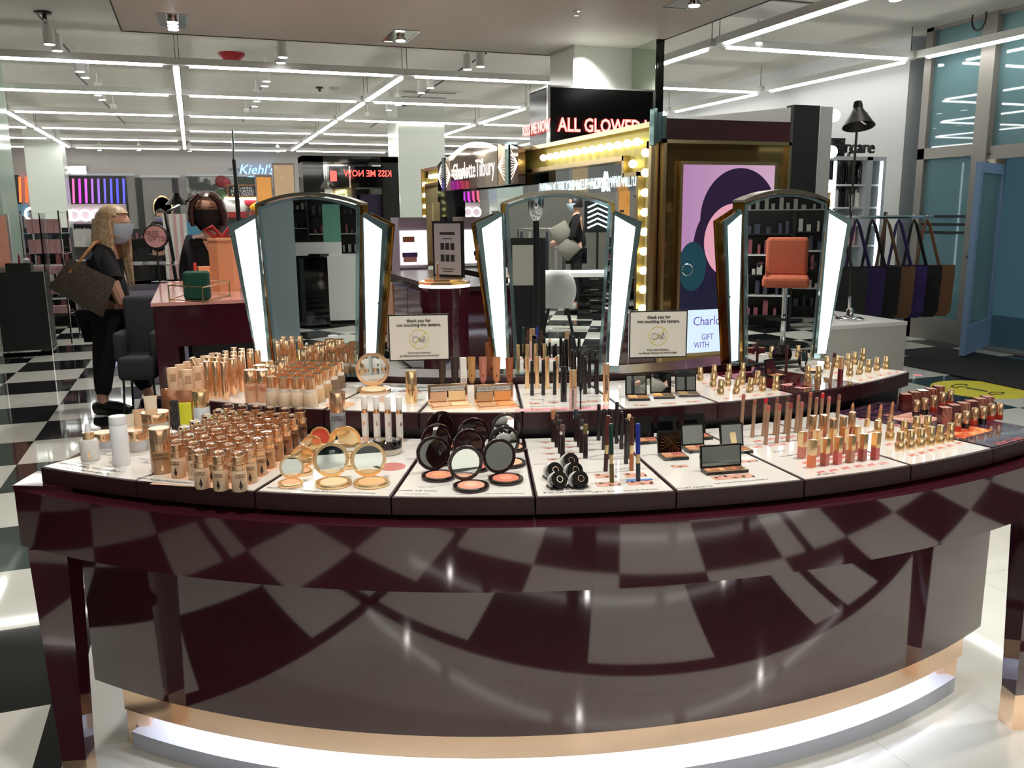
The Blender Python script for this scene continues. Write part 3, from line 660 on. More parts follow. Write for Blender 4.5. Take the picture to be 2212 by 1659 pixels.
def fpal(lab, x, y, c_):
    P = at(3, x, y, UZt); t = thing('face_palette', lab, 'palette', lt(P, UZt), -.08, 'pale gold face palettes')
    w_, d_ = .112, .058
    B().box(-w_/2, w_/2, -d_/2, d_/2, 0, .007).ob('base', mGold, t)
    for k in (0, 1): B().cbox(((k-.5)*w_*.47, 0, .0075), (w_*.42, d_*.74, .002)).ob('colour_pan', c_[k], t)
    A = Matrix.Translation((0, d_/2, .006)) @ Matrix.Rotation(-.02, 4, 'X')
    ld = B().box(-w_/2, -w_/2+.005, 0, .005, 0, .052, A).box(w_/2-.005, w_/2, 0, .005, 0, .052, A).box(-w_/2, w_/2, 0, .005, .047, .052, A).box(-w_/2, w_/2, .0045, .005, 0, .052, A).ob('lid', mGold, t)
    B().box(-w_/2+.005, w_/2-.005, .003, .0045, .002, .047, A).ob('mirror', mMirror, ld)
    for k in (0, 1): B().box((k-1)*w_*.46+.002, k*w_*.46-.002, .001, .003, .005, .031, A).ob('colour_pan', c_[k], t)
    B().box(-w_/2+.008, w_/2-.008, .001, .003, .033, .046, A).ob('insert_card', mWhiteM, t)
    text('FILMSTAR BRONZE & GLOW KIT', .0065, mInk, t, (0, d_/2+.0005, .046), (RX,0,0))
fpal('open face palette with cool beige and cream powders, left of the pair', 1222, 665, pc((214,174,140), (240,208,160))); fpal('open face palette with brown and orange bronzer, right of the pair', 1672, 665, pc((196,154,112), (232,160,98)))
# upper tier: bottles, tubes, compact
caps7 = [[(1260,450),(1390,460),(1525,462),(1665,465),(1745,420),(1825,375),(1900,335),(1968,295)], [(1335,405),(1470,415),(1605,418)], [(1415,370),(1550,375),(1680,375)], [(1490,330),(1625,335),(1758,338)], [(1570,290),(1700,290),(1832,295)]]
mCapW = M('white collar', rgb(232,220,208), .35)
bsh = [M('liquid %d' % i, c_, .25, coat=.3) for i, c_ in enumerate((rgb(222,198,168), rgb(208,176,136), rgb(182,146,104), rgb(124,98,78)))]
protos = {}
def wide(k):
    t = thing('wide_foundation_bottle', 'x', 'bottle', (0,0,0), 0, 'wide beige foundation bottles with gold caps')
    lat('body', [(0,0),(.018,0),(.0195,.003),(.0195,.034),(.0165,.04)], bsh[k], t); lat('collar', [(.0165,.04),(.0165,.05)], mCapW, t); lat('gold_cap', [(.0158,.05),(.0158,.081),(.0148,.082),(0,.082)], mGold, t); return t
for r_, row in enumerate(caps7):
    for i, (x, y) in enumerate(row):
        P = at(7, x, y+4, UZt+.082); k = min(3, max(0, i-3)) if r_ == 0 else min(2, i)
        if k not in protos: o = protos[k] = wide(k)
        else: o = dup(protos[k], (0,0,0))
        lab = 'wide beige foundation bottle with gold cap, '+('front and right edge' if r_ == 0 else ords[r_]+' line behind the front')+', '+ords[i]
        put(o, lab, P, UZt)
def redb():
    t = thing('slim_foundation_bottle', 'x', 'bottle', (0,0,0), 0, 'beige bottles with rose gold caps and red print')
    lat('body', [(0,0),(.018,0),(.0185,.004),(.0185,.056)], M('peach bottle', rgb(222,174,140), .25, coat=.3), t); lat('gold_cap', [(.0182,.056),(.0182,.092),(.017,.094),(0,.094)], mGold, t)
    text('Beautiful\nSkin', .0075, M('red print', rgb(206,90,80), .4), t, (0,-.0188,.042), (RX,0,0)); return t
r0 = redb()
for i, (x, y) in enumerate(((1030,385),(1160,385),(1130,335),(1262,345),(1360,295),(1385,245),(1215,290))):
    P = at(7, x, y, UZt+.094); o = r0 if i == 0 else dup(r0, (0,0,0)); put(o, 'slim beige bottle with rose gold cap and red lettering, '+ords[i]+' of seven', P, UZt, rz=face(P))
def gtube():
    return stick('gold_concealer_tube', 'x', 'tube', 'slim gold tubes', [('barrel', mGold, [(0,0),(.010,0),(.0105,.003),(.0105,.052)]), ('cap', mGold, [(.0098,.053),(.0098,.106),(.009,.108),(0,.108)])], 18)
g0 = gtube()
for i, (x, y) in enumerate(((572,290),(660,295),(748,300),(838,265),(760,255),(676,248),(594,245),(690,205),(765,220),(855,228),(935,235),(770,180),(855,190),(940,190),(1030,200),(860,145),(945,155),(1030,160),(1110,170))):
    o = g0 if i == 0 else dup(g0, (0,0,0)); put(o, 'slim upright gold tube, '+ords[i]+' of the cluster at the upper left', at(7, x, y+6, UZt+.108), UZt)
o = dup(g0, (0,0,0)); put(o, 'slim gold tube leaning left against the beige tubes', at(7, 545, 610, UZt), UZt, (0,-.25), 0)
for i, (x, y) in enumerate(((200,355),(290,320),(375,290),(465,260),(555,230),(645,200),(360,375),(470,340),(540,310))):
    P = at(7, x, y+8, UZt+.088)
    t = thing('beige_tube', 'flat-topped beige tube, '+ords[i]+' in the two slanting lines at the upper left', 'tube', lt(P, UZt), face(P)+.1, 0 or None); t['group'] = 'flat beige tubes'
    squ = B(); n = 12
    prs = [[(.0155*cos(2*pi*k/n)*f1, .009*sin(2*pi*k/n)*f2, z_) for k in range(n)] for f1, f2, z_ in ((.9,.9,0),(.95,.95,.03),(1,.85,.085),(.96,.7,.088))]
    squ.add(sum(prs, []), [(j*n+k, j*n+(k+1)%n, (j+1)*n+(k+1)%n, (j+1)*n+k) for j in range(3) for k in range(n)]+[tuple(range(n)), tuple(range(3*n,4*n))]).ob('tube_body', M('warm beige', rgb(226,190,156), .3), t, True)
    B().box(-.008, .008, -.0096, -.0092, .05, .07).ob('print', M('faint print', rgb(190,150,120), .4), t)
o = compact(.052, mGold, mPow, name='powder_compact'); o['label'] = 'large open rose gold compact standing on the upper tier left of the sign'; cplace(o, 2, 1915, 400, UZt, .05, rz=-.15)
P = at(3, 850, 628, UZt); t = stick('foundation_stick', 'tall shiny gold foundation stick standing beside brown swatches', 'stick', None, [('barrel', mGoldY, [(0,0),(.0165,0),(.0165,.038)]), ('cap', mGoldY, [(.0158,.039),(.0158,.09),(.0145,.0925),(0,.0925)])], 28); put(t, t['label'], P, UZt)
cols = [('dark bronze', rgb(92,70,60)), ('dark brown', rgb(84,70,66)), ('white boxed', rgb(220,214,206)), ('gold', rgb(200,150,96)), ('rose pink', rgb(200,130,112)), ('copper', rgb(212,144,104)), ('small bronze', rgb(170,104,70))]
for i, (x, w_) in enumerate(((1148,.026), (1268,.026), (1350,.02), (1432,.026), (1542,.026), (1672,.026), (1797,.025))):
    P = at(3, x, 440, UZt); nm_, c_ = cols[i]
    if i == 2:
        t = card('white patterned carton behind the face palettes', P, .02, .082, .014, M('white carton', c_, .4), UZt, -.1, name='carton', cat='box'); B().lathe([(.004,0),(.0055,0)], 16, Matrix.Translation((0,-.0075,.012)) @ Matrix.Rotation(RX,4,'X'), close=False).ob('round_logo', M('brick red ink', rgb(150,60,50), .4), t)
    else: squeeze(nm_+' metallic squeeze tube standing behind the face palettes', P, w_, .085 if i < 6 else .082, M(nm_+' foil', c_, .22, .5), M(nm_+' foil'), UZt)
squeeze('large bronze squeeze tube standing taller than the others behind the face palettes', at(3, 1625, 400, UZt), .04, .12, M('bronze foil', rgb(160,104,76), .22, .5), M('bronze foil'), UZt)
# mascaras etc
gm = 0
for i, (x, y, H) in enumerate(((165,598,.1),(257,595,.1),(350,598,.1),(437,595,.1))):
    t = stick('gold_mascara', 'x', 'mascara', 'gold mascara tubes', [('barrel', mGoldY, [(0,0),(.0068,0),(.0068,.055)]), ('cap', mGoldY, [(.0064,.056),(.0064,H-.002),(0,H)])], 14); put(t, 'shiny gold mascara tube, '+ords[i]+' of four in line before the middle mirror', at(4,x,y-4,UZt), UZt)
for i, (x, y, H) in enumerate(((210,658,.103),(313,656,.105),(418,652,.1),(697,645,.112),(735,590,.12),(806,645,.112),(640,575,.115),(670,600,.11),(795,590,.115),(575,560,.11),(600,575,.11))):
    pencil('dark brown pencil among the mascaras, '+ords[i]+' counted from the left front', at(4,x,y-3,UZt), UZt, H, .0052, mPB, mPB, grp='dark pencils on the mascara tray')
for nm_, x, y, r, H, c1, c2 in (('black mascara tube with gold diamond',500,718,.0088,.102,mBlackG,mBlackG), ('pale pink mascara tube with gold cap and vertical lettering',585,797,.0105,.112,M('pale pink', rgb(232,196,186), .25),mGoldY), ('tall gold mascara tube with dark script, right of the tray',888,713,.0092,.11,mGold,mGold)):
    t = stick('mascara', nm_, 'mascara', None, [('barrel', c1, [(0,0),(r,0),(r,H*.56)]), ('cap', c2, [(r*.96,H*.57),(r*.96,H-.002),(0,H)])], 20); P = at(4,x,y-6,UZt); put(t, nm_, P, UZt, rz=face(P))
    if 'pink' in nm_: text('PUSH UP LASHES!', .007, mInk, t, (0,-.0108,.034), (RX,-pi/2,0))
    if 'script' in nm_: text('Legendary', .013, mInk, t, (0,-.0094,.05), (RX,-pi/2,0))
t = stick('mascara_wand', 'thin black mascara wand standing upright by the pink tube', 'brush', None, [('stem', mPB, [(0,0),(.0022,0),(.0022,.05)]), ('brush', mPB, [(.003,.05),(.0042,.055),(.0042,.075),(.002,.08),(0,.08)])], 10); put(t, t['label'], at(4,655,785,UZt), UZt)
# lipsticks
def lips(grp, lab='x', b1=.0105, H=.044, slant=False):
    t = thing('lipstick', lab, 'lipstick', (0,0,0), 0, grp)
    lat('base', [(0,0),(b1,0),(b1,.017),(b1*.94,.018)], mGoldY, t, 18); lat('inner_tube', [(b1*.82,.018),(b1*.82,.03),(b1*.78,.031),(b1*.78,H-.002),(b1*.7,H),(0,H)], mGoldY, t, 18); return t
l0 = lips('gold lipsticks on the upper lipstick tray'); first = True
for i, (x, y) in enumerate(((462,420),(603,490),(762,480),(915,465),(1075,460),(685,570),(850,560),(1000,545),(1140,535),(1285,522))):
    P = at(8,x,y-6,UZt); o = l0 if i == 0 else dup(l0, (0,0,0)); put(o, 'short gold lipstick on the upper tray, '+ords[i]+(' in two rows' ), P, UZt, (0,.12 if i in (6,7,4) else 0), 0)
for i, (x, y) in enumerate(((615,395),(775,385),(925,370))): o = dup(l0, (0,0,0)); put(o, 'short gold lipstick in the back row of the upper tray, '+ords[i]+' from the left', at(8,x,y-6,UZt), UZt)
for i, (x, y) in enumerate(((25,430),(120,415),(285,385),(365,350),(240,495),(330,478),(415,462),(495,443),(580,430),(225,400))):
    o = dup(l0, (0,0,0)); o['group'] = 'gold lipsticks on the end tray'; put(o, 'short gold lipstick on the far right upper tray, '+ords[i]+' listed from the back left', at(6,x,y-4,UZt), UZt, (0,.1 if i == 5 else 0), 0)
for i, (x, y) in enumerate(((617,1095),(710,1195),(748,1080),(808,1178),(905,1160),(998,1142),(1088,1127),(1183,1108),(865,1040),(970,1030),(500,1080))):
    o = dup(l0, (0,0,0)); o['group'] = 'gold lipsticks on the lower right tray'; o.scale = (1.12,1.12,1.1); put(o, 'gold lipstick on the lower lipstick tray, '+ords[i]+' listed from the left', at(6,x,y-5,LZt), LZt)
for i, (x, y) in enumerate(((400,970),(510,965),(620,938),(245,950))):
    t = thing('lip_balm', 'slim slanted gold lipstick with bullet raised, '+ords[i]+' of four behind the glosses', 'lipstick', (0,0,0), 0, 'slim raised gold lipsticks')
    lat('base', [(0,0),(.0075,0),(.0075,.022),(.0065,.023)], mGoldY, t, 16); lat('stem', [(.0055,.023),(.005,.05)], mGold, t, 14); lat('bullet', [(.004,.05),(.004,.056),(.001,.063)], M('nude bullet', rgb(206,130,96), .3), t, 12)
    put(t, t['label'], at(6,x,y-4,LZt), LZt, (0,.1), 0)
# lip pencils and glosses
tipc = [rgb(168,92,80), rgb(150,90,74), rgb(200,40,50), rgb(190,100,90), rgb(130,80,70), rgb(168,84,74), rgb(90,50,50), rgb(150,70,60), rgb(160,100,90), rgb(176,100,92)]
mLipP = M('nude gold pencil', rgb(178,142,116), .3, .4)
for i, (x, y) in enumerate(((440,1010),(545,1070),(648,1058),(670,1138),(755,1048),(775,1125),(855,1036),(880,1112),(955,1025),(985,1102),(1068,990),(1125,1050),(1180,1000),(1240,1040),(1335,1020))):
    pencil('nude gold lip liner pencil, '+ords[i]+' from the left', at(5,x,y-3,LZt), LZt, .104, .0048, mLipP, M('lip tip %d' % (i%10), tipc[i%10], .3), grp='nude gold lip pencils', tilt=(0,.035), rz=0)
glc = [rgb(188,118,100), rgb(196,120,100), rgb(206,130,112), rgb(180,96,84), rgb(150,60,58)]
for i, (x, y) in enumerate(((1095,1192),(1205,1185),(1290,1225),(1385,1200),(1470,1155))):
    t = stick('lip_gloss', 'tall round lip gloss with long gold cap, '+ords[i]+' from the left of five', 'lip gloss', 'tall round lip glosses', [('gloss_tube', M('gloss tall %d' % i, glc[i], .1, coat=.5), [(0,0),(.0085,0),(.0085,.05)]), ('gold_cap', mGold, [(.0088,.05),(.0088,.088),(.008,.09),(0,.09)])], 18); put(t, t['label'], at(5,x,y-5,LZt), LZt)
sqc = [rgb(206,128,108), rgb(232,120,70), rgb(206,140,120), rgb(188,104,92), rgb(232,120,116), rgb(196,130,104), rgb(176,78,80), rgb(206,130,116), rgb(196,110,96), rgb(190,90,86), rgb(206,96,88)]
for i, (x, y) in enumerate(((1010,1268),(1100,1352),(1150,1250),(1225,1335),(1345,1322),(1465,1305),(1580,1290),(1290,1235),(1400,1222),(1515,1210),(1700,1278))):
    P = at(5,x,y-5,LZt); t = thing('square_lip_gloss', 'square lip gloss with gold cap, '+ords[i]+' of the small ones at the front right', 'lip gloss', lt(P, LZt), .25, 'square lip glosses with gold caps')
    B().box(-.0075, .0075, -.0075, .0075, 0, .03).ob('gloss_tube', M('gloss sq %d' % i, sqc[i], .08, coat=.6), t); B().box(-.008, .008, -.008, .008, .03, .066).ob('gold_cap', mGoldY, t); B().box(-.006, .006, -.006, .006, .066, .067).ob('cap_top', mGold, t)
# boxes and lipsticks on the dark patterned tray
mBoxD = M('dark red carton', rgb(84,30,32), .2, coat=.3, noise=(300, rgb(110,50,48), .5, .6)); mBoxR = M('rose gold carton', rgb(206,140,120), .25, .6)
def rays(b, w_, H, y):
    n = 11
    for k in range(n):
        a0 = (k+.1)*pi/2/n*2-.2; a1 = a0+pi/2/n*1.0
        p = []
        for a in (a0, a1):
            x_ = cos(a); z_ = sin(a); s_ = min((w_*.96)/max(abs(x_),1e-3), (H*.96)/max(abs(z_),1e-3)); p.append((w_/2*.96-abs(x_)*s_ if True else 0, z_*s_+H*.02))
        if p[0][1] < 0 or p[1][1] < 0: continue
        b.add([(w_/2*.96, y, H*.02), (p[0][0], y, p[0][1]), (p[1][0], y, p[1][1])], [(0,1,2)])
BX = [[(400,785,0),(535,755,1),(660,730,2),(790,705,1),(905,665,1)], [(1005,990,1),(1140,950,0),(1285,920,1),(1410,890,0),(1540,855,1),(1650,825,1)]]
for r_ in range(2):
    for i, (x, y, kd) in enumerate(BX[r_]):
        H = .052; P = at(9, x, y, LZt+H); t = thing('lipstick_carton', ('rose gold sunray' if kd == 1 else 'dark red' if kd == 0 else 'white topped')+' lipstick carton, '+['back','front'][r_]+' line, '+ords[i]+' from the left', 'box', lt(P, LZt), -.35, 'lipstick cartons on the dark tray')
        w_ = .028
        B().box(-w_/2, w_/2, -w_/2, w_/2, 0, H).ob('carton', mBoxD, t); B().box(-w_/2, w_/2, -w_/2, w_/2, H, H+.0005).ob('top_panel', mBoxR if kd < 2 else mWhiteM, t)
        if kd: b = B(); rays(b, w_, H, -w_/2-.0004); b.ob('sunray_print', mBoxR, t)
SL = [[(555,1140,1),(680,1105,1),(820,1065,0),(950,1010,0),(1070,970,0)], [(1185,1365,0),(1310,1320,1),(1440,1270,0),(1570,1245,1),(1700,1200,0),(1825,1185,0)]]
for r_ in range(2):
    for i, (x, y, kd) in enumerate(SL[r_]):
        t = thing('lipstick', 'rose gold capped lipstick beside its carton, '+['back','front'][r_]+' line, '+ords[i]+' from the left', 'lipstick', (0,0,0), 0, 'rose gold lipsticks on the dark tray')
        lat('base', [(0,0),(.0105,0),(.0105,.015)], mBlackG if kd else M('red base', rgb(190,60,40), .2), t, 18); lat('collar', [(.0095,.015),(.0095,.021)], mGold, t, 18); lat('gold_cap', [(.0098,.021),(.0092,.047),(.008,.049),(0,.049)], mGold, t, 18)
        put(t, t['label'], at(9,x,y-10,LZt), LZt)
# dark red upper tray
palette('open square palette with plum mirrored lid on the dark red tray', at(5,775,500,UZt), UZt, .05, .04, .3, (3,1), pc((196,130,90),(150,90,60),(220,170,130)), lidh=.05, mirror=M('plum mirror', rgb(120,60,76), .08, .8))
o = compact(.034, blk, mPowP, name='powder_compact'); o['label'] = 'dark rimmed oval compact with round mirror, on the dark red tray'; cplace(o, 5, 1022, 340, UZt, .034, rz=.55)
pencil('dark wine lip pencil standing left of the round compact', at(5,862,468,UZt), UZt, .095, .0045, M('wine plastic', rgb(70,26,30), .2), M('wine plastic'))
pencil('dark wine lip pencil leaning beside the tall lip gloss', at(6,55,560,UZt), UZt, .095, .0045, mLipP, M('wine plastic'), tilt=(0,.12), rz=0)
t = stick('lip_gloss', 'tall wine red lip gloss with gold cap at the right of the dark red tray', 'lip gloss', None, [('gloss_tube', M('wine gloss', rgb(108,34,40), .08, coat=.5), [(0,0),(.0085,0),(.0085,.042)]), ('gold_cap', mGold, [(.0088,.042),(.0088,.08),(0,.081)])], 18); put(t, t['label'], at(6,150,548,UZt), UZt)
for i, (x, y) in enumerate(((1065,515),(1165,520))): o = dup(l0, (0,0,0)); o['group'] = 'lipsticks on the dark red tray'; put(o, 'gold lipstick on the dark red tray, '+['left','right'][i]+' of two', at(5,x,y,UZt), UZt)
P = at(5,750,350,UZt); t = thing('dark_dome', 'black glossy dome behind the plum palette', 'case', lt(P, UZt))
lat('dome', [(.036,0),(.037,.01),(.034,.026),(.026,.04),(.014,.047),(0,.049)], mBlackG, t, 28); lat('base', [(0,0),(.038,0),(.038,.004)], mBlack, t, 28)  # dark round form of unclear kind, modelled as a dome
# acrylic sign holders
mSignW = M('sign card', rgb(214,210,200), .4); mSY = M('sign yellow', rgb(214,204,80), .4)
def sign(lab, x0, y0, x1, y1, v_):
    # upright card at counter depth v_
    cx_, cyb = (x0+x1)/2, y1
    # find point on plane v=v_
    d = ray(cx_, y1); L0 = CMI @ CAM; dl = (CMI.to_3x3() @ d); t_ = (v_-L0.y)/dl.y; Lc = L0+dl*t_
    d2 = CMI.to_3x3() @ ray(x0, y1); La = L0+d2*((v_-L0.y)/d2.y); d3 = CMI.to_3x3() @ ray(x1, y1); Lb = L0+d3*((v_-L0.y)/d3.y)
    d4 = CMI.to_3x3() @ ray(cx_, y0); Lt = L0+d4*((v_-L0.y)/d4.y)
    w_ = Lb.x-La.x; H = Lt.z-Lc.z; zb = Lc.z; P = WL((La.x+Lb.x)/2, v_)
    t = thing('counter_sign', lab, 'sign', (P.x, P.y, UZt), CR, 'framed notices on the counter'); zb -= UZt
    B().box(-w_/2, w_/2, 0, .004, zb, zb+H).ob('frame', mBlack, t); B().box(-w_/2+.004, w_/2-.004, -.001, 0, zb+.004, zb+H-.004).ob('card', mSignW, t)
    B().box(-w_/2, w_/2, .004, .007, 0, zb+H).ob('acrylic_back', mAcryl, t); B().box(-w_/2, w_/2, -.03, .007, 0, .003).ob('acrylic_foot', mAcryl, t)
    k = w_/.2; y = -.0016
    text('thank you for', .0145*k, mInk, t, (0,y,zb+H*.865), (RX,0,0), off=.0002); text('not touching the testers.', .0145*k, mInk, t, (0,y,zb+H*.775), (RX,0,0), off=.0002)
    text('if you need assistance,', .0085*k, mInk, t, (0,y,zb+H*.175), (RX,0,0)); text('our Beauty Advisors are here to help!', .0085*k, mInk, t, (0,y,zb+H*.11), (RX,0,0))
    A = Matrix.Translation((0,y,zb+H*.47)) @ Matrix.Rotation(RX,4,'X'); Rr = .0325*k
    B().lathe([(Rr,0),(Rr*.94,0)], 40, A, close=False).add([(-Rr*.68,y,zb+H*.47-Rr*.72),(-Rr*.62,y,zb+H*.47-Rr*.76),(Rr*.72,y,zb+H*.47+Rr*.68),(Rr*.66,y,zb+H*.47+Rr*.74)], [(0,1,2,3)]).ob('no_touch_symbol', mSY, t)
    ln = B(); cz = zb+H*.47
    def pl(pts): ln.tube([(a_*k, y, cz+b_*k) for a_, b_ in pts], .0005*k, 5)
    pl([(-.020,-.010),(-.022,-.002),(-.020,.006),(-.017,.010),(-.015,.005),(-.013,.011),(-.0105,.006),(-.008,.0105),(-.007,.004),(-.004,.008),(-.003,.002),(-.004,-.002),(.0,-.004),(-.004,-.008),(-.010,-.010),(-.014,-.012),(-.020,-.010)])
    pl([(.002,-.010),(.001,.004),(.006,.004),(.005,-.010),(.002,-.010)]); pl([(.008,-.010),(.008,-.003),(.009,.0),(.011,.0),(.012,-.003),(.012,-.010),(.008,-.010)])
    pl([(.014,-.010),(.014,.002),(.017,.005),(.020,.002),(.020,-.010),(.014,-.010)]); pl([(.017,.005),(.015,.008),(.017,.0105),(.019,.008),(.017,.005)])
    ln.ob('line_drawing', mInk, t)
sign('black framed notice thanking customers, left one in front of the lilac display', 841, 679, 972, 779, .50); sign('black framed notice thanking customers, right one beside the middle mirror', 1358, 671, 1483, 773, .50)
MIRS = []
# ---- vanity mirrors -------------------------------------------------------
def vanity(px, th, lab, v0):
    # centre column px of the mirror's foot, heading th in counter frame
    L0 = CMI @ CAM; d = CMI.to_3x3() @ ray(px, 700); k = (v0-L0.y)/d.y; Lc = L0+d*k
    P = WL(Lc.x, v0); rz = CR+th; zb = .98
    MIRS.append((Vector((P.x, P.y, 1)) + Vector((sin(rz), -cos(rz), 0))*.0135, Vector((sin(rz), -cos(rz), 0))))
    t = thing('vanity_mirror', lab, 'mirror', (P.x, P.y, zb), rz, 'arched vanity mirrors with light panels'); t.scale = (1,1,.94)
    def wing(sg, name):
        # light panel polygon in xz: inner x .155 -> outer
        pts = [(.155*sg, .005), (.196*sg, .005), (.262*sg, .505), (.172*sg, .545)]
        if sg < 0: pts = [pts[1], pts[0], pts[3], pts[2]]
        A = Matrix.Translation((.158*sg,0,0)) @ Matrix.Rotation(.28*sg*-1, 4, 'Z') @ Matrix.Translation((-.158*sg,0,0))
        p_ = B().extr(pts, -.004, .004, A).ob('wing', mMirTeal, t)
        cx_ = sum(q[0] for q in pts)/4; cz_ = sum(q[1] for q in pts)/4
        inn = [(cx_+(x-cx_)*.70, cz_+(z-cz_)*.93) for x, z in pts]
        B().extr(inn, -.006, -.004, A).ob('light_panel', mLampW, p_)
        B().extr(pts, .035, .04, A).ob('wing_back', M('gold mirror', rgb(190,150,80), .08, 1), p_)
        c = [(cx_+(x-cx_)*.94, cz_+(z-cz_)*.97) for x, z in pts]; B().extr(c, .004, .035, A).ob('wing_body', M('gold mirror'), p_)
        for z in (.25, .54): B().cbox((.215*sg if z < .5 else .2*sg, .0, z), (.012, .012, .008), T=A).ob('clip', mChrome, p_)
    wing(-1, 'l'); wing(1, 'r')
    ar = [(-.138, 0), (.138, 0), (.166, .56)]+[(.158*cos(a)/cos(.0)*1.0 if False else .166*(1-2*k/14), .56+.035*(1-((1-2*k/14))**2)) for k, a in ((k, 0) for k in range(1, 14))]+[(-.166, .56)]
    B().extr(ar, -.012, -.004).ob('mirror_edge', mMirTeal, t)
    inn = [(x*.93, .012+(z)*.965) for x, z in ar]
    B().extr(inn, -.0135, -.012).ob('mirror_glass', mMirror, t)
    B().extr(ar, -.004, .03).ob('mirror_body', M('gold mirror'), t)
    cr = [(.172*(1-2*k/16), .563+.036*(1-(1-2*k/16)**2)) for k in range(17)]
    b = B()
    poly = cr+[(x, z+.011) for x, z in reversed(cr)]
    poly = poly[::-1]
    b.extr(poly, -.016, .045); b.ob('arched_top', M('brushed pewter', rgb(170,165,150), .25, 1), t)
    for sg in (-1, 1): B().cbox((.165*sg, .015, .552), (.02, .05, .03)).ob('corner_bracket', M('polished gold', rgb(220,170,70), .08, 1), t)
    B().box(-.1, .1, -.02, .05, -.004, .006).ob('foot', mBlack, t)
    return t
vanity(682, -.27, 'arched vanity mirror with lit side wings, left one above the foundation bottles', .68)
vanity(1205, 0.0, 'arched vanity mirror with lit side wings, middle one reflecting a white chair', .60)
vanity(1682, .28, 'arched vanity mirror with lit side wings, right one reflecting an orange seat', .68)
# ================================================================ behind the camera, seen in the mirrors
def MZ(i, px, py, z):
    P0, n = MIRS[i]; d = ray(px, py); t = (P0-CAM).dot(n)/d.dot(n); H = CAM+d*t; r = d-2*d.dot(n)*n
    return H+r*((z-H.z)/r.z)
def MD(i, px, py, dist):
    P0, n = MIRS[i]; d = ray(px, py); t = (P0-CAM).dot(n)/d.dot(n); H = CAM+d*t; r = d-2*d.dot(n)*n
    return H+r*(dist-t)
def toward(P, i): Q_ = MIRS[i][0]; return math.atan2(Q_.x-P.x, -(Q_.y-P.y))
mWhP = M('white laminate', rgb(200,200,198), .35)
# white shell chair
def shell_chair(lab, P, rz, shell, leg, s_=1.0):
    t = thing('shell_chair', lab, 'chair', (P.x, P.y, 0), rz); nU, nV = 12, 10; vs = []; fs = []
    for j in range(nV+1):
        f = j/nV
        for i in range(nU+1):
            a = (i/nU-.5)*2; wd = .21*(sin(pi*min(1, .18+f*.95))**.5 if f > .3 else .75+.25*f/.3)
            if f < .3: y = -.2+.4*f/.3; z = .45+.03*a*a
            else: g2 = (f-.3)/.7; y = .2+.07*g2-.06*a*a*0-.05*a*a; z = .45+.42*g2
            wd = .2*math.sqrt(max(.05, 1-((f-.62)/.42)**2)) if f > .3 else .17+.03*f/.3
            vs.append((a*wd*s_, y*s_, z*s_))
    for j in range(nV):
        for i in range(nU): q = j*(nU+1)+i; fs.append((q, q+1, q+nU+2, q+nU+1))
    o = B().add(vs, fs).ob('shell', shell, t, True); md = o.modifiers.new('s', 'SOLIDIFY'); md.thickness = .012
    for sx_ in (-1, 1):
        for sy_ in (-1, 1): B().tube([(sx_*.1*s_, sy_*.1*s_, .45*s_), (sx_*.2*s_, sy_*.2*s_, 0)], [.02*s_, .012*s_], 8).ob('leg', leg, t, True)
    B().tube([(.17*s_*cos(a), .17*s_*sin(a), .17*s_) for a in [k*pi/8 for k in range(17)]], .008, 6).ob('foot_ring', mChrome, t, True)
    return t
P = MZ(1, 1205, 745, 0); shell_chair('white shell chair with black legs reflected in the middle mirror', P, toward(P,1)+pi, mWhP, mBlack)
def desk(lab, i, px, py, z, w_, d_, rz=None, leg=mWhP, top=mWhP):
    P = MZ(i, px, py, z) if z else MZ(i, px, py, 0); t = thing('desk', lab, 'desk', (P.x, P.y, 0), toward(P, i) if rz is None else rz)
    B().box(-w_/2, w_/2, 0, d_, z-.05, z).ob('desk_top', top, t)
    for x in (-w_/2+.02, w_/2-.02): B().box(x-.02, x+.02, .02, d_-.02, 0, z-.05).ob('side_panel', leg, t)
    return t
desk('long white desk behind the white chair, seen in the middle mirror', 1, 1210, 590, .76, 1.5, .6)
desk('white desk at the left of the middle mirror reflection', 1, 1098, 618, .76, .5, .8)
P = MZ(1, 1283, 690, 0); t = thing('drawer_cabinet', 'black drawer cabinet reflected at the right of the middle mirror', 'cabinet', (P.x, P.y, 0), toward(P,1))
B().box(-.24, .24, 0, .5, 0, .68).ob('body', mBlack, t)
for k in range(4): dr = B().box(-.22, .22, -.012, 0, .06+k*.15, .19+k*.15).ob('drawer', mBlackG, t); B().box(-.06, .06, -.02, -.012, .12+k*.15, .13+k*.15).ob('handle', mChrome, dr)
P = MZ(1, 1159, 800, 0); P.z = 0; t = thing('lamp_stand', 'black pole stand with chrome lamp head reflected in the middle mirror', 'lamp', (P.x, P.y, 0), toward(P,1))
B().lathe([(.028,0),(.028,1.5)], 12).ob('pole', mBlack, t, True); B().lathe([(.05,1.75),(.08,1.65),(.07,1.5),(.03,1.42)], 20).ob('lamp_head', mChrome, t, True); B().lathe([(.16,0),(.16,.02),(.03,.03)], 24).ob('base', mBlack, t)
P = MD(1, 1135, 545, 8.6); t = thing('notice_stand', 'black stand holding a white printed notice, in the middle mirror', 'sign', (P.x, P.y, 0), toward(P,1))
B().box(-.2, .2, 0, .03, 0, 1.25).ob('board', mBlack, t); B().box(-.13, .13, -.002, 0, .78, 1.18).ob('notice', mSignW, t)
mGreyC = M('grey blue column', rgb(150,166,174), .35)
P = MZ(0, 600, 735, 0); r_ = toward(P,0); t = struct(B().box(-.27, .27, 0, .5, 0, 3.5, Matrix.Translation(P) @ Matrix.Rotation(r_,4,'Z')).ob('column_behind', mGreyC))
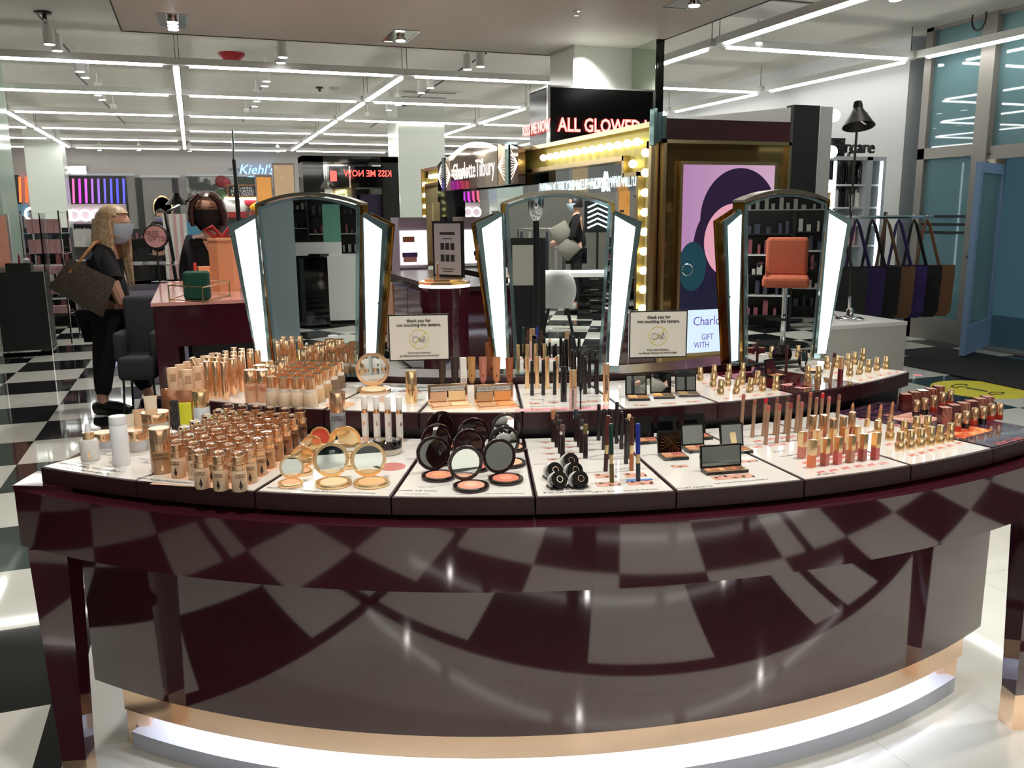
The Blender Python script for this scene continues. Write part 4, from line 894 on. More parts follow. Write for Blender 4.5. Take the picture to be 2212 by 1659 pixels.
P = MZ(0, 722, 705, 0); t = thing('checkout_counter', 'white checkout counter with black side reflected in the left mirror', 'counter', (P.x, P.y, 0), toward(P,0))
B().box(-.62, .05, 0, .7, .08, .95).ob('white_body', mWhP, t); B().box(.05, .5, .02, .7, .02, .93).ob('black_body', mBlackG, t); B().box(-.15, .5, .25, .7, .95, 1.12).ob('raised_shelf', mWhP, t)
o = thing('keyboard', 'black device with a trailing cable on the reflected white counter', 'device', (P.x-.1, P.y, .952), 0); B().box(-.12, .12, .05, .2, 0, .03).ob('body', mBlack, o)
P = MD(0, 717, 500, 13); t = thing('banner', 'tall mint green hanging banner reflected in the left mirror', 'banner', (P.x, P.y, .9), toward(P,0)); B().box(-.13, .13, 0, .02, 0, .75).ob('panel', M('mint banner', rgb(110,170,150), .5), t)
def shelves(lab, i, px, dist, w_, H, n, mat, seed=0, z0=0, hue=None):
    P = MD(i, px, 480, dist) if i is not None else px; t = thing('shelf_unit', lab, 'shelf', (P.x, P.y, 0), toward(P,i) if i is not None else dist)
    B().box(-w_/2, w_/2, .3, .33, 0, H).box(-w_/2-.03, -w_/2, 0, .33, 0, H).box(w_/2, w_/2+.03, 0, .33, 0, H).ob('frame', mat, t)
    rn = random.Random(seed)
    for k in range(n):
        z = .15+k*(H-.2)/n; sh = B().box(-w_/2, w_/2, 0, .3, z, z+.02).ob('shelf', mWhP if k % 2 else mat, t)
        b = B(); x = -w_/2+.05
        while x < w_/2-.06: h_ = rn.uniform(.06, .2); b.box(x, x+rn.uniform(.03,.07), .05, .12, z+.02, z+.02+h_); x += rn.uniform(.08, .14)
        b.ob('stock', M('stock %d' % (seed*3+k%3), rgb(*(hue or [(190,186,180),(140,80,90),(60,64,80)][(k+seed)%3])), .4), sh, kind='stuff')
    return t
shelves('black wall shelving with pale boxes reflected in the left mirror', 0, 765, 15.5, 1.6, 2.2, 6, mBlack, 1)
shelves('grey shelving reflected behind the banner in the left mirror', 0, 660, 17, 1.6, 2.0, 5, mDark, 2)
shelves('white wall shelving reflected behind the man', 1, 1290, 17.5, 2.6, 2.3, 8, mWhP, 3, hue=(150,140,130))
shelves('dark cosmetics shelving reflected in the right mirror, left side', 2, 1625, 11, 1.0, 1.5, 5, mBlack, 4)
shelves('dark cosmetics shelving reflected in the right mirror, right side', 2, 1740, 12, 1.4, 1.5, 5, mBlack, 5)
shelves('tall dark shop fitting behind the reflected orange stool', 2, 1690, 13.5, 3.0, 2.0, 4, mBlack, 6)
# orange stool
P = MZ(2, 1690, 745, 0); t = thing('makeup_stool', 'orange upholstered makeup chair on a black base, reflected in the right mirror', 'chair', (P.x, P.y, 0), toward(P,2))
mOr = M('orange fabric', rgb(204,112,84), .9, noise=(120, rgb(176,90,66), .4, .6))
def pad(b, w_, d_, h_, A): 
    n = 6; return b.lathe([(.0,-h_/2),(.42,-h_/2),(.5,-h_/2+.02),(.5,h_/2-.02),(.42,h_/2),(0,h_/2)], 4, A @ Matrix.Diagonal((w_*1.41,d_*1.41,1,1)) @ Matrix.Rotation(pi/4,4,'Z'))
o = B().cbox((0,-.02,.72), (.5,.46,.12)).ob('seat', mOr, t); md = o.modifiers.new('b','BEVEL'); md.width = .04; md.segments = 3
o = B().cbox((0,.2,.98), (.46,.1,.44)).ob('backrest', mOr, t); md = o.modifiers.new('b','BEVEL'); md.width = .04; md.segments = 3
for sg in (-1, 1): B().tube([(sg*.27,.2,.9),(sg*.29,-.1,.92),(sg*.29,-.22,.9)], .02, 8).ob('armrest', mBlack, t, True)
B().lathe([(.03,.02),(.03,.66)], 12).ob('post', mChrome, t); B().lathe([(.28,0),(.28,.02),(.04,.04)], 28).ob('base', mBlack, t); B().box(-.2, .2, -.24, -.2, .3, .33).ob('footrest', mBlack, t)
P = MZ(2, 1690, 775, 0.0); t = thing('low_plinth', 'low white plinth in front of the reflected orange stool', 'plinth', (P.x, P.y, 0), toward(P,2))
B().box(-.9, .9, -.35, .15, 0, .04).ob('slab', mWhP, t)
# clothes rack, exit sign, neon sign
P = MD(1, 1185, 545, 14.2); t = thing('clothes_rail', 'rail of dark jackets reflected left of the man', 'clothes rail', (P.x, P.y, 0), toward(P,1))
B().tube([(-.5,0,0),(-.5,0,1.25),(.5,0,1.25),(.5,0,0)], .015, 8).ob('rail', mChrome, t)
for k in range(7):
    x = -.42+k*.14; B().add([(x,-.2,.35),(x+.05,-.2,.35),(x+.05,.2,.35),(x,.2,.35),(x,-.22,1.05),(x+.05,-.22,1.05),(x+.05,.22,1.05),(x,.22,1.05),(x+.01,-.04,1.2),(x+.04,-.04,1.2),(x+.04,.04,1.2),(x+.01,.04,1.2)], [(0,1,5,4),(1,2,6,5),(2,3,7,6),(3,0,4,7),(4,5,9,8),(5,6,10,9),(6,7,11,10),(7,4,8,11),(8,9,10,11),(0,3,2,1)]).ob('jacket', M('jacket %d' % (k%3), rgb(*[(28,30,38),(60,60,62),(120,116,110)][k%3]), .9), t)
P = MD(1, 1291, 439, 16); t = thing('exit_sign', 'small red exit sign reflected near the top of the middle mirror', 'sign', (P.x, P.y, P.z), toward(P,1)); B().box(-.16, .16, 0, .03, -.08, .08).ob('panel', M('exit red', rgb(200,30,30), .5, emit=.7), t); text('EXIT', .11, mWhiteM, t, (0,-.002,0), (RX,0,0))
B().tube([(0,.015,.08),(0,.015,3.5-P.z)], .006, 5).ob('drop_rod', mDark, t)
P = MD(1, 1291, 468, 15.6); t = thing('neon_sign', 'lit zigzag neon sign on black board reflected beside the man', 'sign', (P.x, P.y, P.z), toward(P,1))
mNW = M('cool neon', (.75,.95,1), .5, emit=4); B().box(-.24, .24, 0, .03, -.28, .28).ob('board', mBlack, t); B().box(-.02, .02, .03, .06, -P.z, .28).ob('post', mBlack, t)
for k in range(5): B().tube([(-.18,-.02,-.2+k*.09),(.0,-.02,-.12+k*.09),(.18,-.02,-.2+k*.09)], .014, 6).ob('neon_tube', mNW, t)
# ================================================================ marquee mirror wall (a long unit running back)
MXW = 3.70
def V(px, py): return PX(px, py, MXW)
tm = thing('marquee_mirror', 'long mirrored vanity wall framed by lit round bulbs and stepped gold moulding', 'mirror', (MXW, 0, 0))
Pr = V(1425, 262); Pl = V(925, 358); yr, yl, zt = Pr.y, Pl.y, 2.0
yi = V(1388, 330).y
def mq(name, mat, y0, y1, z0, z1, x0=0, x1=.05, p=tm): return B().box(x0, x1, y0, y1, z0, z1).ob(name, mat, p)
mq('mirror_panel', mMirror, yr+.05, yl, .85, 1.78, .03, .06)
mq('mirror_panel', M('blue grey mirror', (.62,.70,.74), .02, 1), yr+.2, yl, 1.62, 1.80, .02, .03)
mq('back_panel', mBurgM, yr, yl, .0, 2.0, .06, .12)
mq('plinth_cladding', mBurg, yr, yl, 0, .85, .0, .06)
mTrough = M('bulb trough', rgb(214,204,120), .3, .3)
mq('top_trough', mTrough, yr+.10, yl, 1.83, 1.97, .0, .02); mq('top_moulding', mBrass, yr, yl, 1.97, 2.0, -.05, .02); mq('lower_moulding', mBrass, yr+.35, yl, 1.80, 1.83, -.05, .02)
mq('side_trough', M('side trough', rgb(196,196,176), .3, .1), yr+.03, yr+.15, .9, 1.9, -.0, .02); mq('side_moulding', mBrass, yr, yr+.03, .9, 2.0, -.05, .03); mq('side_moulding', mBrass, yr+.15, yr+.18, .9, 1.74, -.05, .02)
mq('corner_block', mTrough, yr+.15, yr+.35, 1.72, 1.83, -.01, .02); mq('step_moulding', mBrass, yr+.15, yr+.36, 1.70, 1.725, -.05, .02); mq('step_moulding', mBrass, yr+.345, yr+.375, 1.70, 1.83, -.05, .02)
mq('far_trough', mTrough, yl-.02, yl+.12, .9, 1.9, -.0, .02); mq('far_moulding', mBrass, yl+.12, yl+.15, .9, 2.0, -.05, .03); mq('far_moulding', mBrass, yl-.05, yl-.02, .9, 1.8, -.05, .02)
bb = B().lathe([(.010,0),(.012,.01),(.022,.022),(.026,.036),(.022,.052),(.011,.062),(0,.064)], 14, Matrix.Rotation(-RX,4,'Y')).ob('bulb', mBulb, tm, True)
bb.location = (-.0, yr+.2, 1.9); ys_ = [yr+.12+k*.088 for k in range(26)]
bulbs = [(y, 1.9) for y in [yr+.2+k*.125 for k in range(int((yl-yr-.2)/.125))] if not (V(1180,300).y < y < V(1000,300).y-.05)]
bulbs += [(yr+.09, 1.83-k*.115) for k in range(9)]+[(yr+.25, 1.775)]+[(yl+.05, 1.83-k*.125) for k in range(8)]
for y, z in bulbs:
    o = bb.copy(); C.objects.link(o); o.location = (0, y, z)
bpy.data.objects.remove(bb)
# pediment: curved brand sign with fans
A = V(1108, 330); Bq = V(1003, 340); py0 = A.y; py1 = Bq.y
mSB = M('bronze glass', (.32,.22,.17), .04, 1)
ps = thing('lit_sign', 'bronze mirrored arched sign with white lettering and ray fans on the bulb-framed wall', 'sign', (MXW-.12, (py0+py1)/2, 1.72))
hl = (py1-py0)/2
def YZ(b, poly, x0, x1):     # poly in (y, z)
    n = len(poly); vs = [(x0,y,z) for y,z in poly]+[(x1,y,z) for y,z in poly]
    return b.add(vs, [tuple(range(n)), tuple(reversed(range(n,2*n)))]+[((k+1)%n,k,k+n,(k+1)%n+n) for k in range(n)])
ar = [(hl, 0), (-hl, 0)]+[(-hl+2*hl*k/16, .30+.09*(1-(2*k/16-1)**2)) for k in range(17)]
YZ(B(), ar, -.02, .06).ob('arched_panel', mSB, ps)
YZ(B(), [(y, z+.012) for y, z in ar[2:]]+[(y, z-.012) for y, z in reversed(ar[2:])], -.04, -.02).ob('arch_light', M('warm strip', (1,.9,.8), .5, emit=2.5), ps)
o = text('CharlotteTilbury', .22, M('sign white', (1,.94,.9), .5, emit=1.1), ps, (-.022, 0, .16), (RX,0,-RX), name='lettering'); xs_ = [v.co.x for v in o.data.vertices]; o.scale = (hl*1.8/(max(xs_)-min(xs_)), 1, 1)
for sg, nm_ in ((-1, 'near'), (1, 'far')):
    for q in (0, 1):
        y0 = sg*(hl+.02+q*.30); y1 = sg*(hl+.20+q*.30); fan = YZ(B(), [(y0,0),(y1,0),(y1,.3-.03*q),(y0,.34-.03*q)], -.02, .04).ob('ray_fan', mSB if q else M('fan tan', rgb(190,160,120), .15, .6), ps)
        b = B(); yc = y0 if (q == 0) == True else y1
        for k in range(9):
            a = pi/2*(k/8-.5)*1.7; L = .17
            b.tube([(-.022, y0 if q == 0 else y1, .15), (-.022, (y0+sg*L*.95) if q == 0 else y1-sg*L*.95, .15+L*.75*math.tan(a*.55))], .0025, 4)
        b.ob('rays', M('sign white'), fan)
    B().box(-.03, .05, min(sg*(hl+.22), sg*(hl+.30)), max(sg*(hl+.22), sg*(hl+.30)), 0, .33).ob('mirror_pillar', mMirTeal, ps)
# lettering on the mirror band
Pt = V(1275, 395); tx = text('1 WOMAN. 10 LOOKS. YOUR MAKE UP WARDROBE    WHO WILL YOU BE?', .105, M('lit white letters', (.85,1,1), .5, emit=1.2), tm, (-.0, 0, 0), (RX,0,-RX))
yA = V(1390, 388).y; yB = V(1160, 408).y
bbx = [Vector(c_) for c_ in tx.bound_box]; wdt = max(c_.x for c_ in bbx)-min(c_.x for c_ in bbx); tx.scale = (abs(yB-yA)/wdt, 1, 1); tx.location = (.015, (yA+yB)/2, V(1275,398).z)
stp = [(.07*cos(pi/2+k*pi/5)*(1 if k % 2 == 0 else .42), .07*sin(pi/2+k*pi/5)*(1 if k % 2 == 0 else .42)) for k in range(10)]
Ps = V(1303, 394); b = B(); b.tube([(0, -x, z) for x, z in stp+[stp[0]]], .006, 4); o = b.ob('star', M('lit white letters'), tm); o.location = (.012, Ps.y, Ps.z)
# return cabinet in front of the marquee with tray and framed card
P0 = PX(1062, 830, 3.1); 
t = thing('drawer_counter', 'burgundy drawer counter with peach front at the foot of the bulb-framed mirror', 'counter', (0, 0, 0))
c0 = V(935, 640); yy0 = yr+1.0
t.location = (3.25, c0.y-1.3, 0)
B().box(-.25, .36, -1.7, .6, .05, .86).ob('body', mBurg, t)
B().box(-.27, .36, -1.72, .6, .86, .90).ob('worktop', mBurgM, t)
for k in range(3): B().box(-.262, -.25, -1.65+k*.6, -1.08+k*.6, .1, .8).ob('drawer_front', M('mauve lacquer', rgb(120,96,104), .1, coat=.3), t)
B().box(-.265, -.25, .2, .55, .1, .8).ob('peach_panel', M('peach panel', rgb(214,160,130), .3), t)
Pd = t.location
def on_unit(px, py, z): return G(px, py, z)
P = G(960, 612, 1.05); t = thing('drum_display', 'burgundy drum stand with octagonal gold tray and white lit rim', 'display', (P.x, P.y, .9)); t.location.z = 0; t0_ = t; t = thing('tmp','','',(0,0,0)); bpy.data.objects.remove(t); t = t0_
B().lathe([(.15,-.0),(.15,.9)], 24).ob('pedestal', mBurg, t, True)
B().lathe([(.16,.9),(.16,1.03)], 24).ob('drum', mBurg, t, True); B().lathe([(.165,1.03),(.165,1.04)], 24).ob('lit_rim', mLampW, t); B().lathe([(.15,1.04),(.17,1.05),(.17,1.065),(.13,1.07),(.13,1.08),(0,1.08)], 8).ob('gold_tray', mGoldY, t)
lp = stick('lipstick', 'gold lipstick standing on the octagonal gold tray', 'lipstick', None, [('base', mGold, [(0,0),(.012,0),(.012,.03)]), ('stem', mGold, [(.008,.03),(.006,.1),(0,.105)])]); lp.location = (P.x-.05, P.y-.03, 1.08)
P2 = G(972, 577, 1.08); t = thing('framed_card', 'black framed card with rows of small portraits beside the gold tray', 'picture frame', (P.x+.06, P.y+.12, 1.081), -.9)
B().box(-.12, .12, 0, .02, -.0, .36).ob('frame', mBlack, t); B().box(-.105, .105, -.002, 0, .015, .345).ob('card', M('card grey', rgb(170,168,176), .3), t)
B().box(-.06, .06, -.003, -.002, .272, .29).box(-.04, .04, -.003, -.002, .245, .25).box(-.05, .05, -.003, -.002, .05, .055).box(-.04, .04, -.003, -.002, .035, .04).ob('blurred_print', mDark, t)
for j in range(2):
    for i in range(3): B().box(-.055+i*.04, -.025+i*.04, -.003, -.002, .10+j*.075, .145+j*.075).ob('portrait', mDark, t)
# ================================================================ neon header box
t = thing('neon_header', 'black glass header box on the pillar with red neon words', 'sign', (4.08, 1.36, 1.75))
B().box(0, 1.03, 0, .45, 0, .8).ob('box', M('black header glass', rgb(10,10,12), .12, spec=.25), t)
B().box(-.01, 1.035, -.01, .46, .8, .815).ob('top_edge', mChrome, t); B().box(-.012, .012, -.012, .012, 0, .8).ob('corner_edge', mChrome, t); B().box(1.01, 1.035, -.012, .0, 0, .8).ob('corner_edge', mChrome, t)
mNeon = M('red neon', (1,.12,.1), .4, emit=2.4); mNeonP = M('neon core', (1,.6,.55), .4, emit=1.3)
P = PY(1315, 274, 1.35); text('ALL GLOWED UP', .16, mNeon, t, (P.x-4.08, -.03, P.z-1.75), (RX,0,0), off=.006, sx=.8); text('ALL GLOWED UP', .16, mNeonP, t, (P.x-4.08, -.034, P.z-1.75), (RX,0,0), sx=.8, off=-.001)
P = PX(1162, 278, 4.07); text('KISS ME NOW', .13, mNeon, t, (-.03, P.y-1.36, P.z-1.75), (RX,0,-RX), off=.006, sx=.8); text('KISS ME NOW', .13, mNeonP, t, (-.034, P.y-1.36, P.z-1.75), (RX,0,-RX), sx=.8)
# ================================================================ light-box kiosk with portrait screen
KY = yr-.03
def KK(px, py): return PY(px, py, KY)
a = KK(1432, 255); b_ = KK(1707, 300); kx0, kx1 = a.x, KK(1707, 290).x; kz1 = a.z
t = thing('screen_kiosk', 'burgundy topped kiosk with bronze mirror surround and a lit portrait screen', 'kiosk', (kx0, KY, 0)); W_ = kx1-kx0
zh = KK(1500, 303).z
B().box(0, W_, -.0, .02, zh, kz1).box(.16, W_, .02, .35, zh, kz1).ob('header', mBurgM, t)
B().box(.16, W_, .02, .35, 0, zh).ob('body', mBlack, t)
B().box(.0, W_, .005, .02, .5, zh).ob('bronze_mirror', M('amber mirror', rgb(160,132,84), .04, .92), t)
for x0_, x1_, z0_, z1_ in ((0, .02, .5, zh), (W_-.02, W_, .5, zh), (0, W_, zh-.02, zh)): B().box(x0_, x1_, -.02, .006, z0_, z1_).ob('moulding', mBrass, t)
sx0, sx1 = KK(1470, 400).x-kx0, KK(1665, 400).x-kx0; sz1 = KK(1560, 357).z; sz0 = KK(1500, 760).z
B().box(sx0-.02, sx1+.02, -.03, .0, sz0-.02, sz1+.02).ob('screen_frame', mBrass, t)
# procedural portrait on the screen
sm = M('portrait screen', (.8,.55,.75), .2, emit=0); nt = sm.node_tree; nd = nt.nodes; lk = nt.links; bs = nd['Principled BSDF']
tc = nd.new('ShaderNodeTexCoord'); sp = nd.new('ShaderNodeSeparateXYZ'); lk.new(tc.outputs['Generated'], sp.inputs[0])
def mth(op, a_, b2=None, c_=None):
    n = nd.new('ShaderNodeMath'); n.operation = op
    for i, q in enumerate((a_, b2, c_)):
        if q is None: continue
        if isinstance(q, (int, float)): n.inputs[i].default_value = q
        else: lk.new(q, n.inputs[i])
    return n.outputs[0]
def ell(cx_, cz_, rx_, rz_): 
    dx = mth('DIVIDE', mth('SUBTRACT', sp.outputs[0], cx_), rx_); dz = mth('DIVIDE', mth('SUBTRACT', sp.outputs[2], cz_), rz_)
    return mth('LESS_THAN', mth('ADD', mth('MULTIPLY', dx, dx), mth('MULTIPLY', dz, dz)), 1.0)
def mix(f, c1, c2):
    n = nd.new('ShaderNodeMix'); n.data_type = 'RGBA'; lk.new(f, n.inputs[0])
    for i, q in ((6, c1), (7, c2)):
        if isinstance(q, tuple): n.inputs[i].default_value = (*q, 1)
        else: lk.new(q, n.inputs[i])
    return n.outputs[2]
bgc = mix(sp.outputs[0], rgb(166,124,166), rgb(192,156,180))
c = mix(ell(.62,.72,.43,.265), bgc, rgb(38,26,50))
c = mix(ell(.26,.50,.15,.24), c, rgb(38,26,50))
c = mix(ell(.57,.60,.33,.20), c, rgb(212,150,168))
c = mix(ell(.50,.645,.10,.008), c, rgb(50,34,50))
c = mix(ell(.50,.615,.07,.014), c, rgb(60,40,54))
c = mix(mth('LESS_THAN', sp.outputs[2], mth('ADD', .50, mth('MULTIPLY', sp.outputs[0], -.25))), c, rgb(28,26,48))
c = mix(ell(.12,.47,.15,.13), c, rgb(26,60,70))
c = mix(mth('LESS_THAN', sp.outputs[2], .235), c, rgb(206,226,246))
lk.new(c, bs.inputs['Emission Color']); bs.inputs['Emission Strength'].default_value = 1.0; bs.inputs['Base Color'].default_value = (0,0,0,1)
B().box(sx0, sx1, -.034, -.03, sz0, sz1).ob('screen', sm, t)
mV = M('violet letters', rgb(86,60,150), .5, emit=.6); H = sz1-sz0
Pq = KK(1490, 694); text('Charlotte Tilbury', .078, mV, t, (Pq.x-kx0, -.036, Pq.z), (RX,0,0), align='LEFT', sx=.9); Pq = KK(1508, 727); text('GIFT', .052, mV, t, (Pq.x-kx0, -.036, Pq.z), (RX,0,0), align='LEFT', sx=.8); Pq = KK(1492, 745); text('WITH', .052, mV, t, (Pq.x-kx0, -.036, Pq.z), (RX,0,0), align='LEFT', sx=.8)
o = B().tube([(.035*cos(k*pi/8), 0, .035*sin(k*pi/8)) for k in range(17)], .003, 5).ob('ring_detail', mChrome, t); Pq = KK(1478, 582); o.location = (Pq.x-kx0, -.037, Pq.z)
Pg = PY(1395, 283, KY-.02)
o = thing('glass_corner', 'stepped green glass corner piece where the bulb wall meets the kiosk', 'ornament', (kx0-.03, KY-.06, 1.86), 0)
for k in range(3): B().box(-.06+k*.03, -.04+k*.03, 0, .05, .02*k, .2-.02*k).ob('glass_strip', mMirTeal, o)
# cream shell chair behind, between marquee and screen
P = G(1440, 760, 0); P = Vector((kx0+.06, KY-.75, 0))
# ================================================================ people
def skin_mesh(nodes, edges, lvl=1):
    names = list(nodes); me = bpy.data.meshes.new('tmp'); me.from_pydata([nodes[k][0] for k in names], [(names.index(a), names.index(b)) for a, b in edges], []); me.update()
    o = bpy.data.objects.new('tmp', me); C.objects.link(o); sk = o.modifiers.new('s', 'SKIN'); sk.use_smooth_shade = True
    for i, k in enumerate(names):
        v = me.skin_vertices[0].data[i]; r = nodes[k][1]; v.radius = r if isinstance(r, tuple) else (r, r); v.use_root = (i == 0)
    sb = o.modifiers.new('b', 'SUBSURF'); sb.levels = lvl; sb.render_levels = lvl
    dg = bpy.context.evaluated_depsgraph_get(); r = bpy.data.meshes.new_from_object(o.evaluated_get(dg)); bpy.data.objects.remove(o); return r
def to_b(me, b=None, M_=None):
    b = b or B(); b.add([tuple(v.co) for v in me.vertices], [tuple(p.vertices) for p in me.polygons], M_); return b
def head_b(b, A, s_):
    # front is -y; s_ = head height
    n, mm = 22, 18; vs = []; fs = []
    for j in range(mm+1):
        th = pi*j/mm; z = cos(th)
        for i in range(n):
            ph = 2*pi*i/n; x = sin(th)*cos(ph); y = sin(th)*sin(ph)
            X, Y_, Z = x*.36, y*.44, z*.5
            if z < 0: X *= 1+.28*z; Y_ *= (1+.18*z) if y < 0 else (1+.45*z)
            fr = max(0, -y)
            if fr > .75 and abs(x) < .22 and -.42 < z < .08: Y_ -= .075*(1-abs(x)/.22)*(1-abs(z+.2)/.28 if abs(z+.2) < .28 else 0)
            if fr > .5 and .0 < z < .16: Y_ += .02
            vs.append((X*s_, Y_*s_, Z*s_))
    for j in range(mm):
        for i in range(n): q = j*n+i; r = j*n+(i+1) % n; fs.append((q, q+n, r+n, r))
    b.add(vs, fs, A)
    for sg in (-1, 1): b.lathe([(0,-.03*s_),(.05*s_,-.02*s_),(.055*s_,0),(.03*s_,.02*s_),(0,.02*s_)], 10, A @ Matrix.Translation((sg*.35*s_, .03*s_, -.03*s_)) @ Matrix.Rotation(sg*RX, 4, 'Y') @ Matrix.Diagonal((1.3,.7,1,1)))
def shell(b, A, s_, f, t0, t1, cond=None, n=26, mm=16):
    # part of an ellipsoid shell; f(x,y,z)->scale
    vs = []; fs = []
    for j in range(mm+1):
        th = t0+(t1-t0)*j/mm
        for i in range(n+1):
            ph = 2*pi*i/n; x, y, z = sin(th)*cos(ph), sin(th)*sin(ph), cos(th); k = f(x, y, z); vs.append((x*.36*k[0]*s_, y*.44*k[1]*s_, z*.5*k[2]*s_))
    for j in range(mm):
        for i in range(n):
            ph = 2*pi*(i+.5)/n; th = t0+(t1-t0)*(j+.5)/mm
            if cond and not cond(sin(th)*cos(ph), sin(th)*sin(ph), cos(th)): continue
            q = j*(n+1)+i; fs.append((q, q+n+1, q+n+2, q+1))
    return b.add(vs, fs, A)
def human(lab, J, fd, hs, top, bot, skinm, hairm, hair, maskm=None, group=None, bare=(), shoe=None, P0=None, longsleeve=True, glasses=False, tilt=0):
    """J: world joints; fd: facing yaw (0 = looking to -y); hs: head height"""
    P0 = P0 or Vector((J['pelvis'].x, J['pelvis'].y, 0)); t = thing('person', lab, 'person', P0, 0, group)
    L = {k: (v-P0) for k, v in J.items()}; k_ = hs/.225
    R_ = dict(pelvis=(.135,.11), waist=(.115,.09), chest=(.135,.10), neck=.048, headb=.05, shL=.055, shR=.055, elL=.04, elR=.04, haL=.028, haR=.028, hipL=.085, hipR=.085, knL=.058, knR=.058, anL=.036, anR=.036, toL=.035, toR=.035)
    nodes = {k: (tuple(L[k]), tuple(q*k_ for q in R_[k]) if isinstance(R_[k], tuple) else R_[k]*k_) for k in R_ if k in L}
    E = [('pelvis','waist'),('waist','chest'),('chest','neck'),('neck','headb'),('chest','shL'),('shL','elL'),('elL','haL'),('chest','shR'),('shR','elR'),('elR','haR'),('pelvis','hipL'),('hipL','knL'),('knL','anL'),('anL','toL'),('pelvis','hipR'),('hipR','knR'),('knR','anR'),('anR','toR')]
    E = [e for e in E if e[0] in nodes and e[1] in nodes]
    b = to_b(skin_mesh(nodes, E))
    A = Matrix.Translation(L['head']) @ Matrix.Rotation(fd, 4, 'Z') @ Matrix.Rotation(tilt, 4, 'X')
    head_b(b, A, hs)
    for h_ in ('haL', 'haR'):
        if h_ in L and ('finger'+h_) not in bare:
            e = L['el'+h_[2]]; d = (L[h_]-e).normalized(); sd = d.cross(Vector((cos(fd), sin(fd), 0))).normalized() if abs(d.z) < .99 else Vector((sin(fd), -cos(fd), 0)); sd = Vector((sin(fd), -cos(fd), 0))
            for q in range(4):
                st_ = L[h_]+d*.03*k_+sd*(.024-.016*q)*k_; ln = (.07,.078,.072,.058)[q]*k_
                b.tube([st_, st_+d*ln*.55, st_+d*ln*.95+sd.cross(d)*.012*k_], [.0095*k_, .0085*k_, .007*k_], 6)
            st_ = L[h_]+d*.0*k_+sd*.022*k_; b.tube([st_, st_+sd*.028*k_+d*.02*k_, st_+sd*.032*k_+d*.05*k_], [.011*k_, .01*k_, .008*k_], 6)
    body = b.ob('body', skinm, t, True)
    def garm(name, keys, mat, grow, edges=None, over={}):
        nd = {}
        for k in keys:
            r = nodes[k][1]; g_ = over.get(k, grow)*k_; nd[k] = (nodes[k][0], tuple(q+g_ for q in r) if isinstance(r, tuple) else r+g_)
        ee = [e for e in E if e[0] in nd and e[1] in nd]
        if len(nd) > 1: return to_b(skin_mesh(nd, ee)).ob(name, mat, t, True)
    arm = ['shL','elL','shR','elR']+(['haL','haR'] if longsleeve else [])
    nodes['haL'] = (nodes['haL'][0], nodes['haL'][1]) if 'haL' in nodes else None
    sl = {k: .016 for k in arm}
    # cuffs stop short of the hands
    save = dict(nodes)
    for s_ in 'LR':
        if 'ha'+s_ in nodes and nodes['ha'+s_]:
            a_, c_ = Vector(nodes['el'+s_][0]), Vector(nodes['ha'+s_][0]); nodes['ha'+s_] = (tuple(a_+(c_-a_)*.86), nodes['ha'+s_][1])
    garm('jacket' if longsleeve else 'top', ['pelvis','waist','chest']+[a for a in arm if nodes.get(a)], top, .036, over=sl)
    nodes = save
    if 'knL' in L:
        sv = dict(nodes)
        for s_ in 'LR': a_, c_ = Vector(nodes['kn'+s_][0]), Vector(nodes['an'+s_][0]); nodes['an'+s_] = (tuple(a_+(c_-a_)*.86), nodes['an'+s_][1])
        garm('trousers', ['pelvis','hipL','knL','anL','hipR','knR','anR'], bot, .014); nodes = sv
        for s_ in 'LR':
            a_, c_ = L['an'+s_], L['to'+s_]; d = (c_-a_); d.z = 0; d.normalize()
            B().tube([a_-d*.05*k_+Vector((0,0,.045-a_.z+0)), a_+Vector((0,0,.055-a_.z)), a_+d*.09*k_+Vector((0,0,.045-a_.z)), a_+d*.17*k_+Vector((0,0,.03-a_.z))], [.036*k_, .046*k_, .042*k_, .024*k_], 10).ob('shoe', shoe or mBlack, t, True)
    hair(t, A, hs, hairm)
    e = B(); br = B()
    for sg in (-1, 1):
        e.lathe([(.0,-.01),(.045,0),(0,.012)], 10, A @ Matrix.Translation((sg*.155*hs, -.385*hs, .02*hs)) @ Matrix.Rotation(RX, 4, 'X') @ Matrix.Diagonal((hs, hs*.55, hs, 1)))
        br.tube([A @ Vector((sg*.08*hs, -.42*hs, .085*hs)), A @ Vector((sg*.16*hs, -.405*hs, .11*hs)), A @ Vector((sg*.24*hs, -.34*hs, .085*hs))], .011*hs, 5)
    e.ob('eyes', M('eye dark', rgb(50,40,38), .2), t); br.ob('eyebrows', hairm, t)
    if maskm:
        b = B(); shell(b, A, hs, lambda x, y, z: (1.13, 1.15+(.08 if abs(x) < .3 else 0), 1.03), pi*.47, pi*.88, lambda x, y, z: y < -.12); b.ob('face_mask', maskm, t, True)
        b = B()
        for sg in (-1, 1): b.tube([A @ Vector((sg*.3*hs, -.28*hs, -.05*hs)), A @ Vector((sg*.37*hs, .03*hs, .0))], .006*hs, 4); b.tube([A @ Vector((sg*.28*hs, -.25*hs, -.3*hs)), A @ Vector((sg*.36*hs, .04*hs, -.08*hs))], .006*hs, 4)
        b.ob('mask_loops', maskm, t)
    if glasses:
        b = B()
        for sg in (-1, 1): b.tube([A @ Vector((sg*.155*hs+.08*hs*cos(q*pi/5), -.44*hs, .02*hs+.06*hs*sin(q*pi/5))) for q in range(11)], .008*hs, 4)
        b.ob('glasses', mBlack, t)
    return t
def hair_short(t, A, s_, m): b = B(); shell(b, A, s_, lambda x, y, z: (1.1, 1.1, 1.1), 0, pi*.62, lambda x, y, z: y > -.45 or z > .62); b.ob('hair', m, t, True)
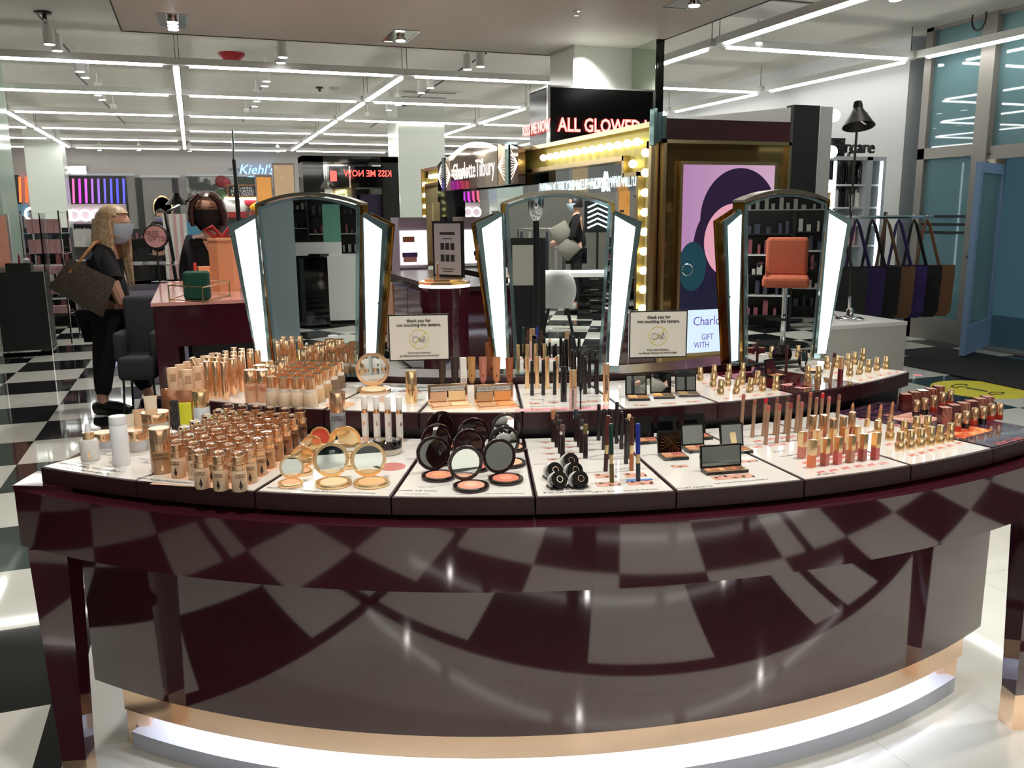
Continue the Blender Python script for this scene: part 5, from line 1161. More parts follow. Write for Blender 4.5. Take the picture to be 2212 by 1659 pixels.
def hair_bob(t, A, s_, m):
    b = B(); shell(b, A, s_, lambda x, y, z: (1.16+(.16 if z < 0 else 0), 1.12, 1.1 if z > 0 else 1.25), 0, pi*.80, lambda x, y, z: (y > -.45) or z > .68); b.ob('hair', m, t, True)
    o = b  # side panels
    q = B()
    for sg in (-1, 1): q.tube([A @ Vector((sg*.13*s_, -.36*s_, .44*s_)), A @ Vector((sg*.34*s_, -.32*s_, .25*s_)), A @ Vector((sg*.43*s_, -.22*s_, -.05*s_)), A @ Vector((sg*.42*s_, -.18*s_, -.38*s_))], [.05*s_, .09*s_, .10*s_, .05*s_], 8)
    q.ob('hair_side', m, t, True)
def hair_long(t, A, s_, m):
    b = B(); shell(b, A, s_, lambda x, y, z: (1.14, 1.14, 1.1), 0, pi*.7, lambda x, y, z: (y > -.5) or z > .62); b.ob('hair', m, t, True)
    q = B(); rn = random.Random(3)
    for k in range(46):
        a = -.25+ (pi+.5)*k/45; x, y = cos(a), sin(a)
        fl_ = .55 if y < .1 else .25
        q.tube([A @ Vector((x*.36*s_*1.05, y*.44*s_*1.05, .18*s_)), A @ Vector((x*.42*s_, y*.52*s_, -.35*s_)), A @ Vector((x*.44*s_+rn.uniform(-.05,.05)*s_, (y*.5)*s_, -.9*s_)), A @ Vector((x*.36*s_, (y*.46-.1*(y<.2))*s_, (-1.35-rn.random()*.45)*s_))], [.06*s_, .085*s_, .075*s_, .015*s_], 6)
    q.ob('long_hair', m, t, True)
FH = Vector((FW.x, FW.y, 0)).normalized(); RH = Vector((FH.y, -FH.x, 0))
def PP(px, py, P, off=0.0):      # point on the upright plane through P facing the camera
    d = ray(px, py); t = ((P-CAM).dot(FH)+off)/d.dot(FH); return CAM+d*t
# blonde woman
Pw = G(245, 889, 0.0); w_ = lambda x, y, o=0: PP(x, y, Pw, o)
J = dict(pelvis=w_(238,672), waist=w_(232,625), chest=w_(226,565), neck=w_(233,524), headb=w_(240,505), head=w_(245,487), shL=w_(222,548,.13), elL=w_(228,612,.2), haL=w_(262,662,.14), shR=w_(222,548,-.15), elR=w_(246,618,-.2), haR=w_(272,672,-.15),
    hipL=w_(240,690,.08), knL=w_(290,782,.08), anL=w_(325,858,.08), toL=w_(352,872,.08), hipR=w_(234,690,-.08), knR=w_(224,785,-.08), anR=w_(222,872,-.08), toR=w_(252,884,-.08))
mBl = M('blonde hair', rgb(190,168,134), .5, noise=(40, rgb(150,124,92), .4, .65)); mMaskB = M('blue surgical mask', rgb(168,190,206), .7)
fy = math.atan2(RH.y, RH.x)+pi/2
wo = human('blonde woman in black with a pale blue mask, walking right with a large dark tote', J, fy-.15, .29*.98, mCloth, M('black trousers', rgb(14,14,17), .9), mSkin, mBl, hair_long, mMaskB, longsleeve=False, bare=('fingerhaR','fingerhaL'))
# flowing shirt hem
b = B(); pts = []; cs_ = [(w_(226,560),.17),(w_(228,610),.17),(w_(232,660),.18),(w_(236,700),.19)]
vs = []; n = 16
for c_, r in cs_:
    c0_ = c_-Vector(wo.location)
    for k in range(n): a = 2*pi*k/n; vs.append(tuple(c0_+RH*cos(a)*r*.72+FH*sin(a)*r*.95))
b.add(vs, [(j*n+k, j*n+(k+1)%n, (j+1)*n+(k+1)%n, (j+1)*n+k) for j in range(3) for k in range(n)]).ob('blouse_hem', mCloth, wo, True)
for s_ in (-.2, .2):
    a_ = w_(222,552, s_*.7)-Vector(wo.location); e_ = w_(242,606, s_)-Vector(wo.location)
    B().tube([a_, a_+(e_-a_)*.5, e_], [.085,.085,.075], 12).ob('sleeve', mCloth, wo, True)
B().tube([w_(268,657,-.16)+RH*.04*cos(q)+Vector((0,0,.0))+FH*.04*sin(q)-Vector(wo.location) for q in [k*pi/5 for k in range(11)]], .008, 6).ob('bracelet', M('coral beads', rgb(170,70,40), .4), wo, True)
# tote bag
bg = thing('tote_bag', 'large dark brown patterned tote bag with tan straps hanging from her shoulder', 'bag', Vector((w_(175,640).x, w_(175,640).y, w_(175,640).z)))
L_ = lambda x, y, o: tuple(w_(x, y, o)-Vector(bg.location))
c4 = [(104,622),(150,558),(250,604),(222,686)]
vs = [L_(x, y, -.28) for x, y in c4]+[L_(x, y, -.40) for x, y in c4]+[L_(170,628,-.46), L_(170,628,-.24)]
o = B().add(vs, [(0,1,9),(1,2,9),(2,3,9),(3,0,9),(5,4,8),(6,5,8),(7,6,8),(4,7,8),(0,4,5,1),(2,6,7,3),(3,7,4,0)]).ob('bag_body', M('brown canvas', rgb(66,58,52), .7, noise=(90, rgb(92,78,62), .5, .6)), bg, True)
mTan = M('tan leather', rgb(150,104,60), .5)
B().tube([L_(150,590,-.42), L_(165,574,-.4), L_(187,545,-.34), L_(205,524,-.24), L_(215,522,-.16)], .011, 6).ob('strap', mTan, bg, True); B().tube([L_(196,612,-.42), L_(206,601,-.4), L_(209,598,-.38)], .013, 6).ob('strap_tab', mTan, bg, True)
# staff member with bob
Ps_ = PY(455, 700, 1.65); Ps_.z = 0; w_ = lambda x, y, o=0: PP(x, y, Ps_, o)
J = dict(pelvis=w_(448,650), waist=w_(450,612), chest=w_(453,560), neck=w_(455,505), headb=w_(454,485), head=w_(453,457), shL=w_(412,528), elL=w_(404,590,-.02), haL=w_(412,640,-.1), shR=w_(494,530), elR=w_(506,590,-.02), haR=w_(498,640,-.1),
    hipL=w_(432,675), knL=w_(432,780), anL=w_(432,860), toL=w_(430,878), hipR=w_(468,675), knR=w_(468,780), anR=w_(468,860), toR=w_(470,878))
dz = min(J['anL'].z, J['anR'].z)-.07
st_ = human('staff member with short brown bob, black mask and black blazer behind the left counter', J, -.3, .30, mCloth, mCloth, mSkin, M('auburn hair', rgb(58,34,28), .4), hair_bob, M('black mask', rgb(14,14,16), .8), P0=Vector((J['pelvis'].x, J['pelvis'].y, max(0, dz) if dz > 0 else 0)))
# open neckline and badge
pl_ = Vector(st_.location)
B().add([tuple(w_(x, y, -.16)-pl_) for x, y in ((438,520),(472,520),(456,556))], [(0,1,2)]).ob('neckline', mSkin, st_)
B().box(-.045, .045, -.004, 0, -.012, .012, Matrix.Translation(w_(428,510,-.19)-pl_) @ Matrix.Rotation(-.25,4,'Y')).ob('name_badge', mGrey, st_)
# far staff member with lilac mask
Pf = PY(345, 600, 9.6); Pf.z = 0; w_ = lambda x, y, o=0: PP(x, y, Pf, o)
J = dict(pelvis=w_(346,548), waist=w_(346,528), chest=w_(346,500), neck=w_(346,478), headb=w_(346,472), head=w_(347,467), shL=w_(330,486), elL=w_(326,508,-.1), haL=w_(336,515,-.3), shR=w_(362,486), elR=w_(366,508,-.1), haR=w_(356,515,-.3),
    hipL=w_(339,555), knL=w_(339,590), anL=w_(339,622), toL=w_(338,628), hipR=w_(353,555), knR=w_(353,590), anR=w_(353,622), toR=w_(354,628))
human('distant dark haired staff member in black with a lilac mask, looking down', J, 0, .215, mCloth, mCloth, mSkin, M('dark hair', rgb(22,18,18), .5), hair_short, M('lilac mask', rgb(150,150,190), .8), tilt=.25)
# man reflected in the middle mirror
Pm = MD(1, 1245, 540, 13.0); Pm.z = 0; H_ = 1.75
nM = (MIRS[1][0]-Pm); nM.z = 0; nM.normalize(); rM = Vector((nM.y, -nM.x, 0))   # rM: his screen-left in the mirror
q_ = lambda a, z, o=0: Pm+rM*a+nM*o+Vector((0,0,z))
J = dict(pelvis=q_(0,.93), waist=q_(0,1.1), chest=q_(0,1.32), neck=q_(0,1.5), headb=q_(0,1.56), head=q_(.02,1.62), shL=q_(0,1.42,-.18), elL=q_(.05,1.15,-.22), haL=q_(.28,1.08,-.12), shR=q_(0,1.42,.18), elR=q_(.05,1.15,.22), haR=q_(.28,1.05,.12),
    hipL=q_(0,.88,-.09), knL=q_(0,.5,-.09), anL=q_(0,.09,-.09), toL=q_(.15,.03,-.09), hipR=q_(0,.88,.09), knR=q_(0,.5,.09), anR=q_(0,.09,.09), toR=q_(.15,.03,.09))
s1 = (MD(1, 1300, 540, 13)-MD(1, 1200, 540, 13)).normalized(); sgn = -1 if s1.dot(rM) > 0 else 1
if sgn < 0: J = {k: Pm+Vector((0,0,v.z))+(v-Pm-Vector((0,0,v.z))).dot(nM)*nM-(v-Pm-Vector((0,0,v.z))).dot(rM)*rM for k, v in J.items()}; rM = -rM
if (MD(1, 1200, 540, 13)-MD(1, 1300, 540, 13)).dot(rM) < 0: rM = rM
human('man in dark coat and pale mask carrying cushions, reflected in the middle mirror', J, math.atan2(rM.y, rM.x)+pi/2, .24, mCloth, mCloth, mSkin, M('dark hair'), hair_short, mMaskB, glasses=True)
for k, (a, z, r) in enumerate(((.22, 1.2, .5), (.12, .98, -.8))):
    P = Pm+rM*a+nM*.2+Vector((0,0,z)); o = thing('cushion', 'grey square cushion carried by the reflected man, '+['upper','lower'][k], 'cushion', P, toward(P,1))
    e = B(); 
    for sg in (-1, 1): e.lathe([(.20,0),(.17,.03*sg),(.08,.06*sg),(0,.07*sg)], 4, Matrix.Rotation(r,4,'Y') @ Matrix.Rotation(RX,4,'X') @ Matrix.Rotation(pi/4,4,'Z'), close=False)
    e.ob('cover', M('grey cushion', rgb(120,116,108), .9), o, True)
# ================================================================ left counter with gift display
LZc = 1.0; A = G(325, 655, LZc); Bk = G(382, 607, LZc)
t = thing('gift_counter', 'burgundy counter with glossy pink top behind and left of the main display', 'counter', (A.x, A.y, 0))
dy = Bk.y-A.y; B().box(0, 1.3, .0, dy, LZc-.02, LZc).ob('pink_top', mPink, t); B().box(.01, 1.29, .01, dy-.01, LZc-.26, LZc-.02).ob('apron', mBurg, t)
for x in (0.01, 1.17): 
    for y in (.01, dy-.13): B().box(x, x+.12, y, y+.12, 0, LZc-.26).ob('leg', mBurg, t)
B().box(.2, 1.2, .3, dy-.1, .05, .7).ob('inner_body', mBlack, t)
top = LZc
P = G(428, 648, top); t = thing('quilted_bag', 'dark green quilted pouch standing on the pink counter top', 'bag', (P.x, P.y, top), -.2)
mGr = M('green velvet', rgb(18,70,56), .7)
W_, H_ = .15, .17; b = B().cbox((0,0,H_/2), (W_, .07, H_)); o = b.ob('bag_body', mGr, t); md = o.modifiers.new('b','BEVEL'); md.width = .02; md.segments = 3
b = B()
for k in range(9):
    x0 = -W_/2+.012+k*.0158-.05; 
    b.tube([(max(-W_/2+.01, x0), -.037, .015 if x0 > -W_/2+.01 else .015+(-W_/2+.01-x0)*1.2), (min(W_/2-.01, x0+.12), -.037, .015+.12*1.2 if x0+.12 < W_/2-.01 else .015+(W_/2-.01-x0)*1.2)], .0035, 4)
b.ob('quilting', M('green velvet light', rgb(30,96,78), .7), t)
mPc = M('peach box', rgb(214,150,108), .5)
P = G(488, 628, top); t = thing('gift_box', 'tall peach hexagonal gift box on the pink counter', 'box', (P.x, P.y, top), .1)
B().lathe([(.09,0),(.09,.33)], 6).ob('box_body', mPc, t); B().lathe([(.094,.33),(.094,.345),(0,.346)], 6).ob('lid', M('peach lid', rgb(226,170,130), .4), t)
b = B(); [b.tube([(0,0,.35),(sg*.06,0,.42),(sg*.1,.02,.40),(sg*.05,.01,.355),(0,0,.35)], .014, 6) for sg in (-1, 1)]; b.ob('red_bow', M('red ribbon', rgb(140,16,24), .4), t, True)
P = G(447, 615, top); t = thing('gift_box', 'short peach box between the green pouch and the tall gift box', 'box', (P.x, P.y, top), .1); B().box(-.05, .05, -.03, .05, 0, .12).ob('box_body', mPc, t); B().box(-.052, .052, -.032, .052, .12, .13).ob('lid', mPc, t)
for k, (x, y) in enumerate(((448,590),(455,598),(452,572))):
    P = G(x, 622, top); 
P = G(424, 612, top); o = stick('lipstick', 'coral capped lipstick behind the green pouch', 'lipstick', None, [('base', mGold, [(0,0),(.013,0),(.013,.07)]), ('cap', M('coral cap', rgb(190,70,60), .3), [(.012,.07),(.012,.15),(0,.152)])]); put(o, o['label'], P, top)
b = B(); t = thing('brass_rail_tray', 'brass rail tray around the green pouch on the pink counter', 'tray', (*G(432, 640, top).xy, top), 0); L0_ = Vector(t.location)
qs = [G(x, y, top)-L0_ for x, y in ((366,650),(440,655),(497,640),(425,632))]
bs_ = B(); 
for k in range(4):
    p, q = qs[k], qs[(k+1)%4]
    for z in (.008, .09): bs_.tube([p+Vector((0,0,z)), q+Vector((0,0,z))], .004, 6)
    bs_.tube([p, p+Vector((0,0,.095))], .004, 6)
bs_.ob('rail', mBrass, t)
P = G(345, 610, top)
t = thing('round_sign', 'round pink sign reading FREE GIFTS on a thin black stand', 'sign', (P.x, P.y, top)); Pc = PP(344, 511, Vector((P.x,P.y,0))); z0 = Pc.z-top
B().lathe([(.006,0),(.006,z0-.1)], 8).ob('stem', mBlack, t); B().lathe([(.06,0),(.06,.008)], 20).ob('foot', mBlack, t)
A_ = Matrix.Translation((0,0,z0)) @ Matrix.Rotation(-.3,4,'Z') @ Matrix.Rotation(RX,4,'X'); r = 26*(Pc-CAM).dot(FW)/FPX
B().lathe([(r,-.02),(r,.008),(r*.9,.012),(r*.9,-.02)], 36, A_).ob('rim', mBlack, t); B().lathe([(r*.9,.009),(0,.01)], 36, A_).ob('face', M('pink face', rgb(206,158,158), .35), t)
for s_, dz_ in (('FREE', .25), ('GIFTS!', -.18)):
    o = text(s_, r*.55, M('sign grey', rgb(150,110,112), .4), t, (0.0,0,0), name='lettering', off=.001); o.matrix_local = A_ @ Matrix.Translation((r*(-.25 if dz_ > 0 else .1), r*dz_, .012)); o.data.materials[0] = M('sign grey')
# lilac glass case and papers left of the counter
P = PY(350, 600, 2.7); t = thing('glass_case', 'low glass display case with metal rim beside the round sign', 'display case', (P.x, P.y, .0), -.1)
B().box(-.3, .35, -.2, .4, .0, .9).ob('base', M('lilac grey', rgb(150,146,166), .4), t); B().box(-.32, .37, -.22, .42, .9, 1.06).ob('glass', mAcryl, t); B().box(-.33, .38, -.23, .43, 1.06, 1.07).ob('rim', mChrome, t)
# dark grey plush chair
P = G(305, 800, 0.1); t = thing('plush_chair', 'dark grey velvet chair at the end of the pink topped counter', 'chair', (G(316, 912, 0).x, G(316, 912, 0).y, 0), -.2); t.scale = (.56,.56,.84)
mV2 = M('grey velvet', rgb(52,54,58), .8)
for nm_, c_, d_ in (('seat', (0,0,.5), (.46,.5,.2)), ('backrest', (-.0,.26,.82), (.44,.14,.55)), ('arm', (-.22,.05,.68), (.12,.45,.26)), ('arm', (.22,.05,.68), (.12,.45,.26))):
    o = B().cbox(c_, d_).ob(nm_, mV2, t); md = o.modifiers.new('b','BEVEL'); md.width = .05; md.segments = 4
    o.data.shade_smooth()
for x in (-.18, .18):
    for y in (-.18, .18): B().tube([(x,y,.4),(x*1.15,y*1.15,0)], .015, 8).ob('leg', mBlack, t)
# black pole with lamp arm
P = PY(516, 700, 2.3); P.z = 0
t = thing('studio_lamp', 'tall black pole lamp with a chrome tip and long arm beside the staff member', 'lamp', (P.x, P.y, 0)); w_ = lambda x, y, o=0: tuple(PP(x, y, P, o)-Vector((P.x,P.y,0)))
B().tube([(0,0,0), w_(517,490), w_(510,400)], .02, 10).ob('pole', mBlack, t, True); B().tube([w_(510,400), w_(505,345)], .016, 8).ob('upper_pole', mBlack, t); B().tube([w_(505,345), w_(502,280)], .010, 8).ob('chrome_tip', mChrome, t); B().lathe([(.14,0),(.14,.02),(.02,.03)], 20).ob('base', mBlack, t)
# second lamp (desk lamp behind) with arm and shade
P = PY(395, 560, 4.0); P.z = 0; t = thing('studio_lamp', 'long armed black lamp with a small lit shade behind the staff member', 'lamp', (P.x, P.y, 0)); w_ = lambda x, y, o=0: tuple(PP(x, y, P, o)-Vector((P.x,P.y,0)))
B().tube([(0,0,0), w_(357,460)], .018, 8).ob('pole', mBlack, t); B().tube([w_(357,460), w_(423,424)], .012, 8).ob('arm', mBlack, t)
Pq = Vector(w_(383,438)); B().lathe([(.03,.1),(.05,.06),(.12,-.02)], 20, Matrix.Translation(Pq), close=False).ob('shade', mBlack, t, True); B().lathe([(.1,-.015),(0,-.015)], 20, Matrix.Translation(Pq)).ob('lamp', mPlug, t); B().lathe([(.14,0),(.14,.02),(.02,.03)], 20).ob('base', mBlack, t)
# ================================================================ right side
def YP(x, y, Y): return PY(x, y, Y)
# white plinth with lamp
C1 = G(1947, 850, 0); zt = HZ(C1, 694); bkP = G(1791, 675, zt)
t = thing('white_plinth', 'large plain white plinth at the right behind the lipstick trays', 'plinth', (C1.x, C1.y, 0)); B().box(-1.5, 0, 0, 1.25, 0, zt-.03).ob('body', mGrey, t); B().box(-1.503, .003, -.003, 1.253, zt-.03, zt).ob('top', M('white top', rgb(214,212,208), .3), t)
P = G(1835, 691, zt); t = thing('pole_lamp', 'vintage pole lamp with conical black shade and chrome joints on the white plinth', 'lamp', (P.x, P.y, zt)); L0_ = Vector(t.location)
w_ = lambda x, y, o=0: tuple(PP(x, y, P, o)-L0_)
B().lathe([(.11,0),(.115,.012),(.10,.02),(.03,.026),(.03,.08),(.018,.1)], 28).ob('base', mChrome, t, True)
B().tube([w_(1835,670), w_(1836,640)], .014, 10).ob('lower_joint', mChrome, t, True); B().tube([w_(1836,650), w_(1838,450)], .008, 10).ob('pole', M('dark pole', rgb(70,66,62), .3, .7), t, True)
B().tube([w_(1838,455), w_(1839,420)], [.014,.02], 10).ob('middle_joint', mChrome, t, True); B().tube([w_(1840,425), w_(1851,278)], .010, 10).ob('upper_pole', M('dark pole'), t, True)
Pq = Vector(w_(1854,252)); A_ = Matrix.Translation(Pq) @ Matrix.Rotation(.1,4,'Y') @ Matrix.Rotation(-.25,4,'X')
B().lathe([(.035,.07),(.045,.05),(.125,-.08),(.123,-.082),(.04,.045)], 30, A_, close=False).ob('shade', M('dark shade', rgb(50,48,46), .4, .4), t, True)
B().lathe([(0,.13),(.03,.12),(.038,.09),(.038,.05)], 20, A_).ob('lamp_socket', mBlack, t, True); B().tube([A_ @ Vector((-.06,-.03,.03)), A_ @ Vector((-.055,-.06,-.05)), A_ @ Vector((0,-.075,-.09)), A_ @ Vector((.055,-.06,-.05)), A_ @ Vector((.06,-.03,.03))], .006, 6).ob('yoke', mChrome, t, True)
B().tube([w_(1830,680), w_(1815,690), w_(1800,678), w_(1790,672)], .004, 5).ob('cable', mBlack, t, True)
# floor mat, threshold, yellow sticker
def poly_floor(pts, z0, z1): 
    b = B(); ps_ = [G(x, y, 0) for x, y in pts]; return b.prism([(p.x, p.y) for p in ps_][::-1], z0, z1)
mt_ = poly_floor([(1949,757),(2031,750),(2330,800),(2330,868),(2046,809),(1946,789)], .001, .010).ob('entrance_mat', M('black mat', rgb(34,36,36), .95, noise=(200, rgb(26,28,28), .4, .6)), None); tag(mt_, 'large black entrance mat on the floor by the glass doors', 'mat')
Pc = G(2120, 841, 0); r = .39
t = thing('floor_sticker', 'round yellow floor sticker with a black line drawing by the mat', 'sticker', (Pc.x, Pc.y, .0005)); B().lathe([(r,0),(r,.0012)], 48).ob('disc', M('sticker yellow', rgb(228,216,60), .35), t)
ln = B(); 
def gl(pts): ln.tube([(G(x, y, 0).x-Pc.x, G(x, y, 0).y-Pc.y, .002) for x, y in pts], .005, 5)
gl([(2087,838),(2132,846)]); gl([(2087,839),(2132,847)]); gl([(2054,836),(2062,832),(2072,831),(2090,832),(2083,837),(2072,836),(2065,839),(2058,837),(2054,836)]); gl([(2135,851),(2142,848),(2155,848),(2169,849),(2162,853),(2150,852),(2142,854),(2135,851)])
ln.ob('line_drawing', mInk, t)
# window wall (runs front to back on the right)
XV = XW
def WV(px, py): return PX(px, py, XV)
yj = WV(2012, 42).y; mAl = M('aluminium frame', rgb(136,132,126), .45, .2); mTeal = M('tinted window glass', rgb(140,180,186), .02, 0, trans=.55, ior=1.5)
ym = WV(2129, 300).y; zt_ = 3.46; zm = WV(2060, 328).z
wn = struct(thing('window_1', 'x', 'x', (XV, 0, 0))); del wn['label']; del wn['category']
def wb(name, y0, y1, z0, z1, mat=mAl, x0=-.05, x1=.05, p=wn): return B().box(x0, x1, min(y0,y1), max(y0,y1), z0, z1).ob(name, mat, p)
wb('jamb', yj, yj-.10, 0, 3.5); wb('mullion', ym+.09, ym-.09, 0, 3.5, x0=-.08, x1=.08); wb('head', yj, -8, zt_, 3.5); wb('transom', yj, ym, zm-.06, zm+.06); wb('transom', ym, -8, WV(2180,325).z-.08, WV(2180,325).z+.06); wb('sill', yj, ym, .0, .26)
wb('pane', yj-.1, ym+.09, .26, zm-.06, mTeal, 0, .012); wb('pane', yj-.1, ym+.09, zm+.06, zt_, mTeal, 0, .012); wb('pane', ym-.09, ym-1.9, WV(2180,325).z+.06, zt_, mTeal, 0, .012); wb('mullion', ym-1.9, ym-2.0, 0, 3.5)
wb('pane', ym-2.0, -8, .3, zt_, mTeal, 0, .012)
for k in range(3): wb('stripe', yj-.1, ym+.09, 1.40-k*.09, 1.43-k*.09, mBlack, -.006, -.001)
struct(B().box(XV-.15, XV+.15, yj+.0, yj+.001, 0, .01).ob('threshold', mAl)); struct(B().box(XV-.1, XV+.12, ym-2, ym-.09, 0.0, .02).ob('threshold', mAl))
# perforated door post
dp = B().box(XV-.06, XV+.1, ym-.20, ym-.09, 0, WV(2180,325).z-.08).ob('door_post', M('cream post', rgb(196,184,160), .6), wn)
hl_ = B()
for k in range(24): hl_.box(XV-.063, XV-.055, ym-.12, ym-.10, .1+k*.085, .12+k*.085)
hl_.ob('slots', mDark, wn)
for o_ in (dp, hl_): pass
dp.location.x = -XV; [setattr(c_.location, 'x', -XV) for c_ in wn.children if c_.name.startswith('slots')]
# open blue door
d0 = Vector((XV+.05, ym-.22, 0)); dr = struct(thing('door_1', 'x', 'x', d0, .0)); del dr['label']; del dr['category']
ang = math.radians(-62); dr.rotation_euler = (0,0,ang); mBlu = M('pale blue door frame', rgb(130,160,200), .5); DH = WV(2180,345).z-.05
for nm_, y0, y1, z0, z1 in (('stile', 0, -.09, .03, DH), ('stile', -.86, -.95, .03, DH), ('rail', -.09, -.86, DH-.1, DH), ('kick_panel', -.09, -.86, .03, .33)): B().box(-.025, .025, y1, y0, z0, z1).ob(nm_, mBlu, dr)
B().box(-.004, .004, -.86, -.09, .33, DH-.1).ob('pane', mTeal, dr); B().tube([(-.06,-.12,1.02),(-.06,-.83,1.02)], .014, 8).ob('push_bar', mChrome, dr); B().box(-.06, -.02, -.3, -.1, DH-.16, DH-.08).ob('door_closer', mGrey, dr)
# vestibule outside
vb = struct(B().box(XV+2.6, XV+2.7, -9, 6, 0, 3.6).ob('wall_outer', M('glowing teal glass wall', rgb(120,156,166), .25, emit=.12, ecol=rgb(110,160,180)))); struct(B().box(XI+.32, XV+2.7, 4.0, 4.1, 0, 3.6).ob('wall_vestibule', M('glowing teal glass wall'))); struct(B().box(XV+.12, XV+2.6, -9, 4.0, 0, .015).ob('floor_vestibule', M('dark vestibule floor', rgb(26,30,38), .2)))  # faint emission in the teal walls stands in for daylight outside
wl = B().tube([(XV+2.58, 1.2, .4), (XV+2.58, 1.2, 2.4)], .02, 6).ob('strip_light', M('cool strip', (.8,.95,1), .5, emit=3)); tag(wl, 'thin vertical cool light strip seen through the tinted window', 'light')
# coil of cable near the window head
P = WV(2137, 40); t = thing('cable_coil', 'coil of dark cable hanging at the top of the window mullion', 'cable', (XV-.14, P.y, P.z)); B().tube([(0, .09*cos(k*pi/6), .13*sin(k*pi/6)) for k in range(13)], .01, 6).tube([(0,.0,.13),(0,0,max(.2, 3.5-P.z))], .006, 4).ob('cable', mDark, t, True)
# tote rack
RY = 1.1
a_ = YP(1822, 470, RY); b2 = YP(2012, 466, RY); t = thing('bag_rail', 'chrome rail holding hanging fabric totes beside the window', 'rack', (0, RY, 0)); zr = a_.z
B().tube([(a_.x-.9,0,zr),(b2.x+.02,0,zr)], .016, 8).ob('rail', mChrome, t, True); B().box(YP(1918,465,RY).x-.012, YP(1918,465,RY).x+.012, .02, .045, .02, zr+.05).ob('post', mChrome, t); B().box(YP(1918,465,RY).x-.3, YP(1918,465,RY).x+.3, -.15, .2, .011, .025).ob('foot', mChrome, t)
BG = [(1812,'black pebbled',(46,46,46),1800,1893),(1851,'dark purple',(50,38,84),1880,1932),(1885,'black',(30,30,32),1905,1953),(1916,'brown',(104,76,58),1925,1975),(1942,'purple',(54,40,96),1945,2005),(1975,'black',(36,36,36),1985,2030),(2003,'brown felt',(122,86,64),2010,2062)]
for k, (hx, nm_, c_, x0, x1) in enumerate(BG):
    P = YP(hx, 467, RY); o = thing('tote_bag', nm_+' fabric tote hanging on the chrome rail, '+ords[k]+' from the left', 'bag', (P.x, RY-.0, P.z), -.55, 'fabric totes on the chrome rail')
    cx_ = 0.04; H0 = P.z-YP(2000, 572, RY).z; H1 = P.z-YP(1950, 684, RY).z; mc = M('tote '+nm_, rgb(*c_), .95)
    W2 = .26; vs = []
    for zz, wd, dp_ in ((-H0, W2, .018), (-H0-.1, W2, .025), (-H1+.06, W2*.95, .03), (-H1, W2*.8, .02)): vs += [(cx_-wd,-dp_,zz),(cx_+wd,-dp_,zz),(cx_+wd,dp_,zz),(cx_-wd,dp_,zz)]
    bo = B().add(vs, [(j*4+q, j*4+(q+1)%4, j*4+4+(q+1)%4, j*4+4+q) for j in range(3) for q in range(4)]+[(12,13,14,15)]).ob('bag_body', mc, o)
    for dd in (-.015, .015): B().tube([(cx_-.11,dd,-H0),(-.02,dd,-.09),(0,dd*.3,-.03),(.03,dd,-.09),(cx_+.11,dd,-H0)], .013, 4).ob('handle', mc, o)
    B().tube([(0,0,-.04),(0,0,.015)], .006, 6).ob('hook', mCopper, o)
# fixture behind kiosk: black fin, grey panel, white vanity with globes
Yk = 1.6
p0, p1 = YP(1716, 226, Yk), YP(1772, 226, Yk); t = thing('black_fin', 'tall matte black panel standing behind the portrait kiosk', 'panel', (p0.x, Yk, 0)); B().box(0, p1.x-p0.x, 0, .12, 0, p0.z).ob('panel', M('matte black', rgb(26,28,28), .6), t)
B().add([(0,.05,0),(0,.12,0),(YP(1440,252,Yk+2).x-p0.x,2.1,0),(YP(1440,252,Yk+2).x-p0.x,2.05,0),(0,.05,p0.z-.02),(0,.12,p0.z-.02),(YP(1440,252,Yk+2).x-p0.x,2.1,p0.z+.05),(YP(1440,252,Yk+2).x-p0.x,2.05,p0.z+.05)], [(0,3,7,4),(4,7,6,5),(1,5,6,2)]).ob('grey_side', mGrey, t)
q0, q1 = YP(1773, 230, 1.9), YP(1800, 230, 1.9); t = thing('globe_vanity', 'white upright panel with round globe lamps along its edge', 'panel', (q0.x, 1.9, 0)); B().box(0, q1.x-q0.x, 0, .1, 0, q0.z).ob('panel', mWhP, t)
for k, (x, y) in enumerate(((1803,250),(1797,328),(1793,402),(1790,474))):
    Pq = YP(x, y, 2.05); rr = 13.5*(Pq-CAM).dot(FW)/FPX; B().lathe([(rr*sin(pi*j/8), -rr*cos(pi*j/8)) for j in range(9)], 18, Matrix.Translation((Pq.x-q0.x-.01, .15, Pq.z))).ob('globe_lamp', M('globe glow', (1,.96,.92), .5, emit=3), t, True)
# haircare bay
Yh = 2.25
h0, h1 = YP(1790, 340, Yh), YP(1908, 340, Yh); w2 = h1.x-h0.x; zb_ = YP(1850, 338, Yh).z
t = thing('haircare_shelves', 'white shelf bay with lit edges and dark bottles below a grey header', 'shelf', (h0.x, Yh, 0))
B().box(0, w2, .35, .4, 0, zb_).box(-.05, 0, 0, .4, 0, zb_).box(w2-.22, w2-.14, 0, .4, 0, zb_).box(w2, w2+.05, 0, .4, 0, zb_).box(0, w2, 0, .4, zb_-.04, zb_).ob('frame', M('bay grey', rgb(176,180,184), .4), t)
for x in (w2*.12, w2-.02): B().box(x, x+.02, -.01, .02, .5, zb_-.05).ob('edge_light', M('cool strip'), t)
Ph = YP(1835, 318, Yh); text('Haircare', .2, mDark, t, (Ph.x-h0.x, 0, Ph.z), (RX,0,0), ext=.02); B().box(Ph.x-h0.x-.25, Ph.x-h0.x-.02, .05, .08, zb_, Ph.z+.1).ob('dark_header', mBlack, t)
shz = [YP(1850, y, Yh).z for y in (398, 447, 485, 530, 580)]
for k, z in enumerate(shz): B().box(0, w2, .02, .35, z-.02, z).ob('shelf', mWhP, t)
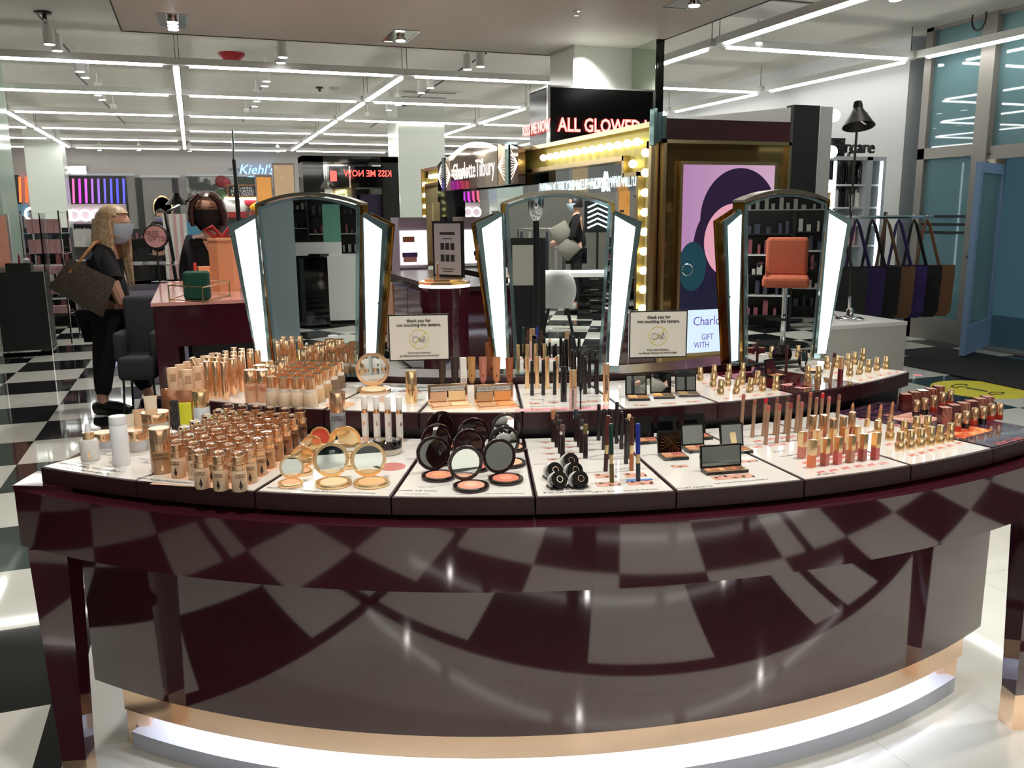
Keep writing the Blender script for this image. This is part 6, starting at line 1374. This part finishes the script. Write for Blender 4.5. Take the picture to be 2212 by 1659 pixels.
def hb(x, z, r, H, mat, lab, pumpy=False):
    P = YP(x, 400, Yh+.12); o = thing('haircare_bottle', lab, 'bottle', (P.x, Yh+.12, z), 0, 'bottles on the haircare shelves'); lat('body', [(0,0),(r,0),(r,H*.7),(r*.5,H*.82),(r*.25,H*.84),(r*.25,H*.95),(0,H*.95)], mat, o, 14)
    if pumpy: B().box(-r*.2, r*.9, -r*.2, r*.2, H*.95, H).ob('pump_head', mat, o)
    else: lat('cap', [(r*.3,H*.95),(r*.3,H),(0,H)], mat, o, 10)
for k, x in enumerate((1808, 1829)): hb(x, shz[0], .075, .36, mBlackG, 'large black pump bottle on the top haircare shelf, '+['left','right'][k], True)
hb(1853, shz[0], .045, .30, mBlackG, 'slim black bottle on the top haircare shelf'); hb(1841, shz[0], .035, .12, mBlack, 'small black bottle on the top haircare shelf')
for k, x in enumerate((1796, 1803, 1815, 1830, 1838, 1850)): hb(x, shz[1], .05, (.3,.26,.24,.36,.3,.2)[k], [mGoldY, mGrey, mBlackG, mBlack, mBlack, mWhiteM][k], 'bottle on the second haircare shelf, '+ords[k]+' from the left')
for k, x in enumerate((1810, 1818, 1826, 1838, 1846)): hb(x, shz[3], .05, .3, M('pale pink bottle', rgb(200,160,158), .4), 'pale pink bottle on the lower haircare shelf, '+ords[k]+' from the left')
g1 = YP(1700, 206, 5.5); (lambda o: bpy.data.objects.remove(o))(B().box(YP(1600,220,5.5).x, YP(1842,220,5.5).x, 5.5, 5.8, 1.9, g1.z-.0).ob('bulkhead', mGrey))
# cream chair seen between bulb wall and screen
P = PY(1447, 690, KY+.9)
# ================================================================ middle background
# lilac plinth with lit product panel
pl = PY(860, 470, 3.5); pr_ = PY(922, 470, 3.5); W2 = pr_.x-pl.x
t = thing('lilac_display', 'lilac display stand with a bright lit product picture', 'display', (pl.x, 3.5, 0)); B().box(0, W2, 0, .4, 0, pl.z).ob('stand', M('lilac laminate', rgb(178,160,176), .35), t)
z1, z0 = PY(890, 498, 3.5).z, PY(890, 572, 3.5).z; B().box(.01, W2-.01, -.01, 0, z0, z1).ob('lit_panel', M('lit product panel', (1,.97,.98), .5, emit=1.3), t)
zc = (z0+z1)/2; B().box(.03, .2, -.014, -.01, zc-.1, zc-.05).ob('violet_band', M('violet ink', rgb(84,60,120), .5), t); B().box(.04, .19, -.014, -.01, z0+.03, zc-.1).ob('jar_print', mPink, t); B().box(.04, .17, -.014, -.01, zc+.06, zc+.12, Matrix.Rotation(.0,4,'Y')).ob('lid_print', M('copper print', rgb(180,110,80), .5), t); B().box(0, W2, -.02, .0, z0-.03, z0-.01).ob('edge_strip', mChrome, t)
# black framed portal, reflected neon built as a board with reversed letters
a, b_ = PY(652, 336, 6.5), PY(860, 345, 6.5); W2 = b_.x-a.x; t = thing('black_portal', 'tall black framed mirrored fixture with a red neon reflection modelled as reversed letters', 'fixture', (a.x, 6.5, 0)); H_ = a.z
for x0_, x1_, z0_, z1_ in ((0,.28,0,H_), (W2-.25,W2,0,H_), (0,W2,H_-.08,H_)): B().box(x0_, x1_, 0, .5, z0_, z1_).ob('frame', mBlackG, t)
B().box(.28, W2-.25, .3, .35, .6, H_-.08).ob('mirror', M('pale mirror', (.7,.74,.7), .05, 1), t)
c0, c1 = PY(712, 400, 6.45), PY(845, 400, 6.45); cz = PY(780, 343, 6.45).z; B().box(c0.x-a.x, c1.x-a.x, -.05, .28, PY(780,405,6.45).z, cz-.1).ob('reflected_board', mBlackG, t); B().box(c0.x-a.x+.27, c0.x-a.x+.29, -.06, -.05, PY(780,405,6.45).z, cz-.1).ob('board_edge', mChrome, t)
Pn = PY(796, 375, 6.4); o = text('KISS ME NOW', .125, M('reflected red neon', (1,.1,.08), .4, emit=1.6), t, (Pn.x-a.x, -.06, Pn.z), (RX,0,0), off=.002); o.scale = (-.85,1,1); Pn = PY(722, 380, 6.4); B().box(Pn.x-a.x-.05, Pn.x-a.x+.04, -.06, -.05, Pn.z-.07, Pn.z+.07).ob('reflected_glow', M('reflected red neon'), t)
B().box(.3, W2-.27, .02, .3, .0, PY(780,470,6.5).z).ob('shelf_body', mBlack, t)
P = PY(815, 440, 6.3); o = thing('paper_bag', 'dark purple bag standing inside the black portal', 'bag', (P.x, 6.55, PY(780,470,6.5).z)); B().box(-.17, .17, 0, .12, 0, .32).ob('bag_body', M('deep purple', rgb(44,34,66), .6), o)
# tan and orange screens
for nm_, x0_, x1_, y0_, y1_, Y_, c_, c2 in (('orange lit screen with dark motif left of the tan one', 551, 586, 378, 560, 3.0, (226,160,84), (206,120,50)), ('tan lit screen with pale ovals right of the orange one', 588, 634, 352, 560, 3.6, (196,168,132), (226,206,176))):
    p, q = PY(x0_, y0_, Y_), PY(x1_, y0_-12, Y_); t = thing('lit_screen', nm_, 'screen', (p.x, Y_, 0)); B().box(0, q.x-p.x, 0, .06, 0, p.z).ob('body', mWhP, t); B().box(.01, q.x-p.x-.01, -.006, 0, .9, p.z-.02).ob('picture', M(nm_[:8], rgb(*c_), .4, emit=.55, noise=(3, rgb(*c2), .5, .6)), t)
# ================================================================ back wall shopfronts, far left
YQ = 19.9
def WB(name, x0, y0, x1, y1, mat, par, Y=YQ, d=.1, off=0):
    a, b_ = PY(x0, y0, Y), PY(x1, y1, Y); O = Vector(par.location) if par else Vector((0,0,0))
    return B().box(min(a.x,b_.x)-O.x, max(a.x,b_.x)-O.x, Y-d+off-O.y, Y+off-O.y, min(a.z,b_.z)-O.z, max(a.z,b_.z)-O.z).ob(name, mat, par)
def base(px, Y): P = PY(px, 600, Y); return (P.x, Y, 0)
# light bar wall
t = thing('light_bar_display', 'black shopfront with slanting pink to blue light bars on the back wall', 'shopfront', base(210, YQ))
WB('black_panel', 138, 380, 292, 600, mBlack, t); WB('grey_frame', 138, 374, 292, 380, M('bay grey'), t); 
cs = [(255,110,130),(255,90,150),(240,60,220),(215,80,235),(150,90,190),(130,90,190),(90,80,170),(80,80,255),(70,70,255),(80,80,255)]
def lbars(t, x0, dx, cs, y0=386, y1=439, w_=4.2, lean=2):
    for k, c_ in enumerate(cs):
        x = x0+dx*k; a, b_ = PY(x, y0, YQ-.12), PY(x+lean, y1, YQ-.12); O = Vector(t.location)
        wd = w_*(a-CAM).dot(FW)/FPX
        B().add([tuple(v-O) for v in (b_-Vector((wd/2,0,0)), b_+Vector((wd/2,0,0)), a+Vector((wd/2,0,0)), a-Vector((wd/2,0,0)), b_+Vector((-wd/2,.05,0)), b_+Vector((wd/2,.05,0)), a+Vector((wd/2,.05,0)), a+Vector((-wd/2,.05,0)))], [(0,1,2,3),(0,4,5,1),(3,2,6,7),(0,3,7,4),(1,5,6,2)]).ob('light_bar', M('bar %d%d%d' % c_, rgb(*c_), .5, emit=1.3), t)
lbars(t, 144, 13.6, cs)
WB('pale_shelf_back', 148, 441, 277, 482, M('pale pink back', rgb(176,160,166), .5), t, off=-.12)
for k, x in enumerate((160, 184, 209, 235)):
    P = PY(x, 465, YQ-.3); rr = .13; B().tube([(P.x-t.location.x+rr*cos(q*pi/10), YQ-.3-YQ, P.z+rr*sin(q*pi/10)) for q in range(21)], .025, 6).ob('ring_light', M('ring white', (1,1,1), .5, emit=3), t)
for k in range(7): WB('dark_shelf', 150, 484+k*14, 282, 486+k*14, mDark, t, off=-.15)
b = B(); rn = random.Random(5)
for k in range(7):
    for j in range(14):
        x = 152+j*9+rn.random()*3; a, b_ = PY(x, 484+k*14, YQ-.25), PY(x+4, 476+k*14+rn.random()*3, YQ-.25); b.box(a.x-t.location.x, b_.x-t.location.x, -.3, -.25, a.z, b_.z)
b.ob('stock', M('dim stock', rgb(150,140,140), .5), t, kind='stuff')
t = thing('light_bar_display', 'black shopfront with red to orange light bars at the far left of the back wall', 'shopfront', base(40, YQ)); WB('black_panel', 8, 378, 66, 600, mBlack, t); lbars(t, 14, 14, [(255,110,120),(255,80,60),(255,110,50),(255,90,40)], 382, 437); WB('pale_shelf_back', 20, 441, 66, 467, M('blue back', rgb(90,130,150), .5), t, off=-.12)
P = PY(70, 463, YQ-.3); B().tube([(P.x-t.location.x+.16*cos(q*pi/10), -.3, P.z+.16*sin(q*pi/10)) for q in range(21)], .03, 6).ob('ring_light', M('ring white'), t)
# shop name above (white lit hooks)
t = thing('lit_sign', 'white lit letter shape high on the back wall above the pink light bars', 'sign', base(160, YQ)); O = Vector(t.location)
f = lambda x, y: tuple(PY(x, y, YQ-.1)-O)
b = B(); b.tube([f(185,362), f(155,362), f(149,365), f(147,368), f(149,370), f(155,373), f(186,373)], .035, 6); b.tube([f(140,361), f(144,366)], .03, 6); b.tube([f(140,371), f(144,368)], .03, 6); b.ob('neon_tube', M('ring white'), t); WB('backing', 139, 358, 188, 376, mWall, t, d=.02)
# alcove with oval mirror
t = thing('mirror_alcove', 'grey alcove with an oval gold mirror on the back wall', 'alcove', base(345, YQ)); WB('recess', 306, 384, 385, 560, M('alcove grey', rgb(128,126,122), .7), t, d=.04); WB('frame', 303, 378, 388, 384, M('bay grey'), t); WB('frame', 303, 384, 307, 560, mDark, t); WB('frame', 384, 384, 388, 560, mDark, t)
O = Vector(t.location); P = PY(352, 450, YQ-.12)-O; B().lathe([(.24,0),(.25,.03),(.22,.04)], 28, Matrix.Translation(P) @ Matrix.Rotation(RX,4,'X') @ Matrix.Diagonal((1,1.35,1,1)), close=False).ob('gold_rim', mGoldY, t); B().lathe([(.235,.02),(0,.02)], 28, Matrix.Translation(P) @ Matrix.Rotation(RX,4,'X') @ Matrix.Diagonal((1,1.35,1,1))).ob('mirror', M('warm mirror', (.8,.74,.55), .1, .6), t)
# mural shop
t = thing('mural_shop', 'shop bay with grey floral mural, chalkboard notice and red shelves on the back wall', 'shopfront', base(480, YQ)); mMu = M('floral mural', rgb(150,150,146), .7, noise=(2.6, rgb(60,64,60), .48, .56))
WB('mural', 402, 382, 600, 480, mMu, t); WB('frame', 400, 376, 602, 382, M('bay grey'), t)
WB('chalkboard_frame', 489, 399, 560, 428, M('oak frame', rgb(140,96,56), .5), t, off=-.12); WB('chalkboard', 492, 402, 557, 425, mBlack, t, off=-.16)
O = Vector(t.location)
for k, s_ in enumerate(('ANTI-AGING', 'MOISTURIZERS', '& EYE CREAMS')): P = PY(524, 406.5+k*7, YQ-.32)-O; text(s_, .10, mWhiteM, t, P, (RX,0,0), sx=.9)
WB('lit_shelf', 485, 428, 560, 431, mLED, t, off=-.15); WB('red_shelf', 478, 458, 560, 470, M('red stock', rgb(150,40,40), .5), t, off=-.14); WB('lower_shelves', 405, 470, 600, 590, mDark, t, off=-.1)
for x, y, r, c_ in ((478,392,.16,(110,26,36)),(488,394,.13,(140,50,56)),(540,434,.16,(150,30,40)),(478,420,.14,(50,70,40)),(548,446,.12,(200,150,40)),(420,431,.12,(120,30,34))):
    P = PY(x, y, YQ-.14)-O; B().lathe([(r,0),(r*.8,.03),(0,.05)], 14, Matrix.Translation(P) @ Matrix.Rotation(RX,4,'X')).ob('fruit_motif', M('fruit %d%d%d' % c_, rgb(*c_), .5), t)
P = PY(556, 367, YQ-.06); t = thing('lit_sign', 'blue script neon shop name between small grey letters on the back wall', 'sign', (P.x, YQ-.02, P.z)); mBN = M('blue neon', (.25,.55,1), .5, emit=2)
o = text("Kiehl's", .36, mBN, t, (0,-.05,.0), (RX,0,0), ext=.02); me = o.data
for v in me.vertices: v.co.x += v.co.y*.3
text('SINCE', .12, mDark, t, (-.62,-.02,0), (RX,0,0)); text('1851', .12, mDark, t, (.62,-.02,0), (RX,0,0)); B().tube([(-.3,-.05,-.17),(0,-.05,-.22),(.35,-.05,-.15)], .012, 5).ob('underline', mBN, t)
# ceiling edge lights along the back wall
# far black counters and white cabinet blocks
def blk_(lab, x0, x1, ytop, Y, d, mat, H=None):
    a, b_ = PY(x0, ytop, Y), PY(x1, ytop, Y); t = thing('shop_counter', lab, 'counter', (a.x, Y, 0)); z = H or a.z
    B().box(0, b_.x-a.x, 0, d, .08, z-.03).ob('body', mat, t); B().box(-.01, b_.x-a.x+.01, -.01, d+.01, z-.03, z).ob('worktop', mat, t); B().box(.03, b_.x-a.x-.03, .04, d-.03, 0, .08).ob('plinth', mBlack, t); return t, z, b_.x-a.x
t, z, W2 = blk_('black counter with small bright spots behind the round sign', 281, 400, 517, 10.4, .8, mBlackG)
for k in range(4): B().box(.1+k*.25, .3+k*.25, -.012, 0, .2, z-.15).ob('drawer', mBlack, t)
t, z, W2 = blk_('white drawer cabinet to the right of the blonde woman', 255, 272, 507, 12.5, .5, mWhP)
for k in range(6): B().box(.02, W2-.02, -.012, 0, .12+k*.14, .24+k*.14).ob('drawer', mWhiteM, t)
t, z, W2 = blk_('long black makeup counter in front of the light bars', 150, 250, 520, 14.5, .7, mBlack)
t, z, W2 = blk_('black checkout counter with screen right of the distant staff member', 380, 425, 530, 9.0, .7, mBlack)
B().box(.1, .5, .2, .24, z, z+.35).ob('screen', M('monitor blue', rgb(60,110,130), .3, emit=.3), t); B().box(.27, .33, .24, .28, z-.0, z+.1).ob('stand', mBlack, t)
# near left stands
Yk = G(62, 770, 0); 
t = thing('black_kiosk', 'black box kiosk on a clear acrylic foot at the far left', 'kiosk', (Yk.x, Yk.y, 0)); W_ = 94*(Vector((Yk.x,Yk.y,.6))-CAM).dot(FW)/FPX; z0 = HZ(Yk, 757); z1 = HZ(Yk, 588)
B().box(-W_/2, W_/2, 0, .4, z0, z1).ob('body', M('kiosk black', rgb(24,25,28), .3), t); B().box(-W_/2-.005, W_/2+.005, -.005, .405, 0, z0).ob('acrylic_foot', mAcryl, t); 
for x in (-W_/2-.008, W_/2): B().box(x, x+.008, -.01, .0, 0, z1).ob('metal_edge', mChrome, t)
o = thing('tester_stand', 'small black tester stand with lip products on the black kiosk', 'display', (Yk.x, Yk.y+.1, z1)); B().box(-.14, .1, 0, .2, 0, .09).ob('stand', mBlack, o)
lat('lip_product', [(0,.09),(.012,.09),(.012,.16),(0,.2)], M('magenta plastic', rgb(190,50,90), .3), o, 12); B().lathe([(.03,.09),(.035,.12),(.02,.14),(0,.145)], 16, Matrix.Translation((.06,.06,0))).ob('white_puff', mWhiteM, o, True)
o = B().box(-W_/2-.02, W_/2+.02, .02, .03, z1, z1+.62).box(-W_/2-.02, -W_/2-.01, .02, .4, z1, z1+.62).box(W_/2+.01, W_/2+.02, .02, .4, z1, z1+.62).ob('glass_guard', mAcryl, t)
P = PY(18, 700, Yk.y+.5); z1_ = PY(18, 462, Yk.y+.5).z; t = thing('poster_panel', 'tall standing panel with a skin toned close up picture at the far left', 'panel', (P.x, P.y, 0)); W2 = 46*(P-CAM).dot(FW)/FPX
B().box(-W2/2, W2/2, 0, .08, 0, z1_).ob('panel', mWhP, t); B().box(-W2/2+.01, W2/2-.02, -.006, 0, .95, z1_-.02).ob('picture', M('skin picture', rgb(196,134,112), .3, emit=.25, noise=(5, rgb(120,66,56), .5, .65)), t)
P = PY(112, 700, 5.6); z1_ = PY(112, 455, 5.6).z; t = thing('glass_shelf_tower', 'glass shelf tower with pink boxes beside the white column', 'shelf', (P.x, P.y, 0), -.15)
for x in (-.2, .2):
    for y in (0, .35): B().box(x-.008, x+.008, y-.008, y+.008, 0, z1_).ob('post', mChrome, t)
for k in range(6):
    z = z1_-.02-k*.235; B().box(-.21, .21, -.01, .36, z-.008, z).ob('shelf', mAcryl, t)
    if k:
        b = B(); 
        for j in range(5): b.box(-.17+j*.075, -.11+j*.075, .04, .1, z, z+(.16 if k < 3 else .09))
        b.ob('pink_stock', M('pink stock', rgb(206,160,160), .5), t, kind='stuff')
for k, (x, Y_, w2, h_, lab) in enumerate(((45, 7.5, 1.2, 1.35, 'black shelf gondola with small products at the far left'), (135, 9.5, 1.0, 1.3, 'glass and steel gondola behind the shelf tower'), (290, 13.5, 1.0, 1.25, 'dark product gondola left of the round sign'))):
    P = PY(x, 560, Y_); o = shelves(lab, None, Vector((P.x, Y_, 0)), 0, w2, h_, 5, mDark if k != 1 else mGrey, 10+k)
# red chair and pink striped boxes near staff
P = PY(384, 560, 7.6); t = thing('striped_carton', 'pink and white striped carton behind the staff member', 'box', (P.x, 7.6, 0)); z1_ = PY(384, 462, 7.6).z
for k in range(7): B().box(-.16+k*.045, -.115+k*.045, 0, .2, .0, z1_).ob('stripe', M('stripe pink', rgb(214,170,168), .5) if k % 2 else mWhiteM, t)
# ceiling shadow gap lights near the back wall
for k, x in enumerate((195, 230, 315, 345, 420, 450, 495, 525, 600, 640)):
    P = PY(x, 326, 19.0); t = thing('downlight', 'small round downlight above the back wall shops, '+ORD[k]+' from the left', 'ceiling light', (P.x, 19.0, 3.498), 0, 'far downlights above the back wall'); B().lathe([(.11,-.004),(.11,0)], 12).ob('lamp', mPlug, t); B().lathe([(.13,-.003),(.13,0)], 12).ob('rim', mWhiteM, t)
